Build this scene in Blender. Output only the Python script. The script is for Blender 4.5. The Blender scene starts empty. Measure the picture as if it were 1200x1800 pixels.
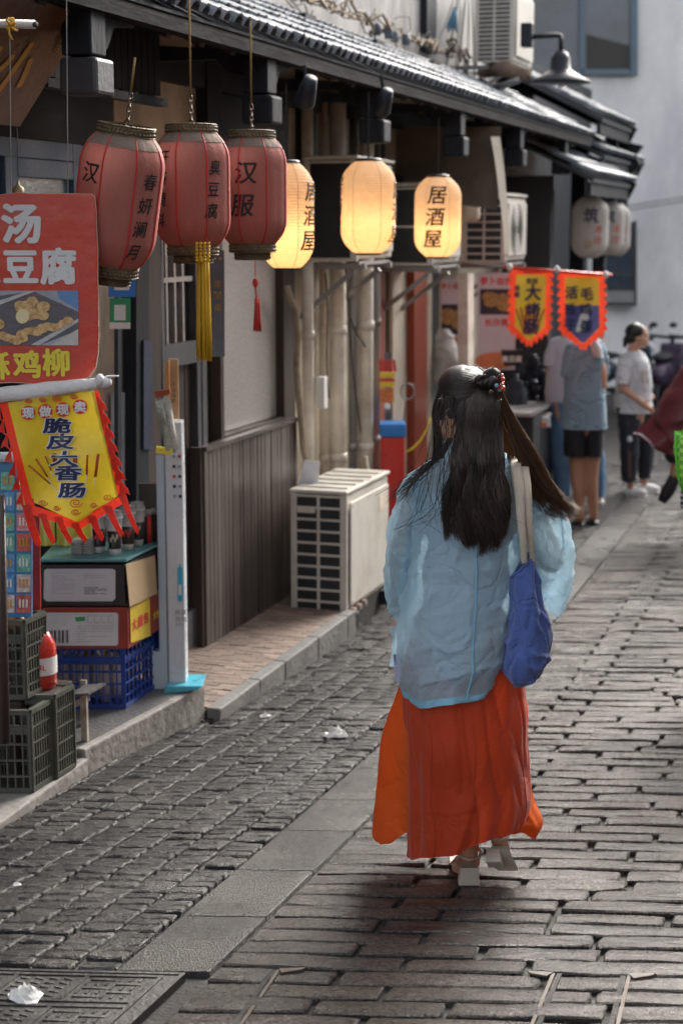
import bpy, math, random
from mathutils import Vector, Matrix, noise, Euler
random.seed(7)
R_ = math.radians
sc = bpy.context.scene
COL = sc.collection
# ------------------------------------------------------------------ camera, sky, sun, exposure
F, PXC, PYC, CH = 2830.0, 600.0, 900.0, 2.13          # focal length in photo pixels, centre, camera height
TH = math.atan2(500, F)                               # pitch down
YAW = math.atan2(950, math.hypot(F, 500))             # heading, left of the street (+Y)
cd = bpy.data.cameras.new('camera'); cam = bpy.data.objects.new('camera', cd); COL.objects.link(cam)
cam.location = (0, 0, CH); cam.rotation_euler = (math.pi/2-TH, 0, YAW)
cd.sensor_fit = 'VERTICAL'; cd.sensor_height = 36; cd.lens = 36*F/1800; cd.clip_end = 400; cd.clip_start = .1
cd.dof.use_dof = True; cd.dof.focus_distance = 5.25; cd.dof.aperture_fstop = 2.9
sc.camera = cam
w = bpy.data.worlds.new('World'); sc.world = w; w.use_nodes = True
nt = w.node_tree; bg = nt.nodes['Background']; sky = nt.nodes.new('ShaderNodeTexSky')
sky.sky_type = 'NISHITA'; sky.sun_disc = False
SUN_EL, SUN_AZ = R_(34), R_(10)                       # azimuth measured from +Y towards +X
sky.sun_elevation = SUN_EL; sky.sun_rotation = SUN_AZ; sky.air_density = 1.0; sky.dust_density = 5; sky.ozone_density = 1.0
hsv = nt.nodes.new('ShaderNodeHueSaturation'); hsv.inputs['Saturation'].default_value = .28
nt.links.new(sky.outputs[0], hsv.inputs['Color']); nt.links.new(hsv.outputs[0], bg.inputs[0]); bg.inputs[1].default_value = .15
sd = bpy.data.lights.new('sun', 'SUN'); sun = bpy.data.objects.new('sun', sd); COL.objects.link(sun)
sd.energy = 2.1; sd.angle = R_(38); sd.color = (1, .93, .84)
sdir = Vector((math.sin(SUN_AZ)*math.cos(SUN_EL), math.cos(SUN_AZ)*math.cos(SUN_EL), math.sin(SUN_EL)))
sun.rotation_euler = sdir.to_track_quat('Z', 'Y').to_euler()
sc.view_settings.view_transform = 'Standard'; sc.view_settings.look = 'None'
sc.view_settings.exposure = 1.5; sc.view_settings.gamma = 1.0
try:
    sc.cycles.use_denoising = True; sc.cycles.transparent_max_bounces = 12; sc.cycles.max_bounces = 8
except Exception: pass
# ------------------------------------------------------------------ geometry of the view (pixel -> point on a real plane)
cf = Vector((-math.sin(YAW), math.cos(YAW), 0)); cr = Vector((math.cos(YAW), math.sin(YAW), 0)); UP = Vector((0, 0, 1))
def ray(px, py):
    a = (px-PXC)/F; b = (PYC-py)/F
    return cf*(math.cos(TH)+b*math.sin(TH)) + cr*a + UP*(-math.sin(TH)+b*math.cos(TH))
EYE = Vector((0, 0, CH))
def atX(px, py, x): d = ray(px, py); return EYE+d*(x/d.x)
def atY(px, py, y): d = ray(px, py); return EYE+d*(y/d.y)
def atZ(px, py, z): d = ray(px, py); return EYE+d*((z-CH)/d.z)
def atR(px, py, r): d = ray(px, py); return EYE+d*(r/(d.dot(cf)))
def gz(y):
    def S(y):
        if y < 4.5: return .077*y
        if y < 11: u = y-4.5; return .077*4.5+.077*u-.005*u*u
        return .077*4.5+.077*6.5-.065*3.25+.012*(y-11)
    return -(S(y)-S(4.8))
def ground(px, py):
    z = 0
    for i in range(50): p = atZ(px, py, z); z = .5*z+.5*gz(p.y)
    return p
# ------------------------------------------------------------------ object helpers
WR = set()
def thing(name, label, cat, loc=(0, 0, 0), rz=0, group=None, world=True):
    o = bpy.data.objects.new(name, None); COL.objects.link(o); o.location = loc; o.rotation_euler = (0, 0, rz)
    o.empty_display_size = .1
    o['label'] = label; o['category'] = cat
    if group: o['group'] = group
    if world: WR.add(o.name)
    return o
def link(name, me, parent=None, label=None, kind=None, cat=None, group=None, mats=None):
    o = bpy.data.objects.new(name, me); COL.objects.link(o)
    if parent is not None:
        o.parent = parent
        if parent.name in WR: o.location = -parent.location
    if label: o['label'] = label
    if kind: o['kind'] = kind
    if cat: o['category'] = cat
    if group: o['group'] = group
    return o
class MB:
    def __init__(s): s.v = []; s.f = []
    def add(s, vs, fs):
        n = len(s.v); s.v += [tuple(v) for v in vs]; s.f += [tuple(i+n for i in f) for f in fs]; return s
    def box(s, c, d, rot=None):
        c = Vector(c); vs = []
        for x in (-.5, .5):
            for y in (-.5, .5):
                for z in (-.5, .5):
                    p = Vector((x*d[0], y*d[1], z*d[2]))
                    if rot: p = rot @ p
                    vs.append(c+p)
        return s.add(vs, [(0, 1, 3, 2), (4, 6, 7, 5), (0, 4, 5, 1), (2, 3, 7, 6), (0, 2, 6, 4), (1, 5, 7, 3)])
    def mm(s, a, b):
        return s.box([(a[i]+b[i])/2 for i in range(3)], [abs(b[i]-a[i]) for i in range(3)])
    def bar(s, a, b, w, h=None, up=UP):
        a = Vector(a); b = Vector(b); d = (b-a); L = d.length; d.normalize(); h = h or w
        x = d.cross(up)
        if x.length < 1e-4: x = d.cross(Vector((1, 0, 0)))
        x.normalize(); y = x.cross(d); vs = []
        for t in (a, b):
            for i, j in ((-.5, -.5), (.5, -.5), (.5, .5), (-.5, .5)): vs.append(t+x*w*i+y*h*j)
        return s.add(vs, [(3, 2, 1, 0), (4, 5, 6, 7), (0, 1, 5, 4), (1, 2, 6, 5), (2, 3, 7, 6), (3, 0, 4, 7)])
    def tube(s, pts, r, n=8, cap=True, flat=1.0):
        pts = [Vector(p) for p in pts]; m = len(pts)
        rs = r if isinstance(r, (list, tuple)) else [r]*m
        base = len(s.v); prev = None
        for i, p in enumerate(pts):
            d = (pts[min(i+1, m-1)]-pts[max(i-1, 0)])
            d = d.normalized() if d.length > 1e-9 else Vector((0, 0, 1))
            if prev is None:
                x = d.cross(UP)
                if x.length < 1e-3: x = d.cross(Vector((0, 1, 0)))
            else: x = prev - d*prev.dot(d)
            x.normalize(); prev = x; y = d.cross(x)
            for k in range(n):
                a = 2*math.pi*k/n; s.v.append(tuple(p+x*math.cos(a)*rs[i]+y*math.sin(a)*rs[i]*flat))
        for i in range(m-1):
            for k in range(n):
                a = base+i*n+k; b = base+i*n+(k+1) % n; s.f.append((a, b, b+n, a+n))
        if cap: s.f.append(tuple(base+k for k in range(n))[::-1]); s.f.append(tuple(base+(m-1)*n+k for k in range(n)))
        return s
    def grid(s, nu, nv, fn, closeu=False):
        base = len(s.v)
        for j in range(nv):
            for i in range(nu):
                u = i/(nu if closeu else nu-1); s.v.append(tuple(fn(u, j/(nv-1))))
        for j in range(nv-1):
            for i in range(nu if closeu else nu-1):
                a = base+j*nu+i; b = base+j*nu+(i+1) % nu; s.f.append((a, b, b+nu, a+nu))
        return s
    def lathe(s, prof, n=24, c=(0, 0, 0), M=None):
        c = Vector(c)
        def fn(u, v):
            r, z = prof[min(int(round(v*(len(prof)-1))), len(prof)-1)]; a = 2*math.pi*u
            p = Vector((r*math.cos(a), r*math.sin(a), z))
            return c+(M @ p if M else p)
        return s.grid(n, len(prof), fn, True)
    def ell(s, c, r, n=12, m=8, rot=None):
        c = Vector(c)
        def fn(u, v):
            a = 2*math.pi*u; b = math.pi*(v-.5)*.998
            p = Vector((r[0]*math.cos(a)*math.cos(b), r[1]*math.sin(a)*math.cos(b), r[2]*math.sin(b)))
            return c+(rot @ p if rot else p)
        return s.grid(n, m, fn, True)
    def prism(s, pts, off):
        pts = [Vector(p) for p in pts]; off = Vector(off); n = len(pts)
        s.add(pts+[p+off for p in pts], [tuple(range(n)), tuple(range(2*n-1, n-1, -1))]+[(i, i+n, (i+1) % n+n, (i+1) % n) for i in range(n)])
        return s
    def mesh(s, name, m=None, smooth=False):
        me = bpy.data.meshes.new(name); me.from_pydata(s.v, [], s.f); me.validate()
        if m: me.materials.append(m)
        if smooth: me.shade_smooth()
        return me
    def build(s, name, m, parent=None, smooth=False, bevel=0, sub=0, **k):
        o = link(name, s.mesh(name, m, smooth), parent, **k)
        if bevel:
            b = o.modifiers.new('b', 'BEVEL'); b.width = bevel; b.segments = 2; b.limit_method = 'ANGLE'; b.angle_limit = R_(40)
        if sub:
            b = o.modifiers.new('s', 'SUBSURF'); b.levels = sub; b.render_levels = sub
        return o
def dup(root, loc, rz=None, label=None):
    r = root.copy(); COL.objects.link(r); r.location = loc
    if rz is not None: r.rotation_euler = (0, 0, rz)
    if label: r['label'] = label
    for ch in list(root.children):
        c = ch.copy(); COL.objects.link(c); c.parent = r
        for g in ch.children:
            d = g.copy(); COL.objects.link(d); d.parent = c
    return r
# ------------------------------------------------------------------ materials
def mat(name, col, rough=.6, spec=.5, metal=0, var=.18, vs=5, bump=.12, bs=45, orand=0, transl=0, alpha=1, emit=None, es=0,
        stain=None, ss=2.5, sa=.5, coat=0, stretch=(1, 1, 1), rvar=.12, sheen=0, hue=None, tc='Object', crease=0, csc=7):
    m = bpy.data.materials.new(name); m.use_nodes = True; N = m.node_tree.nodes; L = m.node_tree.links
    P = N['Principled BSDF']; out = N['Material Output']
    t = N.new('ShaderNodeTexCoord'); mp = N.new('ShaderNodeMapping'); L.new(t.outputs[tc], mp.inputs[0]); mp.inputs['Scale'].default_value = stretch
    n1 = N.new('ShaderNodeTexNoise'); n1.inputs['Scale'].default_value = vs; n1.inputs['Detail'].default_value = 6; n1.inputs['Roughness'].default_value = .65
    L.new(mp.outputs[0], n1.inputs[0])
    r = N.new('ShaderNodeValToRGB'); c = Vector(col[:3])
    r.color_ramp.elements[0].position = .3; r.color_ramp.elements[1].position = .7
    a = c*(1-var); b = Vector((min(1, x*(1+var)) for x in c))
    r.color_ramp.elements[0].color = (*a, 1); r.color_ramp.elements[1].color = (*b, 1)
    L.new(n1.outputs[0], r.inputs[0]); cur = r.outputs[0]
    if stain:
        n2 = N.new('ShaderNodeTexNoise'); n2.inputs['Scale'].default_value = ss; n2.inputs['Detail'].default_value = 9; n2.inputs['Roughness'].default_value = .7
        L.new(mp.outputs[0], n2.inputs[0]); rr = N.new('ShaderNodeValToRGB')
        rr.color_ramp.elements[0].position = .46; rr.color_ramp.elements[1].position = .66
        rr.color_ramp.elements[0].color = (0, 0, 0, 1); rr.color_ramp.elements[1].color = (sa, sa, sa, 1)
        L.new(n2.outputs[0], rr.inputs[0]); mx = N.new('ShaderNodeMixRGB'); L.new(rr.outputs[0], mx.inputs[0]); L.new(cur, mx.inputs[1])
        mx.inputs[2].default_value = (*stain, 1); cur = mx.outputs[0]
    if orand:
        oi = N.new('ShaderNodeObjectInfo'); mr = N.new('ShaderNodeMapRange'); L.new(oi.outputs['Random'], mr.inputs[0])
        mr.inputs[3].default_value = 1-orand; mr.inputs[4].default_value = 1+orand
        hs = N.new('ShaderNodeHueSaturation'); L.new(cur, hs.inputs['Color']); L.new(mr.outputs[0], hs.inputs['Value']); cur = hs.outputs[0]
    L.new(cur, P.inputs['Base Color'])
    P.inputs['Metallic'].default_value = metal; P.inputs['Specular IOR Level'].default_value = spec
    P.inputs['Coat Weight'].default_value = coat; P.inputs['Coat Roughness'].default_value = .15
    if sheen: P.inputs['Sheen Weight'].default_value = sheen
    mr = N.new('ShaderNodeMapRange'); L.new(n1.outputs[0], mr.inputs[0]); mr.inputs[1].default_value = .3; mr.inputs[2].default_value = .7
    mr.inputs[3].default_value = max(.04, rough-rvar); mr.inputs[4].default_value = min(1, rough+rvar); L.new(mr.outputs[0], P.inputs['Roughness'])
    nrm = None
    if bump:
        n3 = N.new('ShaderNodeTexNoise'); n3.inputs['Scale'].default_value = bs; n3.inputs['Detail'].default_value = 5; L.new(mp.outputs[0], n3.inputs[0])
        bn = N.new('ShaderNodeBump'); bn.inputs['Strength'].default_value = bump; bn.inputs['Distance'].default_value = .02
        L.new(n3.outputs[0], bn.inputs['Height']); L.new(bn.outputs[0], P.inputs['Normal']); nrm = bn.outputs[0]
    if crease:
        n5 = N.new('ShaderNodeTexNoise'); n5.inputs['Scale'].default_value = csc; n5.inputs['Detail'].default_value = 4; n5.inputs['Distortion'].default_value = .8; L.new(t.outputs[tc], n5.inputs[0])
        m1 = N.new('ShaderNodeMath'); m1.operation = 'SUBTRACT'; m1.inputs[1].default_value = .5; L.new(n5.outputs[0], m1.inputs[0])
        m2 = N.new('ShaderNodeMath'); m2.operation = 'ABSOLUTE'; L.new(m1.outputs[0], m2.inputs[0])
        m3 = N.new('ShaderNodeMath'); m3.operation = 'MINIMUM'; m3.inputs[1].default_value = .06; L.new(m2.outputs[0], m3.inputs[0])
        b5 = N.new('ShaderNodeBump'); b5.inputs['Strength'].default_value = 1; b5.inputs['Distance'].default_value = crease; L.new(m3.outputs[0], b5.inputs['Height'])
        if nrm: L.new(nrm, b5.inputs['Normal'])
        L.new(b5.outputs[0], P.inputs['Normal']); nrm = b5.outputs[0]
    if emit:
        P.inputs['Emission Color'].default_value = (*emit, 1); P.inputs['Emission Strength'].default_value = es
    sh = P.outputs[0]
    if transl:
        tr = N.new('ShaderNodeBsdfTranslucent'); L.new(cur, tr.inputs[0]); ms = N.new('ShaderNodeMixShader'); ms.inputs[0].default_value = transl
        if nrm: L.new(nrm, tr.inputs['Normal'])
        L.new(sh, ms.inputs[1]); L.new(tr.outputs[0], ms.inputs[2]); sh = ms.outputs[0]
    if alpha < 1:
        tp = N.new('ShaderNodeBsdfTransparent'); ms = N.new('ShaderNodeMixShader'); ms.inputs[0].default_value = alpha
        L.new(tp.outputs[0], ms.inputs[1]); L.new(sh, ms.inputs[2]); sh = ms.outputs[0]
    L.new(sh, out.inputs[0])
    m['bump'] = 1
    return m
def glassmat(name, col, rough=.08, alpha=.35):
    m = bpy.data.materials.new(name); m.use_nodes = True; N = m.node_tree.nodes; L = m.node_tree.links
    P = N['Principled BSDF']; P.inputs['Base Color'].default_value = (*col, 1); P.inputs['Roughness'].default_value = rough; P.inputs['Specular IOR Level'].default_value = .8
    tp = N.new('ShaderNodeBsdfTransparent'); ms = N.new('ShaderNodeMixShader'); ms.inputs[0].default_value = alpha
    L.new(tp.outputs[0], ms.inputs[1]); L.new(P.outputs[0], ms.inputs[2]); L.new(ms.outputs[0], N['Material Output'].inputs[0])
    return m
T = {}
T['cream'] = mat('cream_plaster', (.50, .43, .33), .8, stain=(.2, .17, .13), sa=.5, ss=3, bump=.2, bs=18)
T['cream2'] = mat('pale_plaster', (.64, .56, .46), .75, stain=(.28, .2, .14), sa=.6, ss=3, bump=.2, bs=14, stretch=(1, 1, .5))
T['dark'] = mat('dark_timber', (.018, .021, .027), .65, spec=.2, var=.4, vs=9, stretch=(1, 1, .2), bump=.2)
T['darkh'] = mat('dark_beam', (.022, .024, .029), .65, spec=.2, var=.35, vs=9, stretch=(1, .2, 1), bump=.2)
T['fascia'] = mat('grey_fascia_timber', (.02, .02, .022), .8, spec=.1, var=.3, vs=7, stretch=(1, .25, 1), bump=.3)
T['brown'] = mat('brown_timber', (.05, .038, .032), .6, spec=.25, var=.35, vs=8, stretch=(1, 1, .15), bump=.2)
T['plank'] = mat('weathered_plank', (.085, .07, .062), .42, var=.4, vs=7, stretch=(1, 1, .12), bump=.3, orand=.3, stain=(.16, .14, .12), sa=.6, ss=5)
T['frame'] = mat('grey_frame', (.055, .057, .065), .5, var=.15)
T['soffit'] = mat('soffit_boards', (.05, .042, .036), .8, var=.4, stretch=(.3, 1, 1))
T['tile'] = mat('grey_roof_tile', (.10, .12, .15), .58, spec=.3, var=.35, vs=9, bump=.35, bs=30, orand=.25, stain=(.3, .3, .29), ss=6, sa=.6)
T['pan'] = mat('pan_tile', (.05, .055, .065), .7, var=.3)
T['stain_wall'] = mat('stained_upper_wall', (.42, .41, .4), .85, stain=(.13, .12, .12), ss=1.8, sa=.85, stretch=(1, 1, .35), bump=.2, bs=12)
T['white_wall'] = mat('whitewashed_wall', (.86, .84, .84), .85, stain=(.38, .38, .4), ss=.5, sa=.5, stretch=(1, 1, .5), bump=.15, bs=6, var=.06, vs=1.5)
T['acw'] = mat('ac_enamel', (.62, .59, .53), .42, stain=(.38, .33, .26), sa=.5, ss=4, bump=.04, var=.06)
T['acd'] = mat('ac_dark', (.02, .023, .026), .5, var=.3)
T['blackm'] = mat('black_metal', (.016, .021, .03), .5, spec=.35, var=.3)
T['galv'] = mat('grey_metal', (.35, .35, .35), .45, metal=.6, stain=(.2, .11, .06), sa=.6)
T['pvc'] = mat('white_pvc', (.74, .69, .61), .4, stain=(.35, .28, .2), sa=.55, ss=4, bump=.05)
T['foam'] = mat('foam_wrap', (.36, .3, .22), .8, stain=(.15, .1, .06), sa=.7, ss=8, bump=.6, bs=30)
T['red'] = mat('red_plastic', (.62, .03, .02), .35, var=.12, bump=.05)
T['blue'] = mat('blue_plastic', (.02, .2, .6), .35, var=.1, bump=.05)
T['redwood'] = mat('red_wood', (.28, .05, .02), .5, var=.25, stretch=(1, 1, .2))
T['white'] = mat('white_paint', (.72, .72, .7), .45, var=.05, bump=.04)
T['black'] = mat('black_ink', (.012, .012, .014), .6, var=.1, bump=0)
T['navy'] = mat('navy_ink', (.02, .025, .09), .6, var=.1, bump=0)
T['yellow'] = mat('yellow_ink', (.8, .6, .05), .5, var=.08, bump=0)
T['gold'] = mat('gold_ink', (.5, .28, .05), .45, var=.2, bump=0)
T['redink'] = mat('red_ink', (.65, .05, .04), .5, var=.1, bump=0)
T['greyink'] = mat('grey_ink', (.3, .31, .33), .6, bump=0)
T['brass'] = mat('brass_filigree', (.17, .135, .08), .5, metal=.4, var=.35, vs=30, bump=.5, bs=90)
T['rope'] = mat('ochre_rope', (.24, .14, .04), .8, bump=.5, bs=150)
T['chain'] = mat('rusty_chain', (.14, .1, .07), .5, metal=.7)
T['concrete'] = mat('worn_concrete', (.25, .235, .215), .75, stain=(.1, .095, .09), sa=.8, ss=4, bump=.4, bs=25)
T['concrete_d'] = mat('dark_screed', (.09, .088, .09), .5, stain=(.15, .14, .13), sa=.6, ss=3, bump=.3)
T['glass'] = glassmat('clear_glass', (.05, .07, .08), .08, .5)
T['frost'] = mat('frosted_glass', (.40, .385, .36), .28, spec=.7, var=.2, vs=140, bump=.1, bs=300, coat=.5)
T['dglass'] = mat('dark_window_glass', (.10, .11, .13), .12, spec=.8, var=.4, vs=1.2, bump=.0)
T['blueframe'] = mat('blue_window_frame', (.07, .12, .2), .5)
T['skin'] = mat('skin', (.55, .3, .2), .5, var=.06, bump=.03)
T['skin2'] = mat('tan_skin', (.42, .22, .14), .5, var=.06, bump=.03)
T['hair'] = mat('dark_hair', (.02, .015, .013), .36, spec=.6, var=.3, vs=30, bump=0)
T['hair2'] = mat('brown_backlit_hair', (.22, .10, .045), .4, spec=.5, var=.3, bump=0, transl=.3)  # brown base brightened: light coming through the lock is put into the colour
T['hair0'] = mat('black_hair', (.012, .010, .010), .45, var=.3, bump=.3, bs=60)
# ------------------------------------------------------------------ lettering and flat shapes
def textmesh(body, bold=0.0, line=1.1, res=3):
    cu = bpy.data.curves.new('lettering', 'FONT'); cu.body = body; cu.align_x = 'CENTER'; cu.align_y = 'CENTER'
    cu.resolution_u = res; cu.offset = bold; cu.space_line = line
    o = bpy.data.objects.new('tmp', cu); COL.objects.link(o)
    me = bpy.data.meshes.new_from_object(o.evaluated_get(bpy.context.evaluated_depsgraph_get()))
    bpy.data.objects.remove(o); bpy.data.curves.remove(cu)
    xs = [v.co.x for v in me.vertices]; ys = [v.co.y for v in me.vertices]
    if xs:
        cx = (max(xs)+min(xs))/2; cy = (max(ys)+min(ys))/2
        for v in me.vertices: v.co.x -= cx; v.co.y -= cy
    return me
def letter(body, m, parent, fn, size=1, bold=.012, shear=0, sx=1, line=1.1, rot=0, name='lettering'):
    """fn maps flat glyph coordinates (metres) onto the surface that carries them"""
    base = textmesh(body, 0, line); V0 = [v.co.copy() for v in base.vertices]; F0 = [tuple(p.vertices) for p in base.polygons]; bpy.data.meshes.remove(base)
    c, s = math.cos(rot), math.sin(rot); dirs = [(0, 0)]
    if bold >= .015: dirs += [(bold, 0), (-bold, 0), (0, bold*.8), (0, -bold*.8)]
    if bold >= .03: dirs += [(bold*.7, bold*.6), (-bold*.7, bold*.6), (bold*.7, -bold*.6), (-bold*.7, -bold*.6)]
    VV = []; FF = []; e = size*.05; nn = (fn(e, 0)-fn(0, 0)).cross(fn(0, e)-fn(0, 0)).normalized()
    if nn.length < .5: nn = Vector((0, 0, 0))
    out = []
    for k, (dx, dy) in enumerate(dirs):
        b0 = len(VV)
        for q in V0:
            x = ((q.x+dx)*sx+(q.y+dy)*shear)*size; y = (q.y+dy)*size
            VV.append(fn(x*c-y*s, x*s+y*c)+nn*.00012*k)
        FF += [tuple(i+b0 for i in f) for f in F0]
    me = bpy.data.meshes.new(name); me.from_pydata([tuple(v) for v in VV], [], FF); me.materials.append(m)
    me.validate()
    return link(name, me, parent)
def flat(o, r, u):
    o = Vector(o); r = Vector(r); u = Vector(u)
    return lambda x, y: o+r*x+u*y
def camflat(px, py, Rr, off=.003):
    return flat(atR(px, py, Rr)-cf*off, cr, UP)
def disc(m, parent, fn, r, name='mark', n=20, r2=None):
    mb = MB(); mb.add([fn(r*math.cos(2*math.pi*k/n), (r2 or r)*math.sin(2*math.pi*k/n)) for k in range(n)], [tuple(range(n))])
    return mb.build(name, m, parent)
def cq(pts, Rr, th=.01):
    """camera-facing upright polygon at forward distance Rr with thickness th going away"""
    return MB().prism([atR(x, y, Rr) for x, y in pts][::-1], cf*th)
def xq(pts, X, th=.02):
    return MB().prism([atX(x, y, X) for x, y in pts], (-th, 0, 0))
def rect(x0, y0, x1, y1): return [(x0, y0), (x1, y0), (x1, y1), (x0, y1)]
def nz(x, y=0, z=0): return noise.noise(Vector((x, y, z)))
def piece(mb, name, m, parent, **k): return mb.build(name, m, parent, **k)
# ------------------------------------------------------------------ ground: one sheet, street paving, kerb strip, setts
def stonemat(name, col, var, rough, bumpd, bsc, spark, drand=.25, warm=None):
    m = bpy.data.materials.new(name); m.use_nodes = True; N = m.node_tree.nodes; L = m.node_tree.links; P = N['Principled BSDF']
    g = N.new('ShaderNodeNewGeometry')
    n1 = N.new('ShaderNodeTexNoise'); n1.inputs['Scale'].default_value = 1.6; n1.inputs['Detail'].default_value = 5; L.new(g.outputs['Position'], n1.inputs[0])
    n2 = N.new('ShaderNodeTexNoise'); n2.inputs['Scale'].default_value = 60; n2.inputs['Detail'].default_value = 8; n2.inputs['Roughness'].default_value = .8; L.new(g.outputs['Position'], n2.inputs[0])
    n3 = N.new('ShaderNodeTexNoise'); n3.inputs['Scale'].default_value = bsc; n3.inputs['Detail'].default_value = 9; n3.inputs['Roughness'].default_value = .7; L.new(g.outputs['Position'], n3.inputs[0])
    mx = N.new('ShaderNodeMixRGB'); mx.inputs[1].default_value = (*[c*(1-var) for c in col], 1); mx.inputs[2].default_value = (*[min(1, c*(1+var)) for c in col], 1)
    rr2 = N.new('ShaderNodeValToRGB'); rr2.color_ramp.elements[0].position = .38; rr2.color_ramp.elements[1].position = .62; L.new(n2.outputs[0], rr2.inputs[0]); L.new(rr2.outputs[0], mx.inputs[0])
    hs = N.new('ShaderNodeHueSaturation'); oi = N.new('ShaderNodeObjectInfo'); mr = N.new('ShaderNodeMapRange'); L.new(oi.outputs['Random'], mr.inputs[0])
    mr.inputs[3].default_value = 1-drand; mr.inputs[4].default_value = 1+drand; L.new(mr.outputs[0], hs.inputs['Value']); L.new(mx.outputs[0], hs.inputs['Color'])
    r = N.new('ShaderNodeValToRGB'); r.color_ramp.elements[0].position = .42; r.color_ramp.elements[1].position = .6
    r.color_ramp.elements[0].color = (.45, .45, .47, 1); r.color_ramp.elements[1].color = (1, 1, 1, 1); L.new(n1.outputs[0], r.inputs[0])
    mm = N.new('ShaderNodeMixRGB'); mm.blend_type = 'MULTIPLY'; mm.inputs[0].default_value = 1; L.new(hs.outputs[0], mm.inputs[1]); L.new(r.outputs[0], mm.inputs[2])
    L.new(mm.outputs[0], P.inputs['Base Color'])
    mr2 = N.new('ShaderNodeMapRange'); L.new(n1.outputs[0], mr2.inputs[0]); mr2.inputs[1].default_value = .4; mr2.inputs[2].default_value = .6
    mr2.inputs[3].default_value = rough-.1; mr2.inputs[4].default_value = rough+.1; L.new(mr2.outputs[0], P.inputs['Roughness'])
    P.inputs['Specular IOR Level'].default_value = spark
    b = N.new('ShaderNodeBump'); b.inputs['Distance'].default_value = bumpd; b.inputs['Strength'].default_value = 1; L.new(n3.outputs[0], b.inputs['Height'])
    n4 = N.new('ShaderNodeTexNoise'); n4.inputs['Scale'].default_value = 170; n4.inputs['Detail'].default_value = 4; L.new(g.outputs['Position'], n4.inputs[0])
    b2_ = N.new('ShaderNodeBump'); b2_.inputs['Distance'].default_value = .02; b2_.inputs['Strength'].default_value = 1; L.new(n4.outputs[0], b2_.inputs['Height']); L.new(b.outputs[0], b2_.inputs['Normal'])
    L.new(b2_.outputs[0], P.inputs['Normal'])
    return m
SLAB = stonemat('street_granite', (.095, .077, .063), .7, .17, .06, 30, 1)
SETT = stonemat('old_sett_stone', (.055, .047, .041), .6, .19, .05, 30, 1, .35)
STRIP = stonemat('hammered_granite', (.085, .078, .068), .5, .25, .03, 95, 1, .12)
JOINT = mat('joint_soil', (.03, .027, .024), .8, bump=.5, bs=60)
IRON = mat('cast_iron', (.06, .057, .055), .42, metal=.5, var=.3, bump=.2, bs=80)
UV = (cr.copy(), Vector((-.0175, 1, 0)).normalized())     # rows run across the view, joints run along the street
def xr(y): return -1.68-.0175*(y-3.93)                    # street edge of the kerb strip
def xl(y): return -1.935-.0165*(y-3.81)
mb = MB()
xs = [-60, -20, -8, -4, -3, -2, -1, 0, 2, 6, 20, 60]; ys = [-10, 0, 2]+[2+.5*i for i in range(1, 30)]+[20, 25, 35, 60, 120]
mb.grid(len(xs), len(ys), lambda u, v: (xs[round(u*(len(xs)-1))], ys[round(v*(len(ys)-1))], gz(ys[round(v*(len(ys)-1))])-.022))
mb.build('ground', JOINT, None, True, kind='structure')
def stone_mesh(name, L, W, m, seed, dome=.006, irr=.006):
    """stone in skewed coordinates: u along the row, v along the street; about 48 triangles"""
    random.seed(seed); out = []
    def corner(pts):
        return pts
    P8 = []
    for (a, b) in ((-1, -1), (-.33, -1), (.33, -1), (1, -1), (1, 0), (1, 1), (.33, 1), (-.33, 1), (-1, 1), (-1, 0)):
        cut = .82 if abs(a) == 1 and abs(b) == 1 else 1
        P8.append((a*L/2*(1-(1-cut)*.35*W/L)+random.uniform(-irr, irr), b*W/2*(.93 if cut < 1 else 1)+random.uniform(-irr, irr)*.8))
    n = len(P8); v = []
    for (k, z) in ((-.003, -.03), (0, -.006), (.0045, .0)):
        for (a, b) in P8:
            aa = a-math.copysign(min(k*1.3, abs(a)), a); bb = b-math.copysign(min(k, abs(b)), b)
            v.append((aa, bb, z+(random.uniform(-.003, .002) if z == 0 else 0)))
    v.append((random.uniform(-.1, .1)*L, random.uniform(-.1, .1)*W, dome))
    f = []
    for r in range(2):
        for k in range(n): f.append((r*n+k, r*n+(k+1) % n, (r+1)*n+(k+1) % n, (r+1)*n+k))
    for k in range(n): f.append((2*n+k, 2*n+(k+1) % n, 3*n))
    vv = [Vector((UV[0].x*a+UV[1].x*b, UV[0].y*a+UV[1].y*b, z)) for a, b, z in v]
    me = bpy.data.meshes.new(name); me.from_pydata([tuple(p) for p in vv], [], f); me.validate(); me.materials.append(m)
    return me
def far_out(p): return invis(p, 150)
def invis(p, mrg=2600):   # roughly outside the frame?
    q = p-EYE; d = q.dot(cf)*math.cos(TH)-q.z*math.sin(TH); u = q.dot(cf)*math.sin(TH)+q.z*math.cos(TH)
    if d < .3: return mrg < 1000
    x = PXC+F*q.dot(cr)/d; y = PYC-F*u/d
    return x < -150 or x > 1200+mrg or y > 1930+mrg*.5
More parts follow.
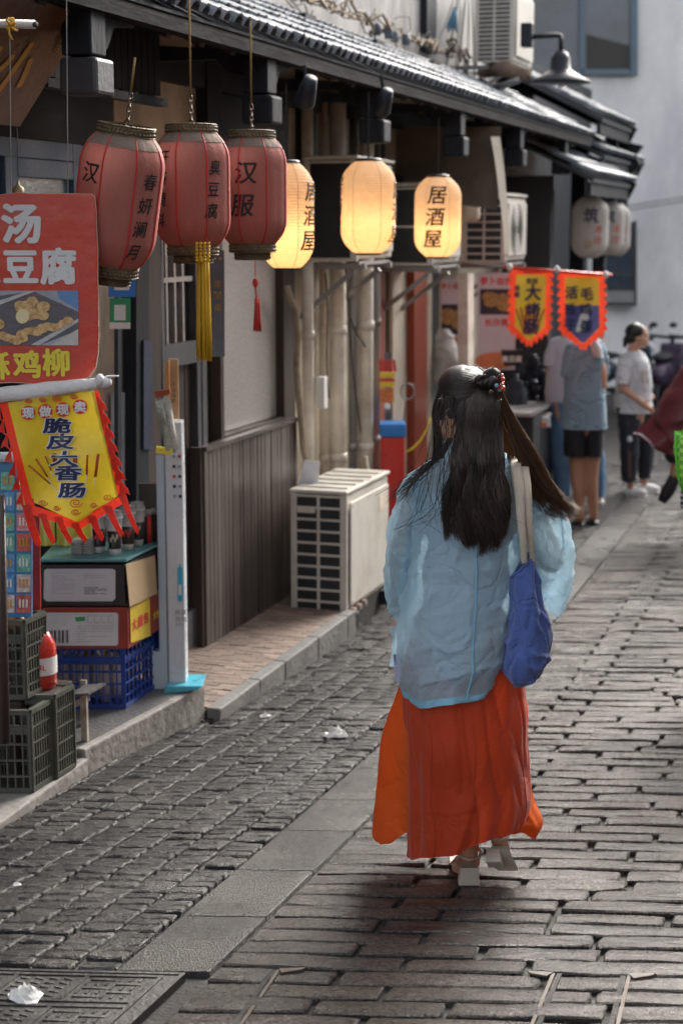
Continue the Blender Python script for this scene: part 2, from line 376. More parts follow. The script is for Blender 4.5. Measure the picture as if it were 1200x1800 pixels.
def lay(name, root, places, m, W, lens, dome, irr, tilt):
    """places: (centre, length). nearest 300 as objects, the rest as one part"""
    meshes = {}
    for L in lens: meshes[L] = [stone_mesh(name, L, W, m, int(L*1000)+k, dome, irr) for k in range(5)]
    places = [p for p in places if not invis(p[0])]
    places.sort(key=lambda p: (p[0]-EYE).length+(100 if far_out(p[0]) else 0))
    rest = MB()
    for i, (c, L, z) in enumerate(places):
        me = random.choice(meshes[L])
        sl = (gz(c.y+.05)-gz(c.y-.05))/.1
        e = Euler((math.atan(sl)+random.gauss(0, tilt), random.gauss(0, tilt), random.gauss(0, .004)))
        loc = Vector((c.x, c.y, gz(c.y)+z))
        if i < 298:
            o = link(name, me, root); o.location = loc; o.rotation_euler = e
        else:
            M = e.to_matrix()
            rest.add([loc+M @ v.co for v in me.vertices], [tuple(p.vertices) for p in me.polygons])
    if rest.v: rest.build(name+'s_beyond', m, root, True, kind='stuff')
street = thing('street_paving', 'x', 'x'); 
for k in ('label', 'category'): del street[k]
street['kind'] = 'structure'
WR.discard(street.name)
W = .0935; rows = []
lens = [.34, .42, .50, .56]
y = 2.6; r = 0; places = []
while y < 24:
    # row passes through point (xr(y), y) and runs along cr
    s = -.0 - random.uniform(0, .5)
    P0 = Vector((xr(y), y, 0)); first = True; pos = 0
    while pos < 5.2 or (P0+UV[0]*pos).x < 2.2:
        L = random.choice(lens)
        if first:
            L = lens[r % 2*2]; 
        c = P0+UV[0]*(pos+L/2+.012)
        inman = False
        places.append((c, L, random.gauss(0, .0022))); pos += L+.016; first = False
    y += (W+.0095)/ (UV[0].x*UV[1].y-UV[0].y*UV[1].x); r += 1
lay('paving_slab', street, places, SLAB, W, lens, .002, .0045, .010)
setts = thing('sett_paving', 'x', 'x')
for k in ('label', 'category'): del setts[k]
setts['kind'] = 'structure'; WR.discard(setts.name)
places = []; lens2 = [.112, .118]
for c_ in range(12):
    y = 2.6+random.uniform(0, .1)
    while y < 17:
        x = xl(y)-(c_+.5)*.125*UV[0].x-.004
        if x > -3.0 and not (y < 3.93+.33*(x+1.7) and x > -2.4): places.append((Vector((x, y+0*c_, 0)), random.choice(lens2), random.gauss(0, .003)))
        y += .0585+random.gauss(0, .003)
    
lay('sett', setts, places, SETT, .0525, lens2, .0015, .0035, .020)
# kerb strip of hammered granite
strip = thing('kerb_strip', 'x', 'x')
for k in ('label', 'category'): del strip[k]
strip['kind'] = 'structure'; WR.discard(strip.name)
y = 3.93-.09; k = 0
while y < 19:
    L = random.choice((.42, .5, .47)); y2 = y+L-.008; mbb = MB()
    def P4(x, yy, dz=0): return Vector((x, yy, gz(yy)-.002+dz))
    sk = .33
    a = [P4(xl(y)+.006, y-sk*.04), P4(xr(y)-.006, y+sk*.22), P4(xr(y2)-.006, y2+sk*.22), P4(xl(y2)+.006, y2-sk*.04)]
    mbb.prism(a[::-1], (0, 0, -.03)); mbb.build('granite_block', STRIP, strip, bevel=.004); y += L
# manhole cover, iron frames
def gp(x, y, dz=0): return Vector((x, y, gz(y)+dz))
mh = thing('manhole_cover', 'dark cast iron rectangular manhole cover with raised bars at lower left', 'manhole cover', gp(-1.95, 3.6))
def mp(u, v, dz=0):     # u along the row from the right edge, v along the street
    q = Vector((-1.735, 3.86, 0))+UV[0]*u+UV[1]*v; return Vector((q.x, q.y, gz(q.y)+dz))
MB().prism([mp(-.95, -.5, .002), mp(0, -.5, .002), mp(0, 0, .002), mp(-.95, 0, .002)][::-1], (0, 0, -.03)).build('plate', IRON, mh)
for (u0, v0, u1, v1) in ((-.95, -.005, 0, -.005), (-.005, -.5, -.005, 0), (-.95, -.03, -.05, -.03), (-.055, -.5, -.055, -.03), (-.95, -.215, -.06, -.215), (-.95, -.25, -.06, -.25), (-.255, -.21, -.255, -.04), (-.45, -.21, -.45, -.04), (-.255, -.5, -.255, -.26), (-.45, -.5, -.45, -.26)):
    MB().bar(mp(u0, v0, .004), mp(u1, v1, .002), .012, .008).build('rib', IRON, mh)
for bl in range(2):
    for (ua, kind) in ((-.235, 0), (-.155, 1), (-.43, 2), (-.62, 0), (-.54, 1)):
        for k in range(5):
            v = -.06-.03*k-bl*.225; m_ = MB()
            if kind == 2:
                for q in range(4): m_.bar(mp(ua+.04*q, v+.004, .004), mp(ua+.026+.04*q, v-.004*(q % 2), .002), .009, .005)
            elif k % 2 == kind: m_.bar(mp(ua, v, .004), mp(ua+.068, v, .002), .011, .005)
            else:
                for q in range(3): m_.bar(mp(ua+.028*q, v+.01, .004), mp(ua+.028*q, v-.01, .002), .009, .005)
            m_.build('tread_bar', IRON, mh)
STEEL = mat('worn_steel_edge', (.10, .085, .07), .6, metal=0, spec=.3, stain=(.12, .06, .03), sa=.7, ss=12)
for i, (a, b, c, lab) in enumerate((((490, 1706), (425, 1800), 1, 'worn steel edge strip of the stone filled cover, leftmost one in the lower centre'), ((972, 1712), (935, 1800), -1, 'worn steel edge strip with corner plate below the walking woman, middle one'), ((1105, 1716), (1085, 1800), 1, 'worn steel edge strip with corner plate in the paving at lower right corner'))):
    pa = ground(*a); pb = ground(*b); d = (pb-pa).normalized(); pb2 = pa+d*.7; pb2.z = gz(pb2.y)
    t = thing('steel_edge_strip', lab, 'edge strip', pa, group='steel edges of the stone filled covers')
    MB().prism([pa+cr*.005+UP*.003, pa-cr*.005+UP*.003, pb2-cr*.005+UP*.003, pb2+cr*.005+UP*.003], (0, 0, -.03)).build('flange', STEEL, t)
    MB().prism([pa+UP*.0065+d*.0, pa+UP*.0065+cr*c*.075-d*.010, pa+UP*.0065+cr*c*.065+d*.008, pa+UP*.0065+cr*c*.015+d*.03], (0, 0, -.006)).build('corner_plate', STEEL, t)
    MB().prism([pa+cr*(.010 if c < 0 else -.024)-d*.0+UP*.002, pa+cr*(.024 if c < 0 else -.010)+UP*.002, pb2+cr*(.024 if c < 0 else -.010)+UP*.002, pb2+cr*(.010 if c < 0 else -.024)+UP*.003], (0, 0, -.02)).build('joint_filler', JOINT, t)
PAPER = mat('crumpled_paper', (.75, .74, .72), .6, var=.05, bump=.3)
for i, (px, py, s, lab) in enumerate(((465, 1262, .022, 'small white paper scrap on the setts beyond the concrete step'), (592, 1296, .045, 'flattened clear and white wrapper on the setts left of the skirt'), (44, 1758, .045, 'crumpled white tissue lying on the manhole cover'), (30, 1560, .012, 'tiny white litter scrap on the setts below the front crates'))):
    p = ground(px, py); p.z += .006; random.seed(i+50)
    def fn(u, v):
        a = 2*math.pi*u; rr = s*v*(1+.5*nz(u*5, i))*(.6+.4*abs(math.cos(a*1.5+i))); return p+cr*rr*math.cos(a)*1.3+cf*rr*math.sin(a)+UP*(s*.9*(1-v*v)*abs(nz(u*9, v*6, i+.3))*2+.004)
    m_ = MB().grid(14, 6, fn, True); o = m_.build('paper_scrap', PAPER, None, False, cat='litter', label=lab)
# ------------------------------------------------------------------ steps and platforms
def edge(px, py, z): p = atZ(px, py, z); return p
near_step = thing('shop_step', 'raised dark shop floor with worn concrete front edge under the snack crates', 'step', (-3.2, 5.6, 0))
MB().prism([(-2.955, 5.62, .045), (-2.86, 6.64, .045), (-3.9, 6.64, .045), (-3.9, 5.62, .045)], (0, 0, -.4)).build('concrete_edge', T['concrete'], near_step, bevel=.008)
MB().prism([(-2.99, 5.64, .047), (-2.9, 6.6, .047), (-3.88, 6.6, .047), (-3.88, 5.64, .047)], (0, 0, -.02)).build('floor_tiles', T['concrete_d'], near_step)
MB().prism([(-2.875, 4.0, .012), (-2.935, 5.617, .012), (-3.9, 5.617, .012), (-3.9, 4.0, .012)], (0, 0, -.3)).build('lower_ledge', T['concrete'], near_step, bevel=.008)
plat = thing('brick_platform', 'low brick paved platform with grey stone kerb in front of the dark plank screen', 'platform', (-3.05, 7.7, -.09))
MB().prism([(-2.862, 6.645, -.08), (-2.862, 11, -.09), (-3.6, 11, -.09), (-3.6, 6.645, -.08)], (0, 0, -.4)).build('base', JOINT, plat)
KERB = mat('grey_kerb_stone', (.16, .155, .15), .7, stain=(.07, .07, .07), sa=.6, ss=6, bump=.35, bs=30)
y = 6.645
while y < 8.72:
    L = random.choice((.36, .45, .52)); e = min(y+L, 8.72)
    MB().mm((-2.86, y+.003, -.45), (-2.79+random.uniform(-.003, .003), e-.003, -.066)).build('kerb_stone', KERB, plat, bevel=.008); y = e
BR = mat('worn_paving_brick', (.25, .185, .15), .7, var=.3, orand=.25, stain=(.12, .1, .09), sa=.5, bump=.3, bs=60)
bm_ = MB().box((0, 0, 0), (.094, .046, .03)).mesh('brick', BR)
n = 0
for j in range(50):
    for i in range(6):
        x = -2.866-.098*i-(.049 if j % 2 else 0); yy = 6.7+.05*j
        if x < -3.38 or yy > 9.0: continue
        o = link('brick', bm_, plat); o.location = Vector((x, yy, -.090+random.gauss(0, .0012)+.0))-plat.location
        o.rotation_euler = (random.gauss(0, .01), random.gauss(0, .01), random.gauss(0, .01))
# ------------------------------------------------------------------ the old shop building along the left
shop = thing('shop_building', 'old timber and plaster shop building with grey tiled eave along the left of the lane', 'building', (-3.5, 10, 0))
def sx(pts, X, th, name, m, par=None, **k): return xq(pts, X, th).build(name, m, par or shop, **k)
# walls
MB().mm((-3.6, 6.98, -.4), (-3.42, 16.0, 3.4)).build('wall', T['cream'], shop)
MB().mm((-5.2, 3.0, -.4), (-5.0, 7.1, 3.4)).build('wall', T['darkh'], shop)
MB().mm((-5.0, 6.985, -.4), (-3.605, 7.1, 3.4)).build('wall', T['darkh'], shop)
MB().mm((-5.0, 3.0, -.2), (-3.905, 6.98, .04)).build('shop_floor', T['concrete_d'], shop)
MB().mm((-5.0, 3.0, 3.2), (-3.42, 6.98, 3.3)).build('ceiling', T['soffit'], shop)
MB().mm((-3.6, 3.0, 2.5), (-3.425, 6.975, 3.19)).build('lintel', T['darkh'], shop)
# cream column and pale panels between stall and dark post
sx(rect(160, 440, 215, 1010), -3.40, .1, 'wall_pier', T['cream2'])
sx([(205, 690), (247, 690), (247, 1000), (205, 1000)], -3.36, .03, 'pale_panel', mat('pale_blue_panel', (.5, .55, .6), .4))
sx([(208, 440), (214, 440), (214, 1000), (208, 1000)], -3.33, .02, 'black_rod', T['blackm'])
sx([(216, 560), (247, 560), (247, 690), (216, 690)], -3.37, .01, 'pane', T['dglass'])
# dark posts and sliding lattice door
sx(rect(240, 395, 262, 1150), -3.30, .14, 'post', T['dark']); sx(rect(262, 395, 284, 1150), -3.345, .1, 'post', T['brown'])
sx([(253, 598), (268, 598), (268, 790), (253, 790)], -3.29, .03, 'navy_strip', mat('navy_board', (.01, .02, .06), .4))
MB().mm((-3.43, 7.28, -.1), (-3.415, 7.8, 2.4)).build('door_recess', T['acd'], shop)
door = MB(); y0, y1 = 7.30, 7.78
def dyz(a, b, c, d, x0=-3.39, x1=-3.345): return MB().mm((x0, a, c), (x1, b, d))
dd = dyz(y0, y1, -.06, 2.42, -3.412, -3.40).build('door', T['brown'], shop)
for a, b, c, d in ((y0, y0+.035, -.06, 2.4), (y1-.05, y1, -.06, 2.4), (y0+.037, y1-.052, 1.44, 1.555), (y0+.037, y1-.052, 2.3, 2.4), (y0+.037, y1-.052, -.06, .14)):
    dyz(a, b, c, d).build('stile', T['frame'], dd)
dyz(y0+.037, y1-.052, 1.557, 2.298, -3.399, -3.392).build('lattice_pane', T['acd'], dd)
for k in range(3):
    yy = y0+.09+.1*k; dyz(yy, yy+.022, 1.557, 2.298, -3.389, -3.36).build('lattice_bar', T['galv'], dd)
dyz(y0+.037, y1-.052, 1.86, 1.885, -3.387, -3.358).build('lattice_bar', T['galv'], dd)
for k in range(5): dyz(y0+.045+.075*k, y0+.108+.075*k, .145, 1.435, -3.398, -3.378).build('door_plank', T['brown'], dd)
MB().mm((-3.44, 7.0, -.12), (-3.35, 7.8, -.062)).build('threshold', mat('tan_threshold', (.4, .27, .15), .7), shop)
MB().mm((-3.41, 7.785, -.1), (-3.34, 7.84, 2.45)).build('post', T['frame'], shop)
# framed window
win = MB().mm((-3.418, 8.05, .98), (-3.40, 9.18, 2.36)).build('window', T['blackm'], shop)
for a, b, c, d in ((8.02, 8.07, .95, 2.4), (9.0, 9.2, .95, 2.4), (8.072, 8.998, .95, 1.015), (8.072, 8.998, 2.3, 2.4)):
    MB().mm((-3.40, a, c), (-3.335, b, d)).build('frame', T['brown'], win, bevel=.004)
MB().mm((-3.398, 8.075, 1.02), (-3.385, 8.995, 2.295)).build('pane', T['frost'], win)
# timber frame on the plaster under the eave
for (a, b, c, d) in ((7.1, 16, 2.84, 2.98), (7.1, 16, 2.42, 2.5)):
    MB().mm((-3.418, a, c), (-3.36, b, d)).build('beam', T['darkh'], shop)
for yy in (7.93, 9.45, 10.9, 12.4, 14.0): MB().mm((-3.417, yy, 2.42), (-3.35, yy+.2, 3.4)).build('post', T['dark'], shop)
MB().mm((-3.418, 8.14, 2.505), (-3.37, 9.2, 2.835)).build('dark_infill', T['dark'], shop)
# hanging posts with bosses, and carved brackets under the eave
for i, yy in enumerate((5.42, 7.18, 8.95, 10.8, 12.7, 14.6)):
    g = MB().mm((-2.83, yy-.06, 2.74), (-2.71, yy+.06, 2.90)).build('hanging_post', T['dark'], shop, bevel=.006)
    MB().mm((-2.835, yy-.075, 2.60), (-2.685, yy+.075, 2.73)).build('boss', T['frame'] if i == 0 else T['dark'], g, bevel=.014)
    MB().prism([(-3.40, yy-.03, 2.98), (-3.40, yy-.03, 2.90), (-2.98, yy-.03, 2.90), (-2.92, yy-.03, 2.84), (-2.83, yy-.03, 2.82), (-2.83, yy-.03, 2.935)], (0, .06, 0)).build('bracket', T['dark'], shop)
    MB().prism([(-2.745, yy+.065, 2.89), (-2.745, yy+.34, 2.89), (-2.745, yy+.30, 2.87), (-2.745, yy+.2, 2.86), (-2.745, yy+.14, 2.78), (-2.745, yy+.065, 2.74)], (-.03, 0, 0)).build('carved_brace', T['dark'], shop)
MB().mm((-2.755, 4.0, 2.893), (-2.685, 15.7, 2.932)).build('eave_beam', T['fascia'], shop)
# plank valance hanging behind the first post
for k in range(16):
    yy = 5.75+k*.066; MB().mm((-3.12, yy, 2.71-.004*(k % 3)), (-3.10, yy+.06, 3.04)).build('valance_plank', T['dark'] if k > 5 else T['frame'], shop)
MB().mm((-3.13, 5.72, 2.665), (-3.08, 6.83, 2.70)).build('valance_rail', T['blackm'], shop)
# soffit boards and rafters
def roofz(x, x0, z0, s): return z0+(x0-x)*s
RS = .50; RX0 = -2.70; RZ0 = 2.955
MB().prism([(RX0, 3.2, RZ0-.02), (RX0, 15.75, RZ0-.02), (-3.7, 15.75, RZ0-.02+1.0*RS), (-3.7, 3.2, RZ0-.02+1.0*RS)], (0, 0, .02)).build('soffit', T['soffit'], shop)
for k in range(36):
    yy = 3.4+k*.345; MB().bar((RX0-.06, yy, RZ0-.05), (-3.5, yy, RZ0-.05+.74*RS), .05, .055).build('rafter', T['soffit'], shop)
# roof: pans and overlapping curved cover tiles
roof = MB().prism([(RX0+.01, 3.2, RZ0+.004), (RX0+.01, 15.8, RZ0+.004), (-3.72, 15.8, RZ0+.004+1.03*RS), (-3.72, 3.2, RZ0+.004+1.03*RS)], (0, 0, .012)).build('roof', T['pan'], shop)
def tile_mesh(L=.25, r=.048, hgt=.05, seed=0):
    mb_ = MB(); n = 6
    for t, zz, rr in ((0, .022, r), (0, .006, r*.98), (1, 0, r*.86)): pass
    pts = []
    for j, (t, zo, rr) in enumerate(((0, .018, r), (1, .0, r*.9))):
        for shell in (0, 1):
            for k in range(n+1):
                a = math.pi*k/n; q = rr-(.011 if shell else 0)
                pts.append((-t*L, -math.cos(a)*q, zo+math.sin(a)*q*1.0))
    m1 = n+1
    def id(j, s, k): return (j*2+s)*m1+k
    f = []
    for k in range(n):
        f.append((id(0, 0, k), id(0, 0, k+1), id(1, 0, k+1), id(1, 0, k)))
        f.append((id(0, 1, k), id(1, 1, k), id(1, 1, k+1), id(0, 1, k+1)))
        f.append((id(0, 0, k), id(0, 1, k), id(0, 1, k+1), id(0, 0, k+1)))
    mb_.add(pts, f); me = mb_.mesh('roof_tile', T['tile']); return me
TM = [tile_mesh(.25), tile_mesh(.235, .05), tile_mesh(.25, .046)]
ang = math.atan(RS)
def tile_rows(root, ya, yb, x0, z0, s, ncourse, pitch=.125, limit=300, step=.205, kindname='roof_tile'):
    cells = []; a_ = math.atan(s); yy = ya
    while yy < yb:
        for c in range(ncourse):
            cells.append((yy, c))
        yy += pitch
    rest = MB()
    vis = []
    for (yy, c) in cells:
        d = c*step; jit = random.gauss(0, .004)
        loc = Vector((x0+.035-d*math.cos(a_)+random.gauss(0, .004), yy+jit, z0+.014+d*math.sin(a_)))
        rot = Euler((random.gauss(0, .03), a_+random.gauss(0, .012), random.gauss(0, .02))); vis.append((loc, rot))
    vis.sort(key=lambda t: (t[0]-EYE).length if t[0].y > 5.6 else 99)
    for i, (loc, rot) in enumerate(vis):
        me = random.choice(TM)
        if i < limit: o = link(kindname, me, root); o.location = loc-(root.location if root.name in WR else Vector((0,0,0))) + (shop.location*0); o.location = loc; o.rotation_euler = rot
        else:
            M = rot.to_matrix(); rest.add([loc+M @ v.co for v in me.vertices], [tuple(p.vertices) for p in me.polygons])
    rest.build(kindname+'s_beyond', T['tile'], root, kind='stuff')
tile_rows(roof, 4.6, 15.8, RX0, RZ0, RS, 5, .112, 296)
# roof to wall joint, upper storey
MB().mm((-4.4, 3.0, 3.38), (-3.66, 15.9, 7)).build('upper_wall', T['stain_wall'], shop)
MB().mm((-3.67, 3.2, 3.36), (-3.60, 15.8, 3.47)).build('mortar_ridge', T['concrete'], shop)
MB().mm((-3.66, 13.1, 3.55), (-3.60, 13.4, 6)).build('dark_downpipe', T['dark'], shop)
# dead vines and cables on the roof
VN = mat('dry_vine', (.22, .17, .12), .8, var=.4, bump=.4)
vine = thing('dry_vines', 'tangle of dry brown vines and old cables lying along the top of the tiled roof', 'vines', (-3.55, 10, 3.5))
random.seed(11)
for k in range(46):
    y = random.uniform(8.2, 13.6); x = -3.5+random.uniform(-.1, .06); pts = []
    d = random.uniform(-.3, .3)
    for i in range(12):
        pts.append((x+nz(i*.35, k, 1)*.14, y+i*.075, 3.48+(x+3.5)*-RS+.05+abs(nz(i*.4, k, 2))*.16+(.12*math.sin(i*.5) if k % 5 == 0 else 0)))
    MB().tube(pts, [random.choice((.004, .006, .011))]*12, 5).build('stem', VN if k % 3 else T['black'], vine, True)
for k in range(4):
    bt = MB().lathe([(0, 0), (.03, 0), (.034, .03), (.03, .07), (.012, .08), (0, .085)], 12, (-3.44+.02*(k % 2), 11.2+.22*k, 3.46)).build('old_jar', T['tile'], vine, True)
# conduits, pipes, drainage on the cream wall
pipes = thing('drain_pipes', 'bundle of stained white drain pipes running down the cream wall behind the outdoor unit', 'pipes', (-3.3, 10, 0))
for px, X, r, m in ((541, -3.32, .036, 'pvc'), (593, -3.30, .055, 'pvc'), (643, -3.28, .05, 'pvc'), (661, -3.33, .028, 'galv'), (569, -3.36, .03, 'cream2'), (620, -3.36, .03, 'galv')):
    p = atX(px, 600, X); MB().tube([(X, p.y, -.2), (X, p.y, 2.9)], r, 16).build('pipe', T[m], pipes, True)
    for z in (.62, 1.45, 2.3): MB().tube([(X, p.y, z), (X, p.y, z+.06)], r*1.14, 16).build('pipe_collar', T[m], pipes, True)
pts = [atX(x, y_, -3.27) for x, y_ in ((505, 505), (512, 530), (520, 545), (524, 590), (521, 640), (524, 690), (529, 740), (533, 790), (541, 820), (547, 840))]
MB().tube(pts, .02, 8).build('foam_hose', T['foam'], pipes, True)
for k, (x1, y1_, x2, y2_) in enumerate(((572, 480, 578, 700), (605, 470, 632, 760), (615, 560, 640, 610))):
    a = atX(x1, y1_, -3.22); b = atX(x2, y2_, -3.24)
    MB().tube([a.lerp(b, t/8)+Vector((0, math.sin(t*.8+k)*.02, 0)) for t in range(9)], .005, 5).build('cable', T['black'], pipes, True)
box = atX(566, 690, -3.25); MB().box(box, (.05, .07, .2)).build('junction_box', T['white'], pipes, bevel=.005)
# ------------------------------------------------------------------ dark plank screen
scr = thing('plank_screen', 'dark weathered vertical plank screen standing below the frosted window', 'screen', (-3.3, 8.4, -.1))
n = 26; ya, yb = 7.70, 9.12
for k in range(n):
    w_ = (yb-ya)/n; yy = ya+w_*k
    MB().mm((-3.335+random.uniform(-.003, .003), yy+.002, -.13+random.uniform(-.004, .004)), (-3.30+random.uniform(-.003, .003), yy+w_-.005, .975)).build('plank', T['plank'], scr)
MB().mm((-3.338, ya-.004, .977), (-3.285, yb+.004, 1.0)).build('top_rail', T['plank'], scr)
MB().mm((-3.37, ya-.03, -.13), (-3.31, ya-.003, 1.0)).build('end_board', T['brown'], scr)
MB().mm((-3.36, 7.71, -.12), (-3.345, yb, .97)).build('backing', T['acd'], scr)
# ------------------------------------------------------------------ standing outdoor unit
def ac_unit(name, label, loc, w_, d_, h_, grid, rz=0, group=None, fan=True, feet=True, vertical=False):
    """local frame: side with coil grille faces -y, long front faces +x"""
    t = thing(name, label, 'air conditioner', loc, rz, group, world=False)
    MB().mm((-d_+.012, .012, .012), (-.012, w_, h_-.012)).build('casing', T['acw'], t, bevel=.01)
    for a in (-d_, -.03): MB().mm((a, 0, 0), (a+.03, .03, h_)).build('corner_post', T['acw'], t, bevel=.005)
    MB().mm((-d_-.004, -.006, h_), (.004, w_+.006, h_+.022)).build('top_cover', T['acw'], t, bevel=.006)
    for k in range(5): MB().mm((-d_+.02, .08+k*w_*.18, h_+.0225), (-.02, .11+k*w_*.18, h_+.03)).build('top_rib', T['acw'], t, bevel=.003)
    MB().mm((-d_+.031, .004, .02), (-.031, .0105, h_-.02)).build('coil', T['acd'], t)
    nc, nr = grid; W_ = d_-.062; x0 = -d_+.031
    for c in range(nc+1):
        xx = x0+W_*c/nc; MB().mm((xx-.008, -.004, .0), (xx+.008, .0035, h_-.002)).build('grille_bar', T['acw'], t)
    for r_ in range(nr+1):
        zz = .006+(h_-.02)*r_/nr; MB().mm((x0+.009, -.002, zz-.007), (-.04, .003, zz+.007)).build('grille_bar', T['acw'], t)
    if fan:
        MB().mm((.0, .05, .05), (.012, w_-.05, h_-.05)).build('front_panel', T['acw'], t, bevel=.006)
        M = Euler((0, math.pi/2, 0)).to_matrix()
        if fan == 2:
            ring = MB()
            for q in range(1, 7): ring.tube([Vector((.02, w_*.42+math.cos(a*.2618)*.035*q, h_*.5+math.sin(a*.2618)*.035*q)) for a in range(25)], .003, 4, False)
            ring.build('fan_guard', T['acd'], t)
    if feet:
        for yy in (.1, w_-.15): MB().mm((-d_-.02, yy, -.09), (.03, yy+.06, -.002)).build('foot', T['blackm'], t, bevel=.004)
    return t
a0 = ac_unit('outdoor_unit', 'white outdoor air conditioner standing on the brick platform behind the plank screen', (-2.845, 8.70, -.105), .86, .345, .715, (2, 10))
for (yy_, zz_) in ((.07, .07), (.07, .64), (.78, .07), (.78, .64)): MB().ell((.013, yy_, zz_), (.003, .007, .007), 8, 5).build('screw', T['galv'], a0)
MB().mm((.0125, .60, .52), (.0140, .76, .62)).build('rating_label', T['cream2'], a0)
MB().tube([(-.05, .855, .1), (-.05, .93, .12), (-.12, .98, .3), (-.2, .98, .8)], .018, 8).build('refrigerant_pipe', T['foam'], a0, True)
hb = MB().mm((-.30, -.012, .60), (-.19, -.0055, .628)).build('handle', T['acw'], a0, bevel=.004)
cb = thing('paper_card', 'pale card leaning upright on top of the standing outdoor unit', 'card', atR(540, 870, 9.3))
cq([(535, 808), (563, 812), (555, 868), (520, 868)], 9.45, .006).build('card', mat('pale_card', (.6, .62, .68), .5), cb)
# ------------------------------------------------------------------ units on the wall with brackets
def bracket(x0, x1, y0, y1, z, t):
    for yy in (y0, y1):
        MB().bar((x0, yy, z-.02), (x1, yy, z-.02), .035).build('bracket_arm', T['galv'], t)
        MB().bar((x0, yy, z-.36), (x1-.08, yy, z-.05), .03).build('bracket_strut', T['galv'], t)
    MB().bar((x1-.04, y0-.05, z-.002), (x1-.04, y1+.05, z-.002), .03, .02).build('bracket_rail', T['galv'], t)
for (loc, w_, d_, h_, grd, lab) in (((-2.985, 9.32, 1.93), .78, .335, .6, (1, 1), 'dark fronted outdoor unit high on the wall between the first and second glowing lanterns'),
        ((-2.955, 10.95, 1.87), .8, .38, .54, (1, 2), 'outdoor unit with two dark square openings behind the third glowing lantern'),
        ((-2.885, 12.95, 1.85), .8, .36, .53, (2, 8), 'farthest outdoor unit with fine louvres under the torn board'),
        ((-3.065, 13.95, 3.53), .8, .35, .62, (2, 16), 'white outdoor unit on the upper wall above the roof beside the street lamp')):
    t = ac_unit('outdoor_unit', lab, loc, w_, d_, h_, grd, fan=2 if loc[2] < 1.9 else True, feet=False)
    bt = thing('wall_bracket', 'grey steel bracket carrying the '+lab, 'bracket', (loc[0]-d_, loc[1]+.3, loc[2]))
    bt['label'] = {1.93: 'rusty grey steel bracket under the dark fronted outdoor unit beside first glowing lantern', 1.87: 'grey steel bracket under the outdoor unit with two dark openings', 1.85: 'grey steel bracket under the outdoor unit with fine louvres', 3.53: 'brown steel bracket under the upper outdoor unit above the roof'}[loc[2]]
    bracket(-3.42 if loc[2] < 3 else -3.66, loc[0]+.02, loc[1]+.12, loc[1]+w_-.12, loc[2]-.012, bt)
# torn brown board hung in front of the far units
BOARD = mat('brown_board', (.12, .095, .075), .7, var=.2, stain=(.2, .15, .1), sa=.4)
bd = thing('torn_board', 'large brown board with torn curled edge hanging under the eave above the far units', 'board', atY(780, 300, 11.6))
def bf(u, v):
    x = 682+u*(198-10*v); y_ = 222+v*(118+30*u); p = atY(x, y_, 11.6); p.y += .06*math.sin(u*3)+.1*max(0, u-.85)*4*v; return p
MB().grid(14, 8, bf).build('sheet', BOARD, bd, True)
def cf_(u, v):
    x = 874+16*math.sin(v*2.2)*1-18*v*v*0-6+u*(16-6*v); y_ = 240+v*205; p = atY(x+(-34+52*v if v < .99 else 18)*0+(-6 if v < .5 else -6+20*(v-.5)), y_, 11.5+.1*u); return p
MB().grid(4, 12, cf_).build('curled_edge', mat('torn_liner', (.5, .44, .36), .7), bd, True)
cq([(712, 262), (752, 262), (752, 285), (712, 285)], 12.1, .004).build('label', mat('faded_label', (.2, .15, .1), .7), bd)
# small round lamp behind lanterns
sl = thing('wall_lamp', 'small round cream lamp hanging right of the third glowing lantern', 'lamp', atY(826, 372, 12.2))
MB().lathe([(0, 0), (.05, .005), (.075, .03), (.075, .12), (.04, .16), (.02, .17), (0, .17)], 18, atY(826, 390, 12.2)).build('lamp_body', T['cream2'], sl, True)
MB().tube([atY(826, 356, 12.2), atY(826, 250, 12.2)], .008, 6).build('stem', T['black'], sl)
# ------------------------------------------------------------------ red doors and passage beyond the pipes
sx(rect(666, 480, 676, 920), -3.33, .08, 'post', T['redwood']); sx(rect(690, 470, 722, 900), -3.37, .03, 'door_panel', T['cream2']); sx(rect(676, 620, 692, 900), -3.38, .02, 'cloudy_pane', T['dglass'])
sx(rect(722, 470, 730, 900), -3.39, .02, 'gap_shade_strip', T['acd']); sx(rect(728, 470, 750, 940), -3.31, .08, 'red_door_post', T['redwood']); sx(rect(751, 480, 759, 940), -3.33, .06, 'post', T['cream'])  # near-black strip paints the shade of a gap beside the door
sx(rect(760, 470, 772, 940), -3.39, .02, 'gap_shade_strip', T['acd'])  # second painted strip of gap shade
bn = thing('tall_bin', 'tall red box bin with bright blue lid against the cream wall behind the woman', 'bin', (-3.0, 10.3, -.25))
cq(rect(669, 768, 711, 925), 10.95, .2).build('bin_body', T['red'], bn, bevel=.01); cq(rect(667, 746, 713, 769), 10.93, .24).build('bin_lid', T['blue'], bn, bevel=.01)
sn = thing('snack_strip', 'hanging strip of red and yellow snack packets above the tall red bin', 'snack packets', atR(682, 650, 11.2))
for k in range(5): cq([(666+k*6, 634), (670+k*6, 631), (673+k*6, 652), (668+k*6, 655)], 11.2-.01*k, .01).build('packet', T['red'], sn)
for y0_, y1_, m in ((655, 664, 'yellow'), (666, 671, 'redink'), (672, 680, 'yellow')): cq(rect(667, y0_, 694, y1_), 11.19, .03).build('packet', T[m], sn)
cq(rect(667, 683, 692, 708), 11.21, .02).build('packet', mat('orange_packet', (.7, .2, .05), .4, var=.5, vs=40), sn)
hk = thing('mirror_stand', 'thin grey round wire stand beside the tall red bin', 'stand', atR(716, 745, 11.3))
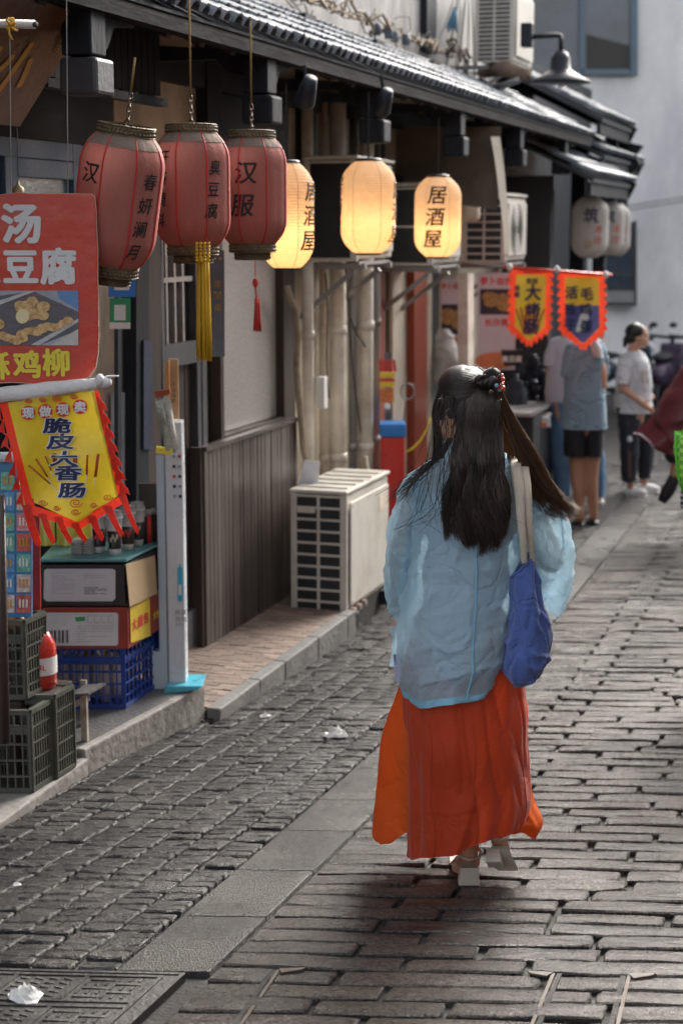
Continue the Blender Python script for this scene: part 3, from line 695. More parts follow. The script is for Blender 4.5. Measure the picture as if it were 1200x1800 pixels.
MB().tube([atR(716+12*math.cos(a*.35), 688+14*math.sin(a*.35), 11.3) for a in range(19)], .006, 6).build('ring', T['galv'], hk, True); MB().tube([atR(714, 702, 11.3), atR(706, 760, 11.3)], .006, 6).build('stem', T['galv'], hk)
# yellow hose across the door
ho = thing('yellow_hose', 'thin yellow hose hanging in a curve beside the red door post', 'hose', atR(735, 780, 11))
MB().tube([atR(x, y_, 10.8) for x, y_ in ((712, 795), (725, 788), (738, 775), (750, 755), (757, 735))], .008, 6).build('hose', T['yellow'], ho, True)
# ------------------------------------------------------------------ food posters and the far snack stall
PK = mat('pinkish_poster', (.6, .53, .55), .5, var=.05); DK = mat('poster_dark', (.02, .02, .035), .5)
FOOD = mat('fried_food_print', (.42, .24, .07), .5, var=.6, vs=60, bump=0, stain=(.12, .05, .02), ss=70, sa=.9)
def poster(name, lab, rct, Rr, title, sub, ts, pics):
    t = thing(name, lab, 'poster', atR((rct[0]+rct[2])/2, rct[3], Rr))
    cq(rect(*rct), Rr, .012).build('sheet', PK, t)
    cx = (rct[0]+rct[2])/2
    for (tt, yy, s) in ((title, rct[1]+ts*1.0, ts), (sub, rct[3]-ts*1.4 if name == 'x' else pics[1]+ts*.95, ts)):
        letter(tt, T['redink'], t, camflat(cx, yy, Rr), s/F*Rr/.98*1.0, bold=.03)
    a, b = pics
    cq(rect(rct[0]+4, a, rct[2]-4, b), Rr-.004, .003).build('picture', DK, t)
    mb_ = MB(); random.seed(len(title))
    for k in range(7):
        cxx = cx+random.uniform(-.28, .28)*(rct[2]-rct[0]); cyy = (a+b)/2+random.uniform(-.22, .22)*(b-a); o = camflat(cxx, cyy, Rr, .008+.0006*k); rr = random.uniform(.05, .08)
        mb_.add([o(rr*(1+.25*nz(q, k))*math.cos(q*.523), rr*.7*(1+.25*nz(q, k, 4))*math.sin(q*.523)) for q in range(12)], [tuple(range(12))])
    mb_.build('food_print', FOOD, t)
    return t
poster('food_poster', 'narrow pink poster with red writing and fried snack photo behind the woman head', (769, 492, 822, 650), 13.4, '萝卜丝饼', '小吃', 11, (535, 588))
pp = poster('food_poster', 'wide pink poster with red writing and fried food photo left of the hanging pennants', (839, 480, 905, 650), 13.3, '萝卜丝饼', '长沙臭', 14, (508, 553))
dq = MB(); o = camflat(870, 634, 13.3, .006); dq.add([o(.17*math.cos(q*.3), .07*math.sin(q*.3)) for q in range(21)], [tuple(range(21))]); dq.build('orange_print', mat('orange_print', (.7, .2, .08), .5), pp)
bw = MB(); o = camflat(898, 628, 13.2, .0)
cq([(880, 615), (919, 615), (913, 643), (886, 643)], 13.15, .03).build('bowl_print', T['black'], pp)
letter('臭豆腐', T['white'], pp, camflat(899, 631, 13.14), .055, bold=.03)
sx([(822, 480), (832, 480), (832, 700), (822, 700)], -3.0, .08, 'white_post', T['pvc'])
stall = thing('snack_stall', 'dark open snack stall with lit counter beyond the doors where customers stand', 'stall', (-3.0, 14, -.28))
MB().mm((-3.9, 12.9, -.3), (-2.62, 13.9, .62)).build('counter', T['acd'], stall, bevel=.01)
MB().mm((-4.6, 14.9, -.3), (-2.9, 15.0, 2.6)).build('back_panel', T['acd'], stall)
MB().mm((-3.41, 12.7, .63), (-2.6, 13.6, .66)).build('worktop', T['galv'], stall)
tr = thing('food_tray', 'white tray of fried snacks and orange sauce on the dark stall counter', 'tray', atR(935, 745, 13.4))
cq([(900, 730), (966, 733), (968, 752), (900, 755)], 13.4, .25).build('tray', T['white'], tr, bevel=.01)
cq([(915, 742), (960, 743), (960, 750), (915, 751)], 13.39, .006).build('orange_label', mat('orange_label', (.8, .22, .1), .5), tr)
random.seed(4)
for k in range(26):
    p = atR(random.uniform(903, 964), 731+random.uniform(-3, 1), 13.45+random.uniform(0, .2)); MB().ell(p, (.025, .02, .018), 7, 5).build('fried_piece', FOOD if k % 3 else T['white'], tr, True)
urn = thing('steel_urn', 'dark steel urn with lid on the stall counter below the bowl poster', 'urn', atR(905, 735, 13.6))
MB().lathe([(0, 0), (.09, 0), (.1, .05), (.1, .2), (.06, .25), (.07, .27), (.02, .3), (.02, .34), (0, .34)], 20, atR(905, 728, 13.6)).build('urn_body', T['blackm'], urn, True)
rk = thing('dark_rack', 'dark rack of pots and bottles at the back of the snack stall', 'rack', (-2.75, 14.6, .6))
random.seed(9)
for k in range(9):
    p = atR(915+random.uniform(0, 45), 650+k*9, 14.0+.03*k); MB().lathe([(0, 0), (.05, 0), (.055, .1), (.02, .14), (0, .14)], 10, p).build('pot', T['blackm'] if k % 3 else T['dark'], rk, True)
cq(rect(905, 640, 965, 740), 14.35, .05).build('rack_board', T['dark'], rk)

# ------------------------------------------------------------------ the houses on the other side of the narrow lane (right of the view)
opp = thing('opposite_house', 'plastered two storey house row across the lane, outside the right of the picture', 'building', (2.6, 4, 0))
MB().mm((2.4, -8, -1), (2.6, 15, 5.6)).build('wall', T['cream'], opp)
MB().prism([(1.75, -8, 3.0), (1.75, 15, 3.0), (2.45, 15, 3.4), (2.45, -8, 3.4)], (0, 0, .05)).build('eave', T['pan'], opp)
for k in range(6):
    y = -6+k*3.4; dq_ = MB().mm((2.33, y, -.5), (2.38, y+1.5, 2.4)).build('door', T['redwood'], opp); MB().mm((2.30, y+.7, .9), (2.325, y+.74, 1.1)).build('handle', T['brass'], dq_)
    MB().mm((2.33, y, 3.7), (2.38, y+1.4, 4.8)).build('window', T['dglass'], opp)
# ------------------------------------------------------------------ second building with stepped eaves, white building beyond
b2 = thing('eaved_house', 'dark timber house beyond the shop with three small stepped tiled eaves', 'building', (-3.6, 18, -.3))
MB().mm((-5, 16.05, -.4), (-3.7, 21.6, 3.9)).build('wall', T['dark'], b2)
def small_roof(xe, ze, ya, yb, depth, s, name='roof'):
    r_ = MB().prism([(xe, ya, ze), (xe, yb, ze), (xe-depth, yb, ze+depth*s), (xe-depth, ya, ze+depth*s)], (0, 0, -.035)).build(name, T['pan'], b2)
    MB().mm((xe-.06, ya, ze-.15), (xe-.02, yb, ze-.03)).build('fascia', T['darkh'], b2)
    MB().bar((xe+.02, yb, ze-.06), (xe-depth, yb, ze-.06+depth*s), .05, .16).build('barge_board', T['darkh'], b2)
    rest = MB(); yy = ya; i = 0
    while yy < yb:
        for c in range(int(depth/.19)+1):
            me = random.choice(TM); M = Euler((random.gauss(0, .03), math.atan(s), 0)).to_matrix(); loc = Vector((xe+.03-c*.19, yy, ze+.012+c*.19*s))
            rest.add([loc+M @ v.co for v in me.vertices], [tuple(p.vertices) for p in me.polygons])
        yy += .115
    rest.build('roof_tiles', T['tile'], r_, kind='stuff')
small_roof(-2.62, 3.17, 15.95, 17.9, 1.1, .5)
small_roof(-2.62, 2.83, 16.1, 18.55, .8, .5)
small_roof(-2.45, 2.56, 14.5, 16.8, .7, .5)
for (x, y_, a, b) in ((-2.75, 17.3, 2.2, 3.1), (-2.72, 17.9, 2.3, 3.1), (-2.7, 16.4, -.3, 2.8), (-3.0, 16.9, -.3, 3.1), (-3.3, 18.4, -.3, 3.0)):
    MB().mm((x-.06, y_, a), (x+.06, y_+.14, b)).build('post', T['dark'], b2)
MB().prism([(-2.70, 17.92, 3.05), (-2.5, 17.92, 3.0), (-2.58, 17.92, 2.9), (-2.52, 17.92, 2.8), (-2.62, 17.92, 2.7), (-2.7, 17.92, 2.4)], (0, .08, 0)).build('carved_brace', T['dark'], b2)
MB().mm((-3.7, 16.0, 1.0), (-3.1, 16.1, 2.5)).build('shutter', T['acd'], b2)
for k in range(9): MB().mm((-3.6, 15.985, 1.55+k*.05), (-3.35, 15.998, 1.58+k*.05)).build('louvre', T['frame'], b2)
cq(rect(905, 425, 935, 465), 16.4, .03).build('window_pane', mat('grey_green_pane', (.25, .3, .3), .3), b2)
gt = thing('grey_awning', 'crumpled grey sheet awning between the eaves of the two old houses', 'awning', (-2.9, 14.8, 2.7))
MB().grid(8, 6, lambda u, v: atY(872+u*66-v*6, 258+18*u-26*u*v+44*v-12*math.sin(u*5)*v, 14.4+.3*v)).build('sheet', mat('grey_sheet', (.3, .3, .31), .6), gt, True)
for k, (px, py, lab) in enumerate(((916, 405, 'small frosted wall lamp under the grey awning, left of two'), (940, 400, 'small frosted wall lamp under the grey awning, right of two'))):
    t = thing('wall_lamp', lab, 'lamp', atR(px, py, 15.5)); p = atR(px, py, 15.5)
    MB().lathe([(0, -.08), (.06, -.07), (.07, 0), (.06, .07), (0, .08)], 14, p).build('lamp_glass', T['white'], t, True)
    MB().lathe([(0, .08), (.05, .08), (.03, .16), (.012, .3), (0, .3)], 10, p).build('lamp_cap', T['blackm'], t, True)
wb = thing('white_building', 'tall whitewashed building closing the lane with dark framed windows', 'building', atR(1100, 700, 24))
def wq(pts, Rr, th, name, m, par=None, **k): return cq(pts, Rr, th).build(name, m, par or wb, **k)
A = atR(700, 700, 25.5); 
MB().prism([A-cr*12+UP*(-1-A.z), A+cr*16+UP*(-1-A.z), A+cr*16+UP*(7.4-A.z), A-cr*12+UP*(7.4-A.z)], cf*6).build('wall', T['white_wall'], wb)
w1 = wq([(924, -160), (1119, -160), (1119, 129), (924, 129)], 25.45, .1, 'window', T['dglass'])
for r_ in ((1108, -160, 1120, 131), (1018, -160, 1027, 128), (924, -160, 932, 128), (924, 122, 1107, 131)): wq(rect(*r_), 25.38, .06, 'frame', mat('blue_grey_frame', (.12, .17, .22), .5) if 'bg' not in T else T['bg'], w1)
wq([(1030, 60), (1105, 80), (1105, 121), (1030, 121)], 25.44, .01, 'reflected_roof', mat('roof_reflection_tone', (.05, .045, .04), .6), w1)  # roof reflection drawn as a dark sheet on the pane
w2 = wq(rect(1062, 392, 1116, 536), 25.46, .05, 'window', T['dglass'])
for r_ in ((1066, 398, 1085, 505), (1090, 398, 1108, 505)): wq(rect(*r_), 25.44, .01, 'pane', T['blueframe'], w2)
for r_ in ((1057, 388, 1062, 540), (1116, 388, 1121, 540), (1062, 536, 1116, 541)): wq(rect(*r_), 25.3, .12, 'frame', T['white'], w2)
gr_ = T['frame']
for k in range(8): wq(rect(1063+k*7.2, 390, 1064.6+k*7.2, 537), 25.2, .03, 'guard_bar', gr_, w2)
for y_ in (390, 435, 480, 534): wq(rect(1060, y_, 1118, y_+4), 25.18, .05, 'guard_rail', T['bg'] if 'bg' in T else gr_, w2)
for x in (1060, 1114): wq(rect(x, 388, x+4, 538), 25.18, .06, 'guard_rail', gr_, w2)
wq(rect(1062, 512, 1112, 532), 25.3, .2, 'flower_box', T['white'], w2)
# power lines along the white wall
for k, (dy, lab) in enumerate(((0, 'upper grey cable strung along the white building wall'), (7, 'lower grey cable strung along the white building wall'))):
    cb_ = MB().tube([atR(1060+i*16, 371+dy-6*math.sin(i*.16)*1.5-i*1.7, 24.9) for i in range(14)], .012, 5).build('wall_cable', T['galv'], None, True, cat='cable', label=lab)
# parked scooters by the wall
def scooter(loc, rz, m, label):
    t = thing('scooter', label, 'scooter', loc, rz, 'scooters parked by the white wall', world=False)
    for x in (-.6, .62):
        MB().tube([(x+.21*math.cos(a*.4), 0, .24+.21*math.sin(a*.4)) for a in range(17)], .05, 8, False).build('wheel', T['black'], t, True)
    MB().ell((-.35, 0, .58), (.42, .16, .2), 16, 10).build('body', m, t, True)
    MB().ell((-.3, 0, .8), (.38, .15, .07), 16, 8).build('seat', T['black'], t, True)
    MB().prism([(.3, -.16, .35), (.5, -.18, .55), (.45, -.2, .95), (.33, -.18, .95), (.2, -.14, .4)], (0, .34, 0)).build('front_shield', m, t, bevel=.03)
    MB().mm((-.1, -.15, .28), (.35, .15, .35)).build('footboard', T['black'], t, bevel=.02)
    MB().tube([(.42, -.33, 1.05), (.38, 0, 1.02), (.42, .33, 1.05)], .022, 8).build('handlebar', T['black'], t, True)
    MB().tube([(.4, 0, 1.0), (.62, 0, .3)], .03, 8).build('fork', T['blackm'], t, True)
    MB().ell((.5, 0, .9), (.06, .09, .07), 10, 8).build('headlight', T['white'], t, True)
    for s in (-1, 1): MB().ell((.4, s*.27, 1.2), (.015, .06, .04), 8, 6).build('mirror', T['blackm'], t, True)
    return t
PUR = mat('purple_paint', (.08, .05, .09), .3); SLV = mat('dark_blue_paint', (.05, .07, .1), .3)
for px, py, rz, m, lab in ((1168, 712, YAW+1.2, PUR, 'dark purple scooter parked by the wall right of the woman in white'), (1078, 712, YAW+.15, SLV, 'dark blue scooter parked by the wall between the standing customers'), (1218, 716, YAW+1.5, SLV, 'dark scooter parked by the wall at the right edge')):
    p = ground(px, py); p = atR(px, py, 22.5); p.z = gz(p.y)-.02; scooter(p, rz, m, lab)
# ------------------------------------------------------------------ street lamp on the wall
lp = thing('street_lamp', 'black gooseneck wall lamp with bell shade above the tiled roof', 'lamp', atR(985, 100, 14.2))
RL = 14.2
MB().box(atR(926, 62, RL), (.1, .1, .2)).build('wall_plate', T['blackm'], lp, bevel=.01)
MB().tube([atR(926, 65, RL), atR(978, 62, RL), atR(984, 63, RL), atR(985, 70, RL), atR(985, 92, RL)], .022, 10).build('arm', T['blackm'], lp, True)
s_ = RL/F
MB().lathe([(0, 0), (52*s_, 0), (51*s_, 3*s_), (30*s_, 14*s_), (22*s_, 20*s_), (18*s_, 22*s_), (17*s_, 40*s_), (12*s_, 50*s_), (4*s_, 54*s_), (4*s_, 60*s_), (0, 60*s_)], 28, atR(983, 146, RL)).build('shade', T['blackm'], lp, True)
MB().ell(atR(985, 149, RL), (.03, .03, .03), 10, 8).build('bulb', T['white'], lp, True)
# blue rag on upper wall and cables
rg = thing('blue_rag', 'frayed blue string hanging on the stained upper wall', 'string', atR(797, 30, 13.6))
for k in range(9): MB().tube([atR(798, 12, 13.6), atR(797+(k-4)*1.2, 28, 13.6), atR(793+(k-4)*2.4, 50+k % 3*4, 13.6)], .006, 4).build('strand', mat('faded_blue', (.12, .25, .38), .7) if k == 0 else bpy.data.materials['faded_blue'], rg, True)
for k in range(7):
    a = atR(800+k*6, -10, 14.0+.2*k); b = atR(700+k*30, 120+k*9, 13.4+.2*k)
    MB().tube([a.lerp(b, t/12)+Vector((0, 0, -.25*math.sin(math.pi*t/12)*(1+k % 3))) for t in range(13)], .007, 5).build('hanging_cable', T['black'] if k % 2 else T['galv'], None, True, cat='cable', group='loose cables above the tiled roof', label='%s loose cable sagging above the tiled roof, %s from the upper unit' % (('grey', 'black')[k % 2], ('nearest', 'second', 'third', 'fourth', 'fifth', 'sixth', 'farthest')[k]))
ww = thing('old_timber', 'weathered log end and pipe jutting over the roof below the upper unit', 'timber', atR(900, 130, 14.4))
MB().tube([atR(850, 128, 14.6), atR(880, 118, 14.3), atR(925, 132, 14.0)], [.05, .075, .05], 12).build('log', mat('weathered_log', (.2, .14, .1), .8, var=.4), ww, True)
MB().tube([atR(860, 155, 14.4), atR(885, 150, 14.2), atR(912, 140, 14.0)], .03, 8).build('pipe', T['galv'], ww, True)
# ------------------------------------------------------------------ red lanterns
LR = mat('dusty_red_silk', (.43, .135, .11), .75, var=.1, vs=7, bump=.25, bs=160, stretch=(1, 1, .35), stain=(.28, .15, .12), ss=5, sa=.55, transl=.25, tc='Object')
LRIB = mat('red_rib', (.5, .02, .02), .5)
DUST = mat('dusty_grey_red', (.2, .15, .12), .9, var=.3, bump=.3)
def lantern_r(a, v, R0=.155, Hh=.42):
    """octagonal pillow: v 0 bottom .. 1 top"""
    z = v*Hh; e = .5
    t = abs(v*2-1); prof = (1-max(0, (t-.5)/.5)**2.3*.34)
    lob = 1-.035*(1-abs(math.cos(4*(a)))**.7)*1
    return R0*prof*lob
def red_lantern(loc, label, rz, R0, Hh, tilt=(0, 0), texts=(), tassel=None, rope=.4):
    t = thing('red_lantern', label, 'lantern', loc, 0, 'faded red palace lanterns under the eave', world=False)
    t.rotation_euler = (tilt[0], tilt[1], rz)
    def P_(a, v, off=0): r_ = lantern_r(a, v, R0, Hh)+off; return Vector((r_*math.cos(a), r_*math.sin(a), (v-.5)*Hh))
    MB().grid(72, 30, lambda u, v: P_(2*math.pi*u, v), True).build('silk_cover', LR, t, True)
    MB().grid(72, 6, lambda u, v: P_(2*math.pi*u, .915+v*.085, .0015+.0005), True).build('dusty_top', DUST, t, True)
    for k in range(8): MB().tube([P_(math.pi/4*k, v/20, .001) for v in range(21)], .0032, 6).build('rib', LRIB, t, True)
    r1 = lantern_r(0, 1, R0, Hh)
    for nm, z, h_, rr in (('top_ring', Hh*.5, .032, r1*.98), ('bottom_ring', -Hh*.5-.035, .034, r1*.98), ('lower_ring', -Hh*.5-.066, .030, r1*.74)):
        br = MB()
        br.lathe([(rr-.006, z), (rr+.001, z), (rr+.001, z+h_), (rr-.006, z+h_)], 40); br.build(nm, T['brass'], t, True)
        m2 = MB()
        for k in range(40):
            for q in range(2):
                a = 2*math.pi*(k+.5*q)/40; m2.ell((math.cos(a)*(rr+.001), math.sin(a)*(rr+.001), z+h_*(.3+.4*q)), (.006, .006, .006), 6, 4)
        m2.build('filigree', T['brass'], t, True, kind='stuff')
        m2 = MB().lathe([(rr, z-.002), (rr+.006, z+.001), (rr, z+.004)], 40).lathe([(rr, z+h_-.004), (rr+.006, z+h_), (rr, z+h_+.003)], 40); m2.build('rim', T['brass'], t, True)
    for (body, a, vc, size, m, bold) in texts:
        def fn(x, y, a=a, vc=vc):
            v = min(.98, max(.02, vc+y/Hh)); r_ = lantern_r(a, v, R0, Hh); aa = a+x/r_
            return P_(aa, v, .003)
        letter(body, T[m], t, fn, size, bold=bold, shear=.12, line=1.35)
    # rope and chain
    top = Hh*.5+.03
    for k in range(5):
        c = Vector((0, 0, top+.012+k*.022)); ax = (k % 2)
        MB().tube([c+Vector((.007*math.cos(a*.7854)*(1-ax), .007*math.cos(a*.7854)*ax, .015*math.sin(a*.7854))) for a in range(9)], .0025, 5).build('chain_link', T['chain'], t, True)
    for k in range(2): MB().tube([(0, 0, top+.02), (.6*r1*(1-2*k), 0, top-.02)], .002, 4).build('hanger_wire', T['chain'], t)
    MB().tube([(0, 0, top+.11), (0, 0, top+.11+rope)], .0045, 6).build('rope', T['rope'], t, True)
    return t
def aview(px): # angle (about z) pointing towards the camera from azimuth of that column
    return YAW-math.pi/2
v_ = -math.pi/2+YAW
def ctr(px, py, R_): return atR(px, py, R_)
c1 = ctr(208, 352, 5.72); c2 = ctr(338, 334, 6.35); c3 = ctr(443, 337, 6.95)
red_lantern(c1, 'faded red lantern swinging at a slant, partly behind the hanging red sign', 0, .150, .45, tilt=(R_(2), R_(10)),
    texts=(('汉', v_-.62, .70, .075, 'black', .02), ('春\n妍\n澜\n月', v_+.78, .42, .060, 'black', .015)), rope=.12)
red_lantern(c2, 'middle faded red lantern with gold tassel hanging upright by an ochre rope', 0, .150, .425,
    texts=(('开\n芬\n调\n料', v_-.80, .50, .058, 'black', .015), ('臭\n豆\n腐', v_+.66, .50, .060, 'black', .015)), rope=.36)
red_lantern(c3, 'rightmost faded red lantern with two large black characters beside the first glowing lantern', 0, .150, .435,
    texts=(('汉\n服', v_-.16, .52, .098, 'black', .02),), rope=.34)
# gold tassel and the small red knot tassel, hanging grey sign
GOLD = mat('gold_tassel', (.85, .55, .04), .4, var=.3, stretch=(6, 6, .4), bump=.4, bs=40, transl=.3)
def strands(name, m, par, top, n, L, r0, r1, w=.0035, seed=1, kind=None):
    random.seed(seed); mb_ = MB()
    for k in range(n):
        a = random.uniform(0, 6.283); q = random.random()**.5; l = L*random.uniform(.9, 1)
        mb_.tube([top+Vector((math.cos(a)*q*(r0+(r1-r0)*t), math.sin(a)*q*(r0+(r1-r0)*t), -l*t)) for t in (0, .25, .6, 1)], w, 4)
    return mb_.build(name, m, par, True)
tg = thing('gold_tassel', 'long bright gold tassel hanging below the middle red lantern', 'tassel', atR(357, 455, 6.25))
strands('tassel_threads', GOLD, tg, atR(357, 452, 6.25), 90, .40, .022, .03)
for k in range(6):
    for q in range(4): MB().ell(atR(346+q*7, 428+k*6, 6.2), (.007, .007, .007), 8, 6).build('bead', GOLD, tg, True)
tt = thing('red_tassel', 'small red knotted tassel hanging in front of the frosted window', 'tassel', atR(450, 480, 7.2))
MB().tube([atR(449, 440, 7.2), atR(449, 485, 7.2)], .0025, 5).build('cord', T['redink'], tt); MB().ell(atR(449, 497, 7.2), (.014, .01, .022), 10, 8).build('knot', T['redink'], tt, True)
MB().tube([atR(449, 505, 7.2), atR(451, 525, 7.2)], .004, 5).build('cord', T['redink'], tt)
strands('threads', T['redink'], tt, atR(452, 524, 7.2), 40, .15, .008, .017, .003)
gs = thing('hanging_sign', 'narrow grey vertical hanging sign with faint gold writing beside the gold tassel', 'sign', atR(381, 440, 7.3))
cq([(368, 440), (394, 440), (395, 627), (370, 627)], 7.3, .03).build('board', mat('slate_sign', (.13, .14, .17), .5), gs)
letter('居\n酒\n屋', T['gold'], gs, camflat(383, 520, 7.29), .035, bold=.01, line=1.5)
for x in (378, 387):
    for y_ in (455, 515): MB().ell(atR(x, y_, 7.28), (.006, .006, .006), 8, 6).build('stud', T['gold'], gs, True)
# ------------------------------------------------------------------ glowing paper lanterns
def paper(name, col, tr, stain=(.5, .33, .2)):
    return mat(name, col, .75, spec=.2, var=.05, vs=4, bump=.1, bs=70, transl=tr, stain=stain, ss=5, sa=.35)
PAP = paper('oiled_paper', (.78, .63, .48), .6); PAPW = paper('white_paper', (.62, .6, .57), .35, (.4, .35, .3))
PRIB = mat('bamboo_hoop', (.55, .38, .2), .7, transl=.3, bump=0); CAP = mat('lantern_cap', (.03, .035, .045), .4)
def paper_lantern(loc, label, R0, Hh, group, pap, texts, glow=0, rz=0, rope=.35):
    t = thing('paper_lantern', label, 'lantern', loc, rz, group, world=False)
    def rad(v):
        tt_ = abs(v*2-1); return R0*(1-max(0, (tt_-.48)/.52)**2.4*.52)
    def P_(a, v, off=0):
        r_ = rad(v)+off+(.0011*math.cos(v*2*math.pi*34)); return Vector((r_*math.cos(a), r_*math.sin(a), (v-.5)*Hh))
    MB().grid(40, 137, lambda u, v: P_(2*math.pi*u, v), True).build('paper_cover', pap, t, True)
    for k in range(6): MB().tube([P_(math.pi/3*k+.25, v/24, .0005) for v in range(25)], .0013, 4).build('rib', PRIB, t, True)
    for z, nm in ((.5, 'top_cap'), (-.5, 'bottom_cap')):
        r_ = rad(1)*.98; zz = z*Hh; MB().lathe([(0 if z > 0 else r_*.55, zz-.004), (r_, zz-.008), (r_*1.02, zz+.012), (r_*.8, zz+.016), (0 if z > 0 else r_*.55, zz+.016)], 28).build(nm, CAP, t, True)
    for (body, a, vc, size, m, bold) in texts:
        def fn(x, y, a=a, vc=vc):
            v = min(.97, max(.03, vc+y/Hh)); r_ = rad(v); return P_(a+x/r_, v, .004)
        letter(body, T[m], t, fn, size, bold=bold, shear=.1, line=1.12)
    MB().tube([(0, 0, Hh/2), (0, 0, Hh/2+rope)], .004, 6).build('cord', T['black'], t)
    if glow:
        l = bpy.data.lights.new('bulb', 'POINT'); l.energy = glow; l.color = (1, .62, .26); l.shadow_soft_size = .035
        o = bpy.data.objects.new('bulb', l); COL.objects.link(o); o.parent = t; o.location = (0, 0, -Hh*.20)
    return t
T['brownink'] = mat('brown_ink', (.07, .025, .015), .6, bump=0)
GL = 'glowing paper lanterns under the eave'
v2 = v_
g1 = paper_lantern(ctr(504, 380, 7.55), 'glowing paper lantern half hidden behind the rightmost red lantern', .125, .475, GL, PAP, (('居\n酒\n屋', v2+1.05, .5, .10, 'brownink', .02),) , .75, 0)
g2 = paper_lantern(ctr(647, 365, 8.6), 'middle glowing paper lantern showing plain ribs, hanging alone before a wall unit', .143, .475, GL, PAP, (('居\n酒\n屋', v2+1.32, .45, .10, 'brownink', .02), ('居\n酒\n屋', v2-1.55, .5, .10, 'brownink', .02)) , .75, 0)
g3 = paper_lantern(ctr(769, 382, 9.9), 'farthest glowing paper lantern with three dark brown characters facing the viewer', .14, .475, GL, PAP, (('居\n酒\n屋', v2-.18, .5, .115, 'brownink', .02),) , .75, 0)
WG = 'white paper lanterns at the far house'
paper_lantern(ctr(1036, 400, 15.6), 'nearest white paper lantern with black and red characters at far house corner', .175, .56, WG, PAPW, (('筑', v2-.1, .70, .15, 'navy', .02), ('串\n烧', v2+.3, .38, .09, 'redink', .01), ('酒', v2-.25, .22, .08, 'gold', .01)), 0, 0, .25)
paper_lantern(ctr(1068, 402, 16.4), 'second white paper lantern mostly hidden behind the nearest white one', .16, .53, WG, PAPW, (('串\n烧', v2+.35, .4, .09, 'redink', .01), ('筑', v2-.1, .72, .13, 'navy', .02)), 0, 0, .25)
paper_lantern(ctr(1080, 405, 17.2), 'third white paper lantern peeking out rightmost at the far house corner', .16, .53, WG, PAPW, (('串\n烧', v2+.35, .4, .09, 'redink', .01), ('筑', v2-.1, .72, .13, 'navy', .02)), 0, 0, .25)
# black pendant spotlights under the eave
for k, (px, py, R2) in enumerate(((540, 160, 7.6), (675, 178, 8.8))):
    t = thing('spotlight', ('black spotlight under the eave above the first glowing lantern', 'black spotlight under the eave above the middle glowing lantern')[k], 'spotlight', atR(px, py, R2))
    M = Euler((.5, .5, 0)).to_matrix(); MB().lathe([(0, .07), (.03, .07), (.04, .02), (.05, -.06), (.045, -.07), (0, -.065)], 18, atR(px, py, R2), M).build('lamp_head', T['blackm'], t, True)
    MB().tube([atR(px, py-10, R2), atR(px-6, py-45, R2)], .01, 6).build('stem', T['blackm'], t)
# ------------------------------------------------------------------ far pair of pennants
RED = mat('red_pennant_cloth', (.72, .06, .02), .6, transl=.3, bump=.1, bs=90); YEL = mat('yellow_pennant_cloth', (.88, .74, .07), .6, transl=.1, var=.15, vs=3, bump=.1)
def pennant(name, label, fnp, parent_loc, Rr, group, fringe_fn, inner, arts):
    pass
def far_pennant(label, x0, x1, y0, y1, tip, Rr, chars, photo, skew=0):
    t = thing('pennant', label, 'pennant', atR((x0+x1)/2, y0, Rr), 0, 'yellow pennants with red borders')
    def pt(x, y_, off=0): return atR(x+skew*(y_-y0)/(y1-y0), y_, Rr+off+.02*math.sin((x-x0)*.09+y_*.03))
    xm = (x0+x1)/2
    MB().grid(12, 16, lambda u, v: pt(x0+(x1-x0)*u, y0+((y1+(tip-y1)*(1-abs(2*u-1)))-y0)*v)).build('border', RED, t, True)
    n = 7
    for k in range(n):
        ya = y0+(y1-y0)*k/n; h_ = (y1-y0)/n
        for xx, s_ in ((x1, 1), (x0, -1)):
            MB().add([pt(xx-s_, ya, .0005), pt(xx+s_*6, ya+h_*.8, .0005), pt(xx-s_, ya+h_, .0005)], [(0, 1, 2)]).build('tooth', RED, t)
    for k in range(8):
        xa = x0+(x1-x0)*k/8; xb = x0+(x1-x0)*(k+1)/8
        f = lambda x: y1+(tip-y1)*(1-abs((x-xm)/(x1-xm)))-1
        MB().add([pt(xa, f(xa), .0005), pt(xb, f(xb), .0005), pt((xa+xb)/2, f((xa+xb)/2)+9, .0005)], [(0, 2, 1)]).build('tooth', RED, t)
    ins = 9
    MB().grid(12, 16, lambda u, v: pt(x0+ins+(x1-x0-2*ins)*u, y0+ins+((y1-6+(tip-y1)*(1-abs(2*u-1)))-y0-ins)*v, -.004)).build('field', YEL, t, True)
    if photo == 1:
        MB().grid(10, 6, lambda u, v: pt(x0+ins+(x1-x0-2*ins)*u, y1-45+((38+(tip-y1)*(1-abs(2*u-1))))*v, -.0065)).build('print', mat('blue_print', (.12, .13, .35), .5), t)
        disc(T['white'], t, lambda x, y: pt((x0+x1)/2, y1-22, -.012)+cr*x+UP*y, .13, 'plate_print', 24, .105)
    else:
        for k in range(7):
            xx = x0+16+k*(x1-x0-32)/6; MB().tube([pt(xx+(k-3)*2, y1-46+abs(k-3)*3, -.007), pt(xx*.5+.25*(x0+x1), y1+4, -.007)], .007, 6).build('sausage_print', mat('sausage_print', (.5, .12, .05), .5) if 'sausage_print' not in bpy.data.materials else bpy.data.materials['sausage_print'], t)
    for (ch, x, y_, s) in chars:
        letter(ch, T['navy'], t, lambda a, b, x=x, y_=y_: pt(x, y_, -.022)+cr*a+UP*b, s*1.15*Rr/F, bold=.03)
    return t
far_pennant('left of the two small yellow pennants hanging above the customers, with sausage print', 898, 968, 474, 580, 606, 12.2, (('大', 937, 514, 26), ('烤', 937, 545, 24), ('肠', 936, 574, 25), ('香\n脆', 909, 512, 9), ('现做', 935, 494, 9)), 0, -3)
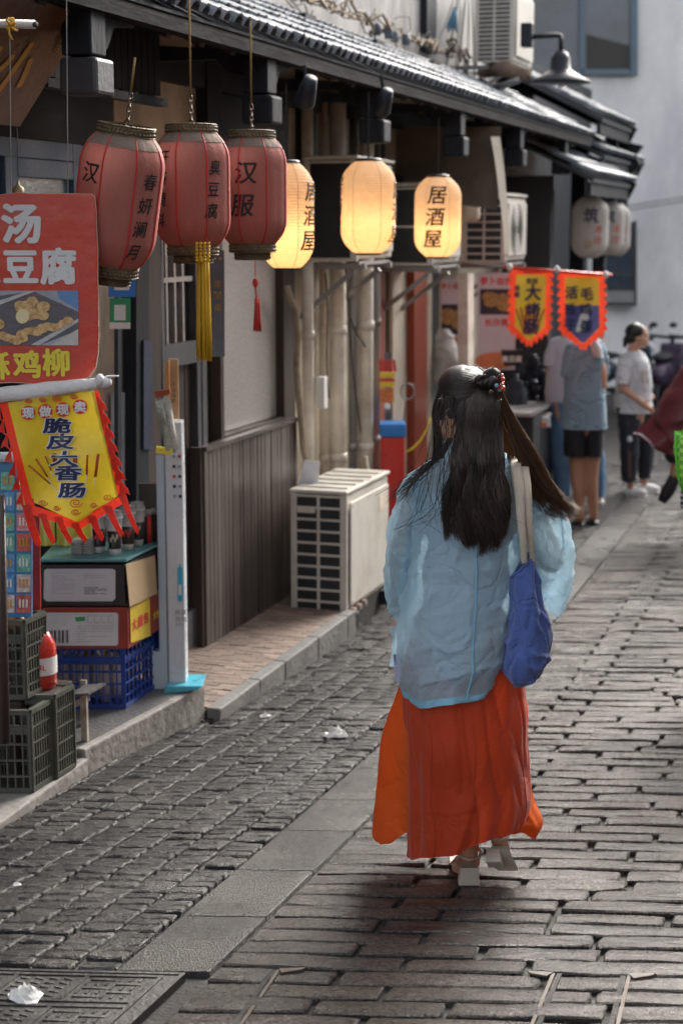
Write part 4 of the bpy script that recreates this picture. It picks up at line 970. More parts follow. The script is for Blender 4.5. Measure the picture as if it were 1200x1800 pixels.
far_pennant('right of the two small yellow pennants hanging above the customers, with plate print', 983, 1060, 478, 582, 612, 12.25, (('活', 1003, 514, 20), ('毛', 1030, 516, 20), ('珠', 1001, 544, 20), ('鸡', 1027, 544, 20), ('子', 1000, 572, 20), ('蛋', 1028, 574, 20)), 1, 2)
rd = thing('pennant_rail', 'thin pole carrying the two small yellow pennants with knotted cloth ties', 'rail', atR(980, 473, 12.2))
MB().tube([atR(885, 470, 12.2), atR(1075, 484, 12.2)], .012, 8).build('pole', T['red'], rd, True)
MB().bar(atR(890, 470, 12.2), Vector((-3.1, atR(890, 470, 12.2).y+.6, 1.85)), .02).build('arm', T['galv'], rd)
for px, py in ((895, 470), (978, 474), (1064, 483)): MB().ell(atR(px, py, 12.15), (.022, .02, .03), 8, 6).build('cloth_knot', T['white'], rd, True)
# ------------------------------------------------------------------ near left snack stall
GOLDP = T['gold']
sb = thing('leaning_signboard', 'large brown signboard with gold calligraphy leaning out under the eave at upper left', 'signboard', (-3.0, 5, 2.5))
Pt = Vector((-2.785, 5.5, 2.895)); Pb = Vector((-3.085, 5.5, 2.50)); dn = (Pb-Pt); nrm = Vector((dn.z, 0, -dn.x)).normalized()
if nrm.x < 0: nrm = -nrm
SBM = mat('lacquered_brown_board', (.12, .055, .022), .38, var=.3, vs=3, stain=(.3, .22, .17), ss=2, sa=.5)
MB().prism([Pt, Pb, Pb+Vector((0, -1.9, 0)), Pt+Vector((0, -1.9, 0))], -nrm*.03).build('board', SBM, sb, bevel=.004)
und = dn.normalized()
def sbf(y0, d): return lambda x, y, y0=y0, d=d: Pt+und*(d-y)+Vector((0, y0+x, 0))+nrm*.003
# readable from the street: glyph x runs towards +y when seen from +x side
letter('吉\n祥', GOLDP, sb, sbf(5.42-5.5, .13), .05, bold=.02, line=1.05)
for k, ch in enumerate('小吃'): letter(ch, GOLDP, sb, sbf(5.22-5.5-.27*k, .27), .25, bold=.025, shear=.15)
for k, ch in enumerate('炸烤'): letter(ch, GOLDP, sb, sbf(4.66-5.5-.27*k, .27), .25, bold=.025, shear=.15)
hooks = MB().bar(Pt+Vector((0, -.1, 0)), Pt+Vector((0, -.1, .12)), .01).build('hanger', T['chain'], sb)
bp = thing('bamboo_pole', 'white pole end tied with yellow string at the upper left edge', 'pole', atR(30, 42, 5.3))
MB().tube([atR(-500, 30, 5.3), atR(62, 43, 5.3)], .0135, 14).build('pole', mat('white_tube', (.62, .6, .56), .4), bp, True)
MB().tube([atR(61, 43, 5.295), atR(64, 43.2, 5.29)], .0095, 12).build('hollow_end', T['brown'], bp, True)
ys = mat('yellow_string', (.6, .33, .05), .7, bump=.4, bs=100)
for k in range(5): MB().tube([atR(14+k*2.4+3*math.cos(a*.7), 42+10.5*math.sin(a*.7), 5.28-.012*math.cos(a*.7)) for a in range(10)], .0028, 5).build('string_wrap', ys, bp, True)
for pts in (((16, 48), (17, 60), (22, 70)), ((20, 48), (27, 53), (32, 54)), ((12, 35), (20, 44), (26, 38))): MB().tube([atR(x, y_, 5.26) for x, y_ in pts], .004, 5).build('string_end', ys, bp, True)
# back of the stall: blue framed window, weighted wire
bw_ = thing('blue_window', 'dark blue framed window behind the hanging red sign', 'window', (-3.45, 6.3, 2.2))
p0 = atX(8, 262, -3.46); 
MB().mm((-3.50, 5.5, 1.85), (-3.47, 6.68, 2.47)).build('pane', mat('teal_pane', (.12, .2, .26), .15, spec=.8, var=.3, vs=2), bw_)
for a, b, c, d in ((5.75, 5.83, 1.8, 2.5), (6.0, 6.1, 1.8, 2.42), (6.6, 6.7, 1.8, 2.5), (5.5, 5.749, 2.44, 2.5), (5.832, 6.598, 2.42, 2.5), (6.102, 6.598, 2.34, 2.418)): MB().mm((-3.465, a, c), (-3.44, b, d)).build('frame', T['blueframe'], bw_, bevel=.003)
wt = thing('wire_pendant', 'small brass bell shaped weight hanging on a thin wire above the red sign', 'pendant', atR(33, 325, 5.9))
MB().tube([atR(30, 225, 5.9), atR(33, 322, 5.9)], .0022, 5).build('wire', T['black'], wt); MB().lathe([(0, 0), (.022, 0), (.022, .012), (.020, .03), (.006, .04), (.004, .055), (0, .055)], 14, atR(33, 345, 5.9)).build('weight', mat('tarnished_brass', (.25, .2, .1), .5, metal=.5), wt, True)
# hanging red sign
RS_ = 5.55
rsn = thing('red_sign', 'worn red hanging sign with white and yellow writing and a fried snack photo at left', 'sign', atR(40, 500, RS_))
REDS = mat('red_sign_face', (.60, .055, .03), .28, var=.1, vs=4, stain=(.33, .03, .02), ss=4, sa=.6, bump=.25, bs=9, coat=.5)
def rrect(x0, y0, x1, y1, r, rag=0):
    out = []
    for (cx, cy, a0) in ((x1-r, y0+r, -90), (x1-r, y1-r, 0), (x0+r, y1-r, 90), (x0+r, y0+r, 180)):
        for k in range(6): a = R_(a0+18*k); out.append((cx+r*math.cos(a), cy+r*math.sin(a)))
    return out
outl = [(x+(1.3*nz(x*.2, y_*.2, 3)), y_+1.2*nz(x*.2, y_*.2)) for x, y_ in
    [(-70, 339), (-40, 338), (0, 342), (30, 339), (60, 341), (100, 340), (140, 341), (160, 341), (166, 346), (168, 370), (169, 400), (171, 440), (171, 480), (173, 520), (172, 560), (173, 590), (172, 620), (168, 645), (158, 660), (140, 669), (100, 671), (60, 673), (20, 671), (-20, 674), (-70, 672)]]
cq(outl, RS_, .016).build('board', REDS, rsn, bevel=.003)
cq([(x*1.006+.4, y_+(1.5 if y_ > 600 else -.6)) for x, y_ in outl], RS_+.004, .008).build('worn_edge', mat('chipped_foam_edge', (.55, .4, .33), .8), rsn)
SW = mat('sign_white', (.66, .66, .68), .4, var=.08, bump=.1); SY = mat('sign_yellow', (.75, .62, .05), .4, var=.08)
q = RS_/F/.995
letter('汤', SW, rsn, camflat(38, 393, RS_), 70*q, bold=.045); letter('豆', SW, rsn, camflat(37, 469, RS_), 62*q, bold=.045); letter('腐', SW, rsn, camflat(103, 468, RS_), 64*q, bold=.045); letter('臭', SW, rsn, camflat(-30, 469, RS_), 62*q, bold=.045)
for ch, x, y_ in (('酥', -6, 643), ('鸡', 48, 640), ('柳', 99, 637)): letter(ch, SY, rsn, camflat(x, y_, RS_), 50*q, bold=.04)
pic = thing('x', 'x', 'x') if 0 else None
ph = cq(rect(-68, 511, 138, 607), RS_-.002, .004).build('photo_print', mat('tray_print', (.33, .36, .42), .35, var=.3, vs=6), rsn)
def pf(x, y_, o): return atR(x, y_, RS_-o)
for k, (pts, col) in enumerate((([(0, 520), (60, 512), (138, 548), (138, 580), (70, 607), (0, 607)], (.11, .1, .12)), ([(100, 511), (138, 511), (138, 545), (104, 524)], (.12, .25, .5)), ([(90, 607), (138, 578), (138, 607)], (.5, .48, .46)), ([(55, 606), (138, 560), (138, 566), (70, 607)], (.45, .48, .5)), ([(0, 528), (50, 512), (62, 512), (0, 536)], (.5, .5, .5)))):
    cq(pts, RS_-.003-.0006*k, .0005).build('photo_patch', mat('photo_tone', col, .4, var=.15, vs=20), rsn)
FRY = mat('crumb_print', (.62, .40, .18), .5, var=.4, vs=70, bump=0, stain=(.32, .14, .04), ss=60, sa=.9)
random.seed(21); fm = MB()
for (x, y_, r_) in [(50+random.gauss(0, 16), 540+random.gauss(0, 9), random.uniform(9, 13)) for _ in range(14)]+[(30+k*9, 592-k*2.6+random.gauss(0, 3), random.uniform(8, 11)) for k in range(11)]+[(5+k*9, 596+random.gauss(0, 2), 9) for k in range(5)]+[(-30+k*9, 570, 12) for k in range(4)]:
    z = .0066+.0004*random.random(); fm.add([pf(max(-67, min(137.5, x+r_*(1+.3*nz(x, a))*math.cos(a*.524))), max(511.5, min(606.5, y_+r_*.8*(1+.3*nz(x, a, 3))*math.sin(a*.524))), z) for a in range(12)], [tuple(range(12))[::-1]])
fm.build('fried_snack_print', FRY, rsn)
lemon = MB().add([pf(40+12*math.cos(a*.5236), 556+13*math.sin(a*.5236), .0074) for a in range(12)], [tuple(range(12))[::-1]]).build('pale_slice_print', mat('pale_slice', (.7, .6, .35), .5), rsn)
for x in (20, 120): MB().tube([atR(x, 340, RS_+.01), atR(x-3, -30, RS_+.1)], .0018, 4).build('wire', T['galv'], rsn)
# wrapped rail with big pennant
RB = 5.5
rl = thing('wrapped_rail', 'pole wrapped in white cloth with a knot at its end carrying the large pennant', 'pole', atR(40, 685, RB))
WCL = mat('white_cloth', (.66, .64, .64), .8, bump=.5, bs=25, var=.08)
def wrapf(u, v):
    x = -80+v*262; y_ = 703-v*28-8*max(0, v-.6); a = 2*math.pi*u; rr = (.027+.004*nz(v*9, math.cos(a), math.sin(a)))*(1-.45*max(0, v-.72)/.28)
    return atR(x, y_, RB)+UP*rr*math.sin(a)+cf*rr*math.cos(a)
MB().grid(18, 50, wrapf, True).build('cloth_wrap', WCL, rl, True)
MB().ell(atR(184, 672, RB), (.028, .02, .02), 12, 8).build('knot', WCL, rl, True); MB().ell(atR(176, 668, RB-.01), (.016, .02, .022), 12, 8).build('knot', WCL, rl, True)
MB().tube([atR(176, 668, RB), atR(190, 662, RB), atR(209, 661, RB)], [.010, .008, .005], 8, flat=.6).build('cloth_tail', WCL, rl, True)
pen = thing('large_pennant', 'large yellow pennant with red flame border and blue vertical writing hanging from the wrapped rail', 'pennant', atR(110, 700, RB))
def pq(x, y_, off=0): return atR(x, y_, RB+off+.012*math.sin(x*.045+y_*.02)+.006*math.sin(y_*.06))
def sheet(name, m, pts, off, nsub=1, th=.0018):
    return MB().prism([pq(x, y_, off) for x, y_ in pts][::-1], cf*th).build(name, m, pen)
RED2 = mat('red_flame_cloth', (.70, .035, .012), .6, transl=.3, bump=.15, bs=60); YEL2 = mat('golden_satin', (.62, .45, .02), .42, var=.2, vs=5, transl=.2, bump=.2, bs=12, sheen=.3)
# yellow field as a rippled grid
def yf(u, v):
    xl_ = 14+(58-14)*v; xr_ = 166+(208-166)*v; yt = 706-20*u-4*math.sin(u*3)+2; yb = 885-16*u+44*(1-abs(u*2-1.06)**1.0)*.95
    return pq(xl_+(xr_-xl_)*u, yt+(yb-yt)*v, -.003-.004*math.sin(u*9+v*4)*v)
MB().grid(26, 30, yf).build('field', YEL2, pen, True)
def strip_(name, a, b, n=14):   # red border strips as grids
    return MB().grid(3, n, lambda u, v: pq(a(v)[0]+(b(v)[0]-a(v)[0])*u, a(v)[1]+(b(v)[1]-a(v)[1])*u, .0)).build(name, RED2, pen, True)
strip_('border', lambda v: (-2+48*v, 702+188*v), lambda v: (16+46*v, 706+182*v)); strip_('border', lambda v: (163+43*v, 688+182*v), lambda v: (174+46*v, 686+184*v))
strip_('border', lambda v: (46+90*v, 884+30*v), lambda v: (50+88*v, 902+30*v), 8); strip_('border', lambda v: (134+84*v, 914-46*v), lambda v: (138+84*v, 932-50*v), 8)
for k in range(7):      # flames on both sides
    f = k/7; x = 172+46*f; y_ = 690+172*f
    sheet('flame', RED2, [(x, y_), (x+3, y_+10), (x+13, y_+21), (x+17, y_+32), (x+9, y_+29), (x+5, y_+33), (x+6, y_+40), (x-2, y_+36)], .001)
    x = 0+46*f; y_ = 706+176*f
    sheet('flame', RED2, [(x, y_), (x+2, y_+30), (x+6, y_+36), (x-4, y_+28), (x-12, y_+32), (x-8, y_+20), (x-3, y_+12)][::-1], .001)
for (xa, ya, xb, yb, w_) in ((48, 888, 66, 962, 9), (76, 902, 92, 957, 7), (104, 908, 122, 957, 7), (133, 918, 148, 955, 7), (162, 905, 178, 952, 7), (190, 888, 212, 945, 7), (215, 868, 240, 940, 6)):
    pts = [(xa-w_, ya), (xa+w_, ya), ((xa+xb)/2+w_*.8, (ya+yb)/2), (xb+w_*.8, yb-8), (xb+2, yb), (xb-w_*.6, yb-7), ((xa+xb)/2-w_*.9, (ya+yb)/2)]
    sheet('fringe_strip', RED2, pts[::-1], .0015)
WO = mat('pennant_white', (.7, .7, .72), .6, bump=0)
def pl(x, y_, off): return lambda a, b, x=x, y_=y_, off=off: pq(x+a*.98, y_-b, off)+Vector((0, 0, 0))
for k, (ch, x, y_) in enumerate((('脆', 101, 748), ('皮', 107, 776), ('大', 113, 806), ('香', 120, 831), ('肠', 127, 862))):
    for m, bold, off in ((WO, .085, -.0165), (T['navy'], .035, -.0185)):
        letter(ch, m, pen, lambda a, b, x=x, y_=y_, off=off: pq(x+a, y_-b, off), 28, bold=bold, sx=1.75, shear=.12)
for k, (ch, x, y_) in enumerate((('现', 50, 726), ('做', 80, 723), ('现', 111, 720), ('卖', 141, 715))):
    MB().add([pq(x+13*math.cos(a*.349), y_+13*math.sin(a*.349), -.012) for a in range(18)], [tuple(range(18))[::-1]]).build('red_dot', T['redink'], pen)
    letter(ch, WO, pen, lambda a, b, x=x, y_=y_: pq(x+a, y_-b, -.0135), 20, bold=.04, sx=1.1)
SAU = mat('sausage_red', (.42, .06, .03), .5)
for (x0, y0, x1, y1) in ((51, 818, 88, 850), (64, 807, 84, 838), (80, 802, 90, 826), (96, 797, 97, 812), (118, 797, 116, 812), (133, 800, 132, 816), (154, 800, 153, 834), (173, 798, 168, 838)):
    MB().tube([pq(x0, y0, -.0085), pq(x1, y1, -.0085)], [.0085, .0085], 8, flat=.3).build('sausage_print', SAU, pen, True)
    MB().tube([pq(x1, y1, -.010), pq(x1+(x1-x0)*.35, y1+14, -.010)], .0015, 4).build('stick_print', WO, pen)
for cx, cy, s in ((75, 884, 1), (100, 893, .8), (133, 884, 1.4), (133, 900, 1), (165, 888, .8), (190, 874, 1), (50, 704, .8), (75, 702, .8), (100, 700, 1), (130, 697, .8)):
    MB().tube([pq(cx+s*(9-a*.42)*math.cos(a*.6), cy+s*(6-a*.28)*math.sin(a*.6), -.011) for a in range(19)], .0016, 4).build('scroll_print', T['redink'], pen, True)
# left menu board and post
mb1 = thing('menu_board', 'tall blue menu board with small food pictures behind the large pennant', 'menu board', atR(28, 940, 6.0))
cq(rect(-60, 802, 56, 1085), 6.0, .02).build('board', mat('menu_blue', (.06, .2, .42), .35), mb1)
MB().tube([atR(-60, 805, 5.99), atR(50, 803, 5.99)], .02, 10).build('top_roll', mat('pale_roll', (.45, .58, .68), .4), mb1, True)
random.seed(3)
for r_ in range(7):
    for c in range(4):
        x = -54+c*28; y_ = 830+r_*36; col = random.choice(((.6, .25, .28), (.5, .12, .1), (.3, .22, .2), (.1, .3, .6), (.15, .45, .4), (.6, .5, .5)))
        pc = cq(rect(x, y_, x+24, y_+31), 5.995, .003).build('menu_picture', mat('menu_print', col, .4, var=.5, vs=60, bump=0), mb1)
        for q in range(3): cq(rect(x+4+q*6, y_+8, x+7+q*6, y_+22), 5.991, .002).build('snack_print', T['white'] if (c+r_) % 2 else T['gold'], pc)
po = thing('brown_post', 'thin dark brown post at the left edge in front of the crates', 'post', atR(4, 1290, 5.45))
MB().tube([atR(-2, 870, 5.45), atR(8, 1305, 5.45)], .022, 12).build('post', mat('brown_paint_post', (.05, .032, .028), .4), po, True)
rp = thing('red_banner_strip', 'narrow red plastic strip standing left of the glass shelf', 'strip', atR(62, 1090, 6.1))
cq([(54, 905), (70, 905), (72, 1078), (58, 1078)], 6.12, .01).build('strip', mat('red_strip', (.5, .04, .03), .4), rp)
# glass shelf, cups and bags
RSF = 6.8
sh = thing('glass_shelf', 'teal glass shelf holding cups and yellow bags', 'shelf', atR(180, 985, RSF))
def topf(x, y_, off=0): return atR(x, y_, RSF+off)
z0 = atR(150, 988, RSF).z; L0 = atR(70, 988, RSF); R0_ = atR(222, 988, RSF); far = Vector((R0_.x+.0, R0_.y, R0_.z)); bk = atX(288, 964, 0) if 0 else None
d_side = (Vector((0, 1, 0))*.95+cr*.0).normalized()
R1 = R0_+Vector((.0, .46, 0)); L1 = L0+Vector((0, .46, 0))
# the right edge swings outwards as in the photo
R1 = atR(289, 963, RSF+.42); R1.z = R0_.z; L1 = atR(100, 963, RSF+.42); L1.z = R0_.z; L0.z = R0_.z
MB().prism([L0, R0_, R1, L1], (0, 0, .012)).build('glass_plate', mat('teal_glass', (.12, .32, .34), .12, spec=.7, transl=.2), sh, bevel=.002)
ez = (R1-R0_).normalized()
def boxat(name, m, ca, px0, px1, ytop, ybot, Rr, depth, par, sidex=None, **k):
    """carton: front face in view plane, side running back along the shelf direction"""
    a = atR(px0, ybot, Rr); b = atR(px1, ybot, Rr); t_ = atR(px0, ytop, Rr); h_ = t_.z-a.z
    mb_ = MB().prism([a, b, b+ez*depth, a+ez*depth], (0, 0, h_)); return mb_.build(name, m, par, **k)
BLK = mat('black_carton', (.02, .018, .02), .45); LBL = mat('label_paper', (.55, .55, .58), .5, var=.04)
bx = thing('black_carton', 'black carton with grey printed label under the glass shelf', 'carton', atR(145, 1065, RSF), 0, 'cartons stacked under the glass shelf')
boxat('carton', BLK, None, 71, 221, 993, 1066, RSF, .42, bx, bevel=.004)
lab_ = cq([(78, 1003), (82, 1000), (198, 1000), (203, 1003), (203, 1052), (198, 1057), (82, 1057), (77, 1052)], RSF-.003, .002).build('label', LBL, bx)
def lines(par, x0, x1, y0, y1, n, Rr, m, seed, w=.8):
    random.seed(seed); mb_ = MB()
    for k in range(n):
        y_ = y0+(y1-y0)*k/n; x = x0
        while x < x1:
            l = random.uniform(3, 14); mb_.prism([atR(a, b, Rr) for a, b in rect(x, y_, min(x+l, x1), y_+w)][::-1], cf*.0005); x += l+1.5
            if random.random() < .12: break
    mb_.build('fine_print', m, par)
lines(bx, 92, 132, 1006, 1046, 12, RSF-.0045, T['greyink'], 1); lines(bx, 148, 188, 1008, 1022, 4, RSF-.0045, T['greyink'], 2); lines(bx, 148, 188, 1032, 1046, 5, RSF-.0045, T['black'], 3)
cbp = atR(222, 990, RSF-.006)
cbd = thing('cardboard_flap', 'tan corrugated cardboard sheet leaning on the side of the black carton', 'cardboard', atR(250, 1060, RSF))
a = atR(221, 992, RSF-.01); b = atR(272, 976, RSF+.3); c = atR(276, 1043, RSF+.3); d = atR(228, 1066, RSF-.01)
MB().prism([a, b, c, d], (.004, -.004, 0)).build('sheet', mat('tan_cardboard', (.42, .30, .17), .8, var=.08), cbd)
rbx = thing('red_carton', 'red and yellow noodle carton with white label between black carton and blue crate', 'carton', atR(145, 1142, RSF), 0, 'cartons stacked under the glass shelf')
boxat('carton', mat('red_carton_print', (.28, .035, .02), .5), None, 77, 226, 1068, 1141, RSF, .42, rbx, bevel=.004)
cq(rrect(78, 1077, 208, 1135, 5), RSF-.003, .002).build('label', mat('white_label', (.6, .6, .62), .5), rbx)
for k in range(16):
    if k % 3 != 1: cq(rect(84+k*2.3, 1108, 85.2+k*2.3+(k % 2)*.6, 1130), RSF-.0045, .001).build('barcode_bar', T['black'], rbx)
cq([(132, 1085), (150, 1084), (150, 1091), (134, 1093)], RSF-.0045, .001).build('green_mark', mat('green_ink', (.05, .3, .1), .5), rbx)
lines(rbx, 136, 200, 1100, 1132, 7, RSF-.0045, T['greyink'], 5); 
for k in range(4): 
    for s_i, r4 in enumerate((rect(154+k*12, 1082, 163+k*12, 1082.8), rect(154+k*12, 1094, 163+k*12, 1094.8), rect(154+k*12, 1082, 154.7+k*12, 1094))): cq(r4, RSF-.0045, .001).build('icon_line', T['greyink'], rbx)
B0 = atR(226.5, 1141, RSF); hh = atR(226, 1068, RSF).z-B0.z
def sidef(s, h_, off=.003): n_ = Vector((ez.y, -ez.x, 0)); return B0+ez*s+UP*h_*hh+n_*off
MB().prism([sidef(.02, .12), sidef(.24, .0), sidef(.24, .97), sidef(.02, .97)], (-.001, 0, 0)).build('yellow_panel', mat('carton_yellow', (.7, .5, .04), .5), rbx)
for k, ch in enumerate('大魔包'): letter(ch, T['redink'], rbx, lambda x, y, k=k: sidef(.06+.065*k+x, .52+y/hh, .0045), .055, bold=.05)
letter('大包', T['yellow'], rbx, lambda x, y: sidef(.31+x, .45+y/hh, .0045), .04, bold=.03)
# crates
def crate(name, label, P0, ax, ay, Wd, Dp, Hh, m, nx, ny, nzr, group, wall=.012, band=.2):
    """lattice crate from P0 (front-left-bottom), ax along front, ay along side"""
    t = thing(name, label, 'crate', P0, 0, group); ax = Vector(ax).normalized(); ay = Vector(ay).normalized()
    MB().prism([P0, P0+ax*Wd, P0+ax*Wd+ay*Dp, P0+ay*Dp], (0, 0, .01)).build('crate_base', m, t)
    for nm, o, d, L, n in (('front_panel', P0, ax, Wd, nx), ('side_panel', P0+ax*Wd, ay, Dp, ny), ('back_panel', P0+ay*Dp, ax, Wd, nx), ('side_panel', P0, ay, Dp, ny)):
        mb_ = MB(); nn = d.cross(UP)
        for k in range(n+1): q = o+d*(L*k/n); mb_.bar(q+UP*.004, q+UP*Hh, .006 if 0 < k < n else .02, .012, up=nn)
        for k in range(nzr+1):
            z = Hh*k/nzr; th = .007; mb_.bar(o+UP*z, o+d*L+UP*z, th+.008, th)
        mb_.bar(o+UP*Hh, o+d*L+UP*Hh, .022, .018); mb_.bar(o+UP*.01, o+d*L+UP*.01, .02, .016); mb_.bar(o+UP*Hh*band*3.9, o+d*L+UP*Hh*band*3.9, .006, Hh*.12)
        mb_.build(nm, m, t)
    return t
BLU = mat('blue_crate_plastic', (.015, .05, .27), .35, var=.15, bump=.06); OLV = mat('olive_crate_plastic', (.065, .07, .055), .5, var=.25, bump=.1, stain=(.13, .12, .1), sa=.4, ss=9)
P0 = atR(90, 1258, RSF+.02); Wc = (atR(219, 1258, RSF+.02)-P0).length; P0.z = .05
crate('blue_crate', 'dark blue plastic crate of bottles under the red carton', P0, cr, ez, Wc, .40, .275, BLU, 11, 9, 5, 'plastic crates by the step')
tb = thing('noodle_bottles', 'pale bottles and packs inside the dark blue crate', 'bottles', P0+ez*.2)
for k in range(9): MB().lathe([(0, 0), (.026, 0), (.028, .12), (.018, .18), (.012, .2), (0, .2)], 10, P0+cr*(.03+.03*k)+ez*(.08+.05*(k % 3))+UP*.012).build('bottle', (T['cream2'], T['white'], T['gold'])[k % 3], tb, True)
PA = atZ(57, 1392, .016); axc = cr; PAl = PA-cr*.36
crate('olive_crate', 'empty olive plastic crate at the front left corner of the ledge', PAl, cr, (0, 1, 0), .36, .15, .315, OLV, 12, 8, 5, 'plastic crates by the step')
PB_ = atZ(99, 1368, .016); crate('olive_crate', 'olive plastic crate behind the front one holding clear bottles', PB_-cr*.36, cr, (0, 1, 0), .36, .15, .33, OLV, 12, 8, 5, 'plastic crates by the step')
PC = atR(46, 1228, 5.95); crate('olive_crate', 'upper olive crate filled with brown eggs left of the red oil bottle', PC-cr*.45, cr, (0, 1, 0), .45, .16, .30, OLV, 14, 8, 6, 'plastic crates by the step')
cr_st = thing('crate_support', 'dark stool under the upper olive crate of eggs', 'stool', PC-cr*.2)
MB().prism([PC-cr*.44+UP*-.012, PC-cr*.02-UP*.012, PC-cr*.02+Vector((0, .16, -.012)), PC-cr*.44+Vector((0, .16, -.012))], (0, 0, -.03)).build('seat', T['brown'], cr_st)
for i, (u, v) in enumerate(((-.42, .02), (-.06, .02), (-.42, .14), (-.06, .14))): q = PC+cr*u+Vector((0, v, 0)); MB().bar((q.x, q.y, .046), (q.x, q.y, q.z-.045), .03).build('leg', T['brown'], cr_st)
EGG = mat('brown_egg', (.42, .22, .11), .45, var=.1, bump=.02)
random.seed(6); eg = MB().ell((0, 0, 0), (.023, .023, .029), 12, 9).mesh('egg', EGG, True)
for k in range(16):
    o = link('egg', eg, None, label='brown egg heaped in the upper olive crate', cat='egg', group='eggs in the upper olive crate'); i, j = k % 8, k//8
    o.location = PC-cr*(.06+.05*i)+Vector((0, .04+.05*j, .285+.012*(i % 2))); o.rotation_euler = (random.uniform(0, 3), random.uniform(0, 3), 0)
cb2 = thing('clear_bottle_tops', 'clear bottle necks showing above the second olive crate', 'bottles', PB_)
for k in range(4): MB().lathe([(0, 0), (.026, 0), (.028, .24), (.013, .29), (.013, .32), (0, .32)], 12, PB_-cr*(.05+.07*k)+Vector((0, .07, .013))).build('bottle', T['glass'], cb2, True)
# oil bottle, rusty bench
ob = thing('oil_bottle', 'large red cooking oil bottle with white label beside the upper olive crate', 'bottle', atR(71, 1207, 6.12))
MB().lathe([(0, 0), (.062, 0), (.068, .015), (.068, .15), (.064, .18), (.042, .22), (.02, .24), (.02, .26), (.024, .26), (.024, .283), (0, .283)], 26, atR(71, 1207, 6.12)).build('bottle_body', mat('red_oil_plastic', (.5, .03, .02), .15, coat=.6), ob, True)
bb = atR(71, 1207, 6.12); MB().lathe([(.0695, .06), (.0695, .13)], 26, bb).build('label', T['white'], ob, True)
letter('5L', T['redink'], ob, lambda x, y: bb+Vector((0, 0, .095+y))-cf*.0705+cr*(x+.025), .03, bold=.02)
sbx = thing('support_box', 'dark low box under the red oil bottle between the crates', 'box', Vector((bb.x, bb.y, .047)))
MB().mm((bb.x-.09, bb.y-.08, .047), (bb.x+.08, bb.y+.12, bb.z-.001)).build('box_body', T['brown'], sbx, bevel=.004)
be = thing('rusty_bench', 'small rusty cream metal bench end standing on the ledge behind the olive crates', 'bench', atR(140, 1300, 6.0))
a = atR(118, 1222, 6.36); b = atR(156, 1218, 6.36)
MB().prism([a, b, b+Vector((0, .16, 0)), a+Vector((0, .16, 0))], (0, 0, -.01)).build('bench_top', T['concrete_d'], be)
RUST = mat('rusty_cream_paint', (.45, .42, .36), .6, stain=(.16, .07, .03), ss=9, sa=.9)
MB().prism([atR(124, 1236, 6.36), atR(157, 1220, 6.38), atR(157, 1232, 6.38), atR(124, 1248, 6.36)], cf*.012).build('apron', RUST, be)
for px, dd_ in ((150, 0), (150, .22)): q = atR(px, 1300, 6.37+dd_); MB().mm((q.x-.014, q.y-.008, .046 if dd_ else .046), (q.x+.014, q.y+.008, b.z-.011)).build('leg', RUST, be)
# cups
CUPB = mat('black_cup_sleeve', (.02, .018, .02), .35); CUPW = mat('white_cup', (.6, .58, .58), .4); CLEAR = mat('cloudy_plastic', (.55, .55, .56), .2, transl=.4, alpha=.75)
zs = R0_.z+.013
def cup(px, Rr, label, k):
    p = atR(px, 980, Rr); p.z = zs; t = thing('paper_cup', label, 'cup', p, 0, 'drink cups on the glass shelf', world=False); t.scale = (1.15, 1.15, 1.28)
    MB().lathe([(0, 0), (.020, 0), (.0235, .022)], 22).build('base', CUPW, t, True)
    MB().lathe([(.0237, .022), (.027, .085), (.026, .085)], 22).build('sleeve', CUPB, t, True)
    MB().lathe([(.0272, .085), (.030, .125), (.033, .127), (.033, .132), (.0, .136)], 22).build('rim', CUPW, t, True)
    MB().lathe([(.033, .133), (.026, .15), (.03, .153), (0, .158)], 16).build('lid', CLEAR, t, True)
    m_ = MB()
    for q in range(4): m_.ell((.0262*math.cos(v_+.3*(q-1.5)), .0262*math.sin(v_+.3*(q-1.5)), .055+.01*(q % 2)), (.005, .005, .009), 6, 5)
    m_.build('cup_mark', (T['redink'], T['cream'])[k % 2], t, True)
for k, (px, Rr, lab) in enumerate(((176, 6.95, 'black sleeved drink cup, leftmost in the row on the glass shelf'), (203, 6.90, 'black sleeved drink cup standing furthest forward on the glass shelf'), (226, 7.01, 'black sleeved drink cup third from the left on the glass shelf'), (243, 7.11, 'black sleeved drink cup next to the plastic tubes on the glass shelf'))): cup(px, Rr, lab, k)
tu = thing('plastic_tubes', 'row of tall clear plastic tubes at the right end of the glass shelf', 'tubes', atR(262, 965, 7.15))
for k in range(3):
    p = atR(254+9*k, 966, 7.15+.03*k); p.z = zs
    MB().tube([p, p+UP*.125], .013, 12).build('tube', (T['black'], T['redink'], T['brown'])[k], tu, True); MB().tube([p+UP*.125, p+UP*.15], .016, 12).build('tube_top', CLEAR, tu, True)
YB = mat('yellow_bag_film', (.52, .48, .08), .3, var=.15, bump=.4, bs=14, coat=.3)
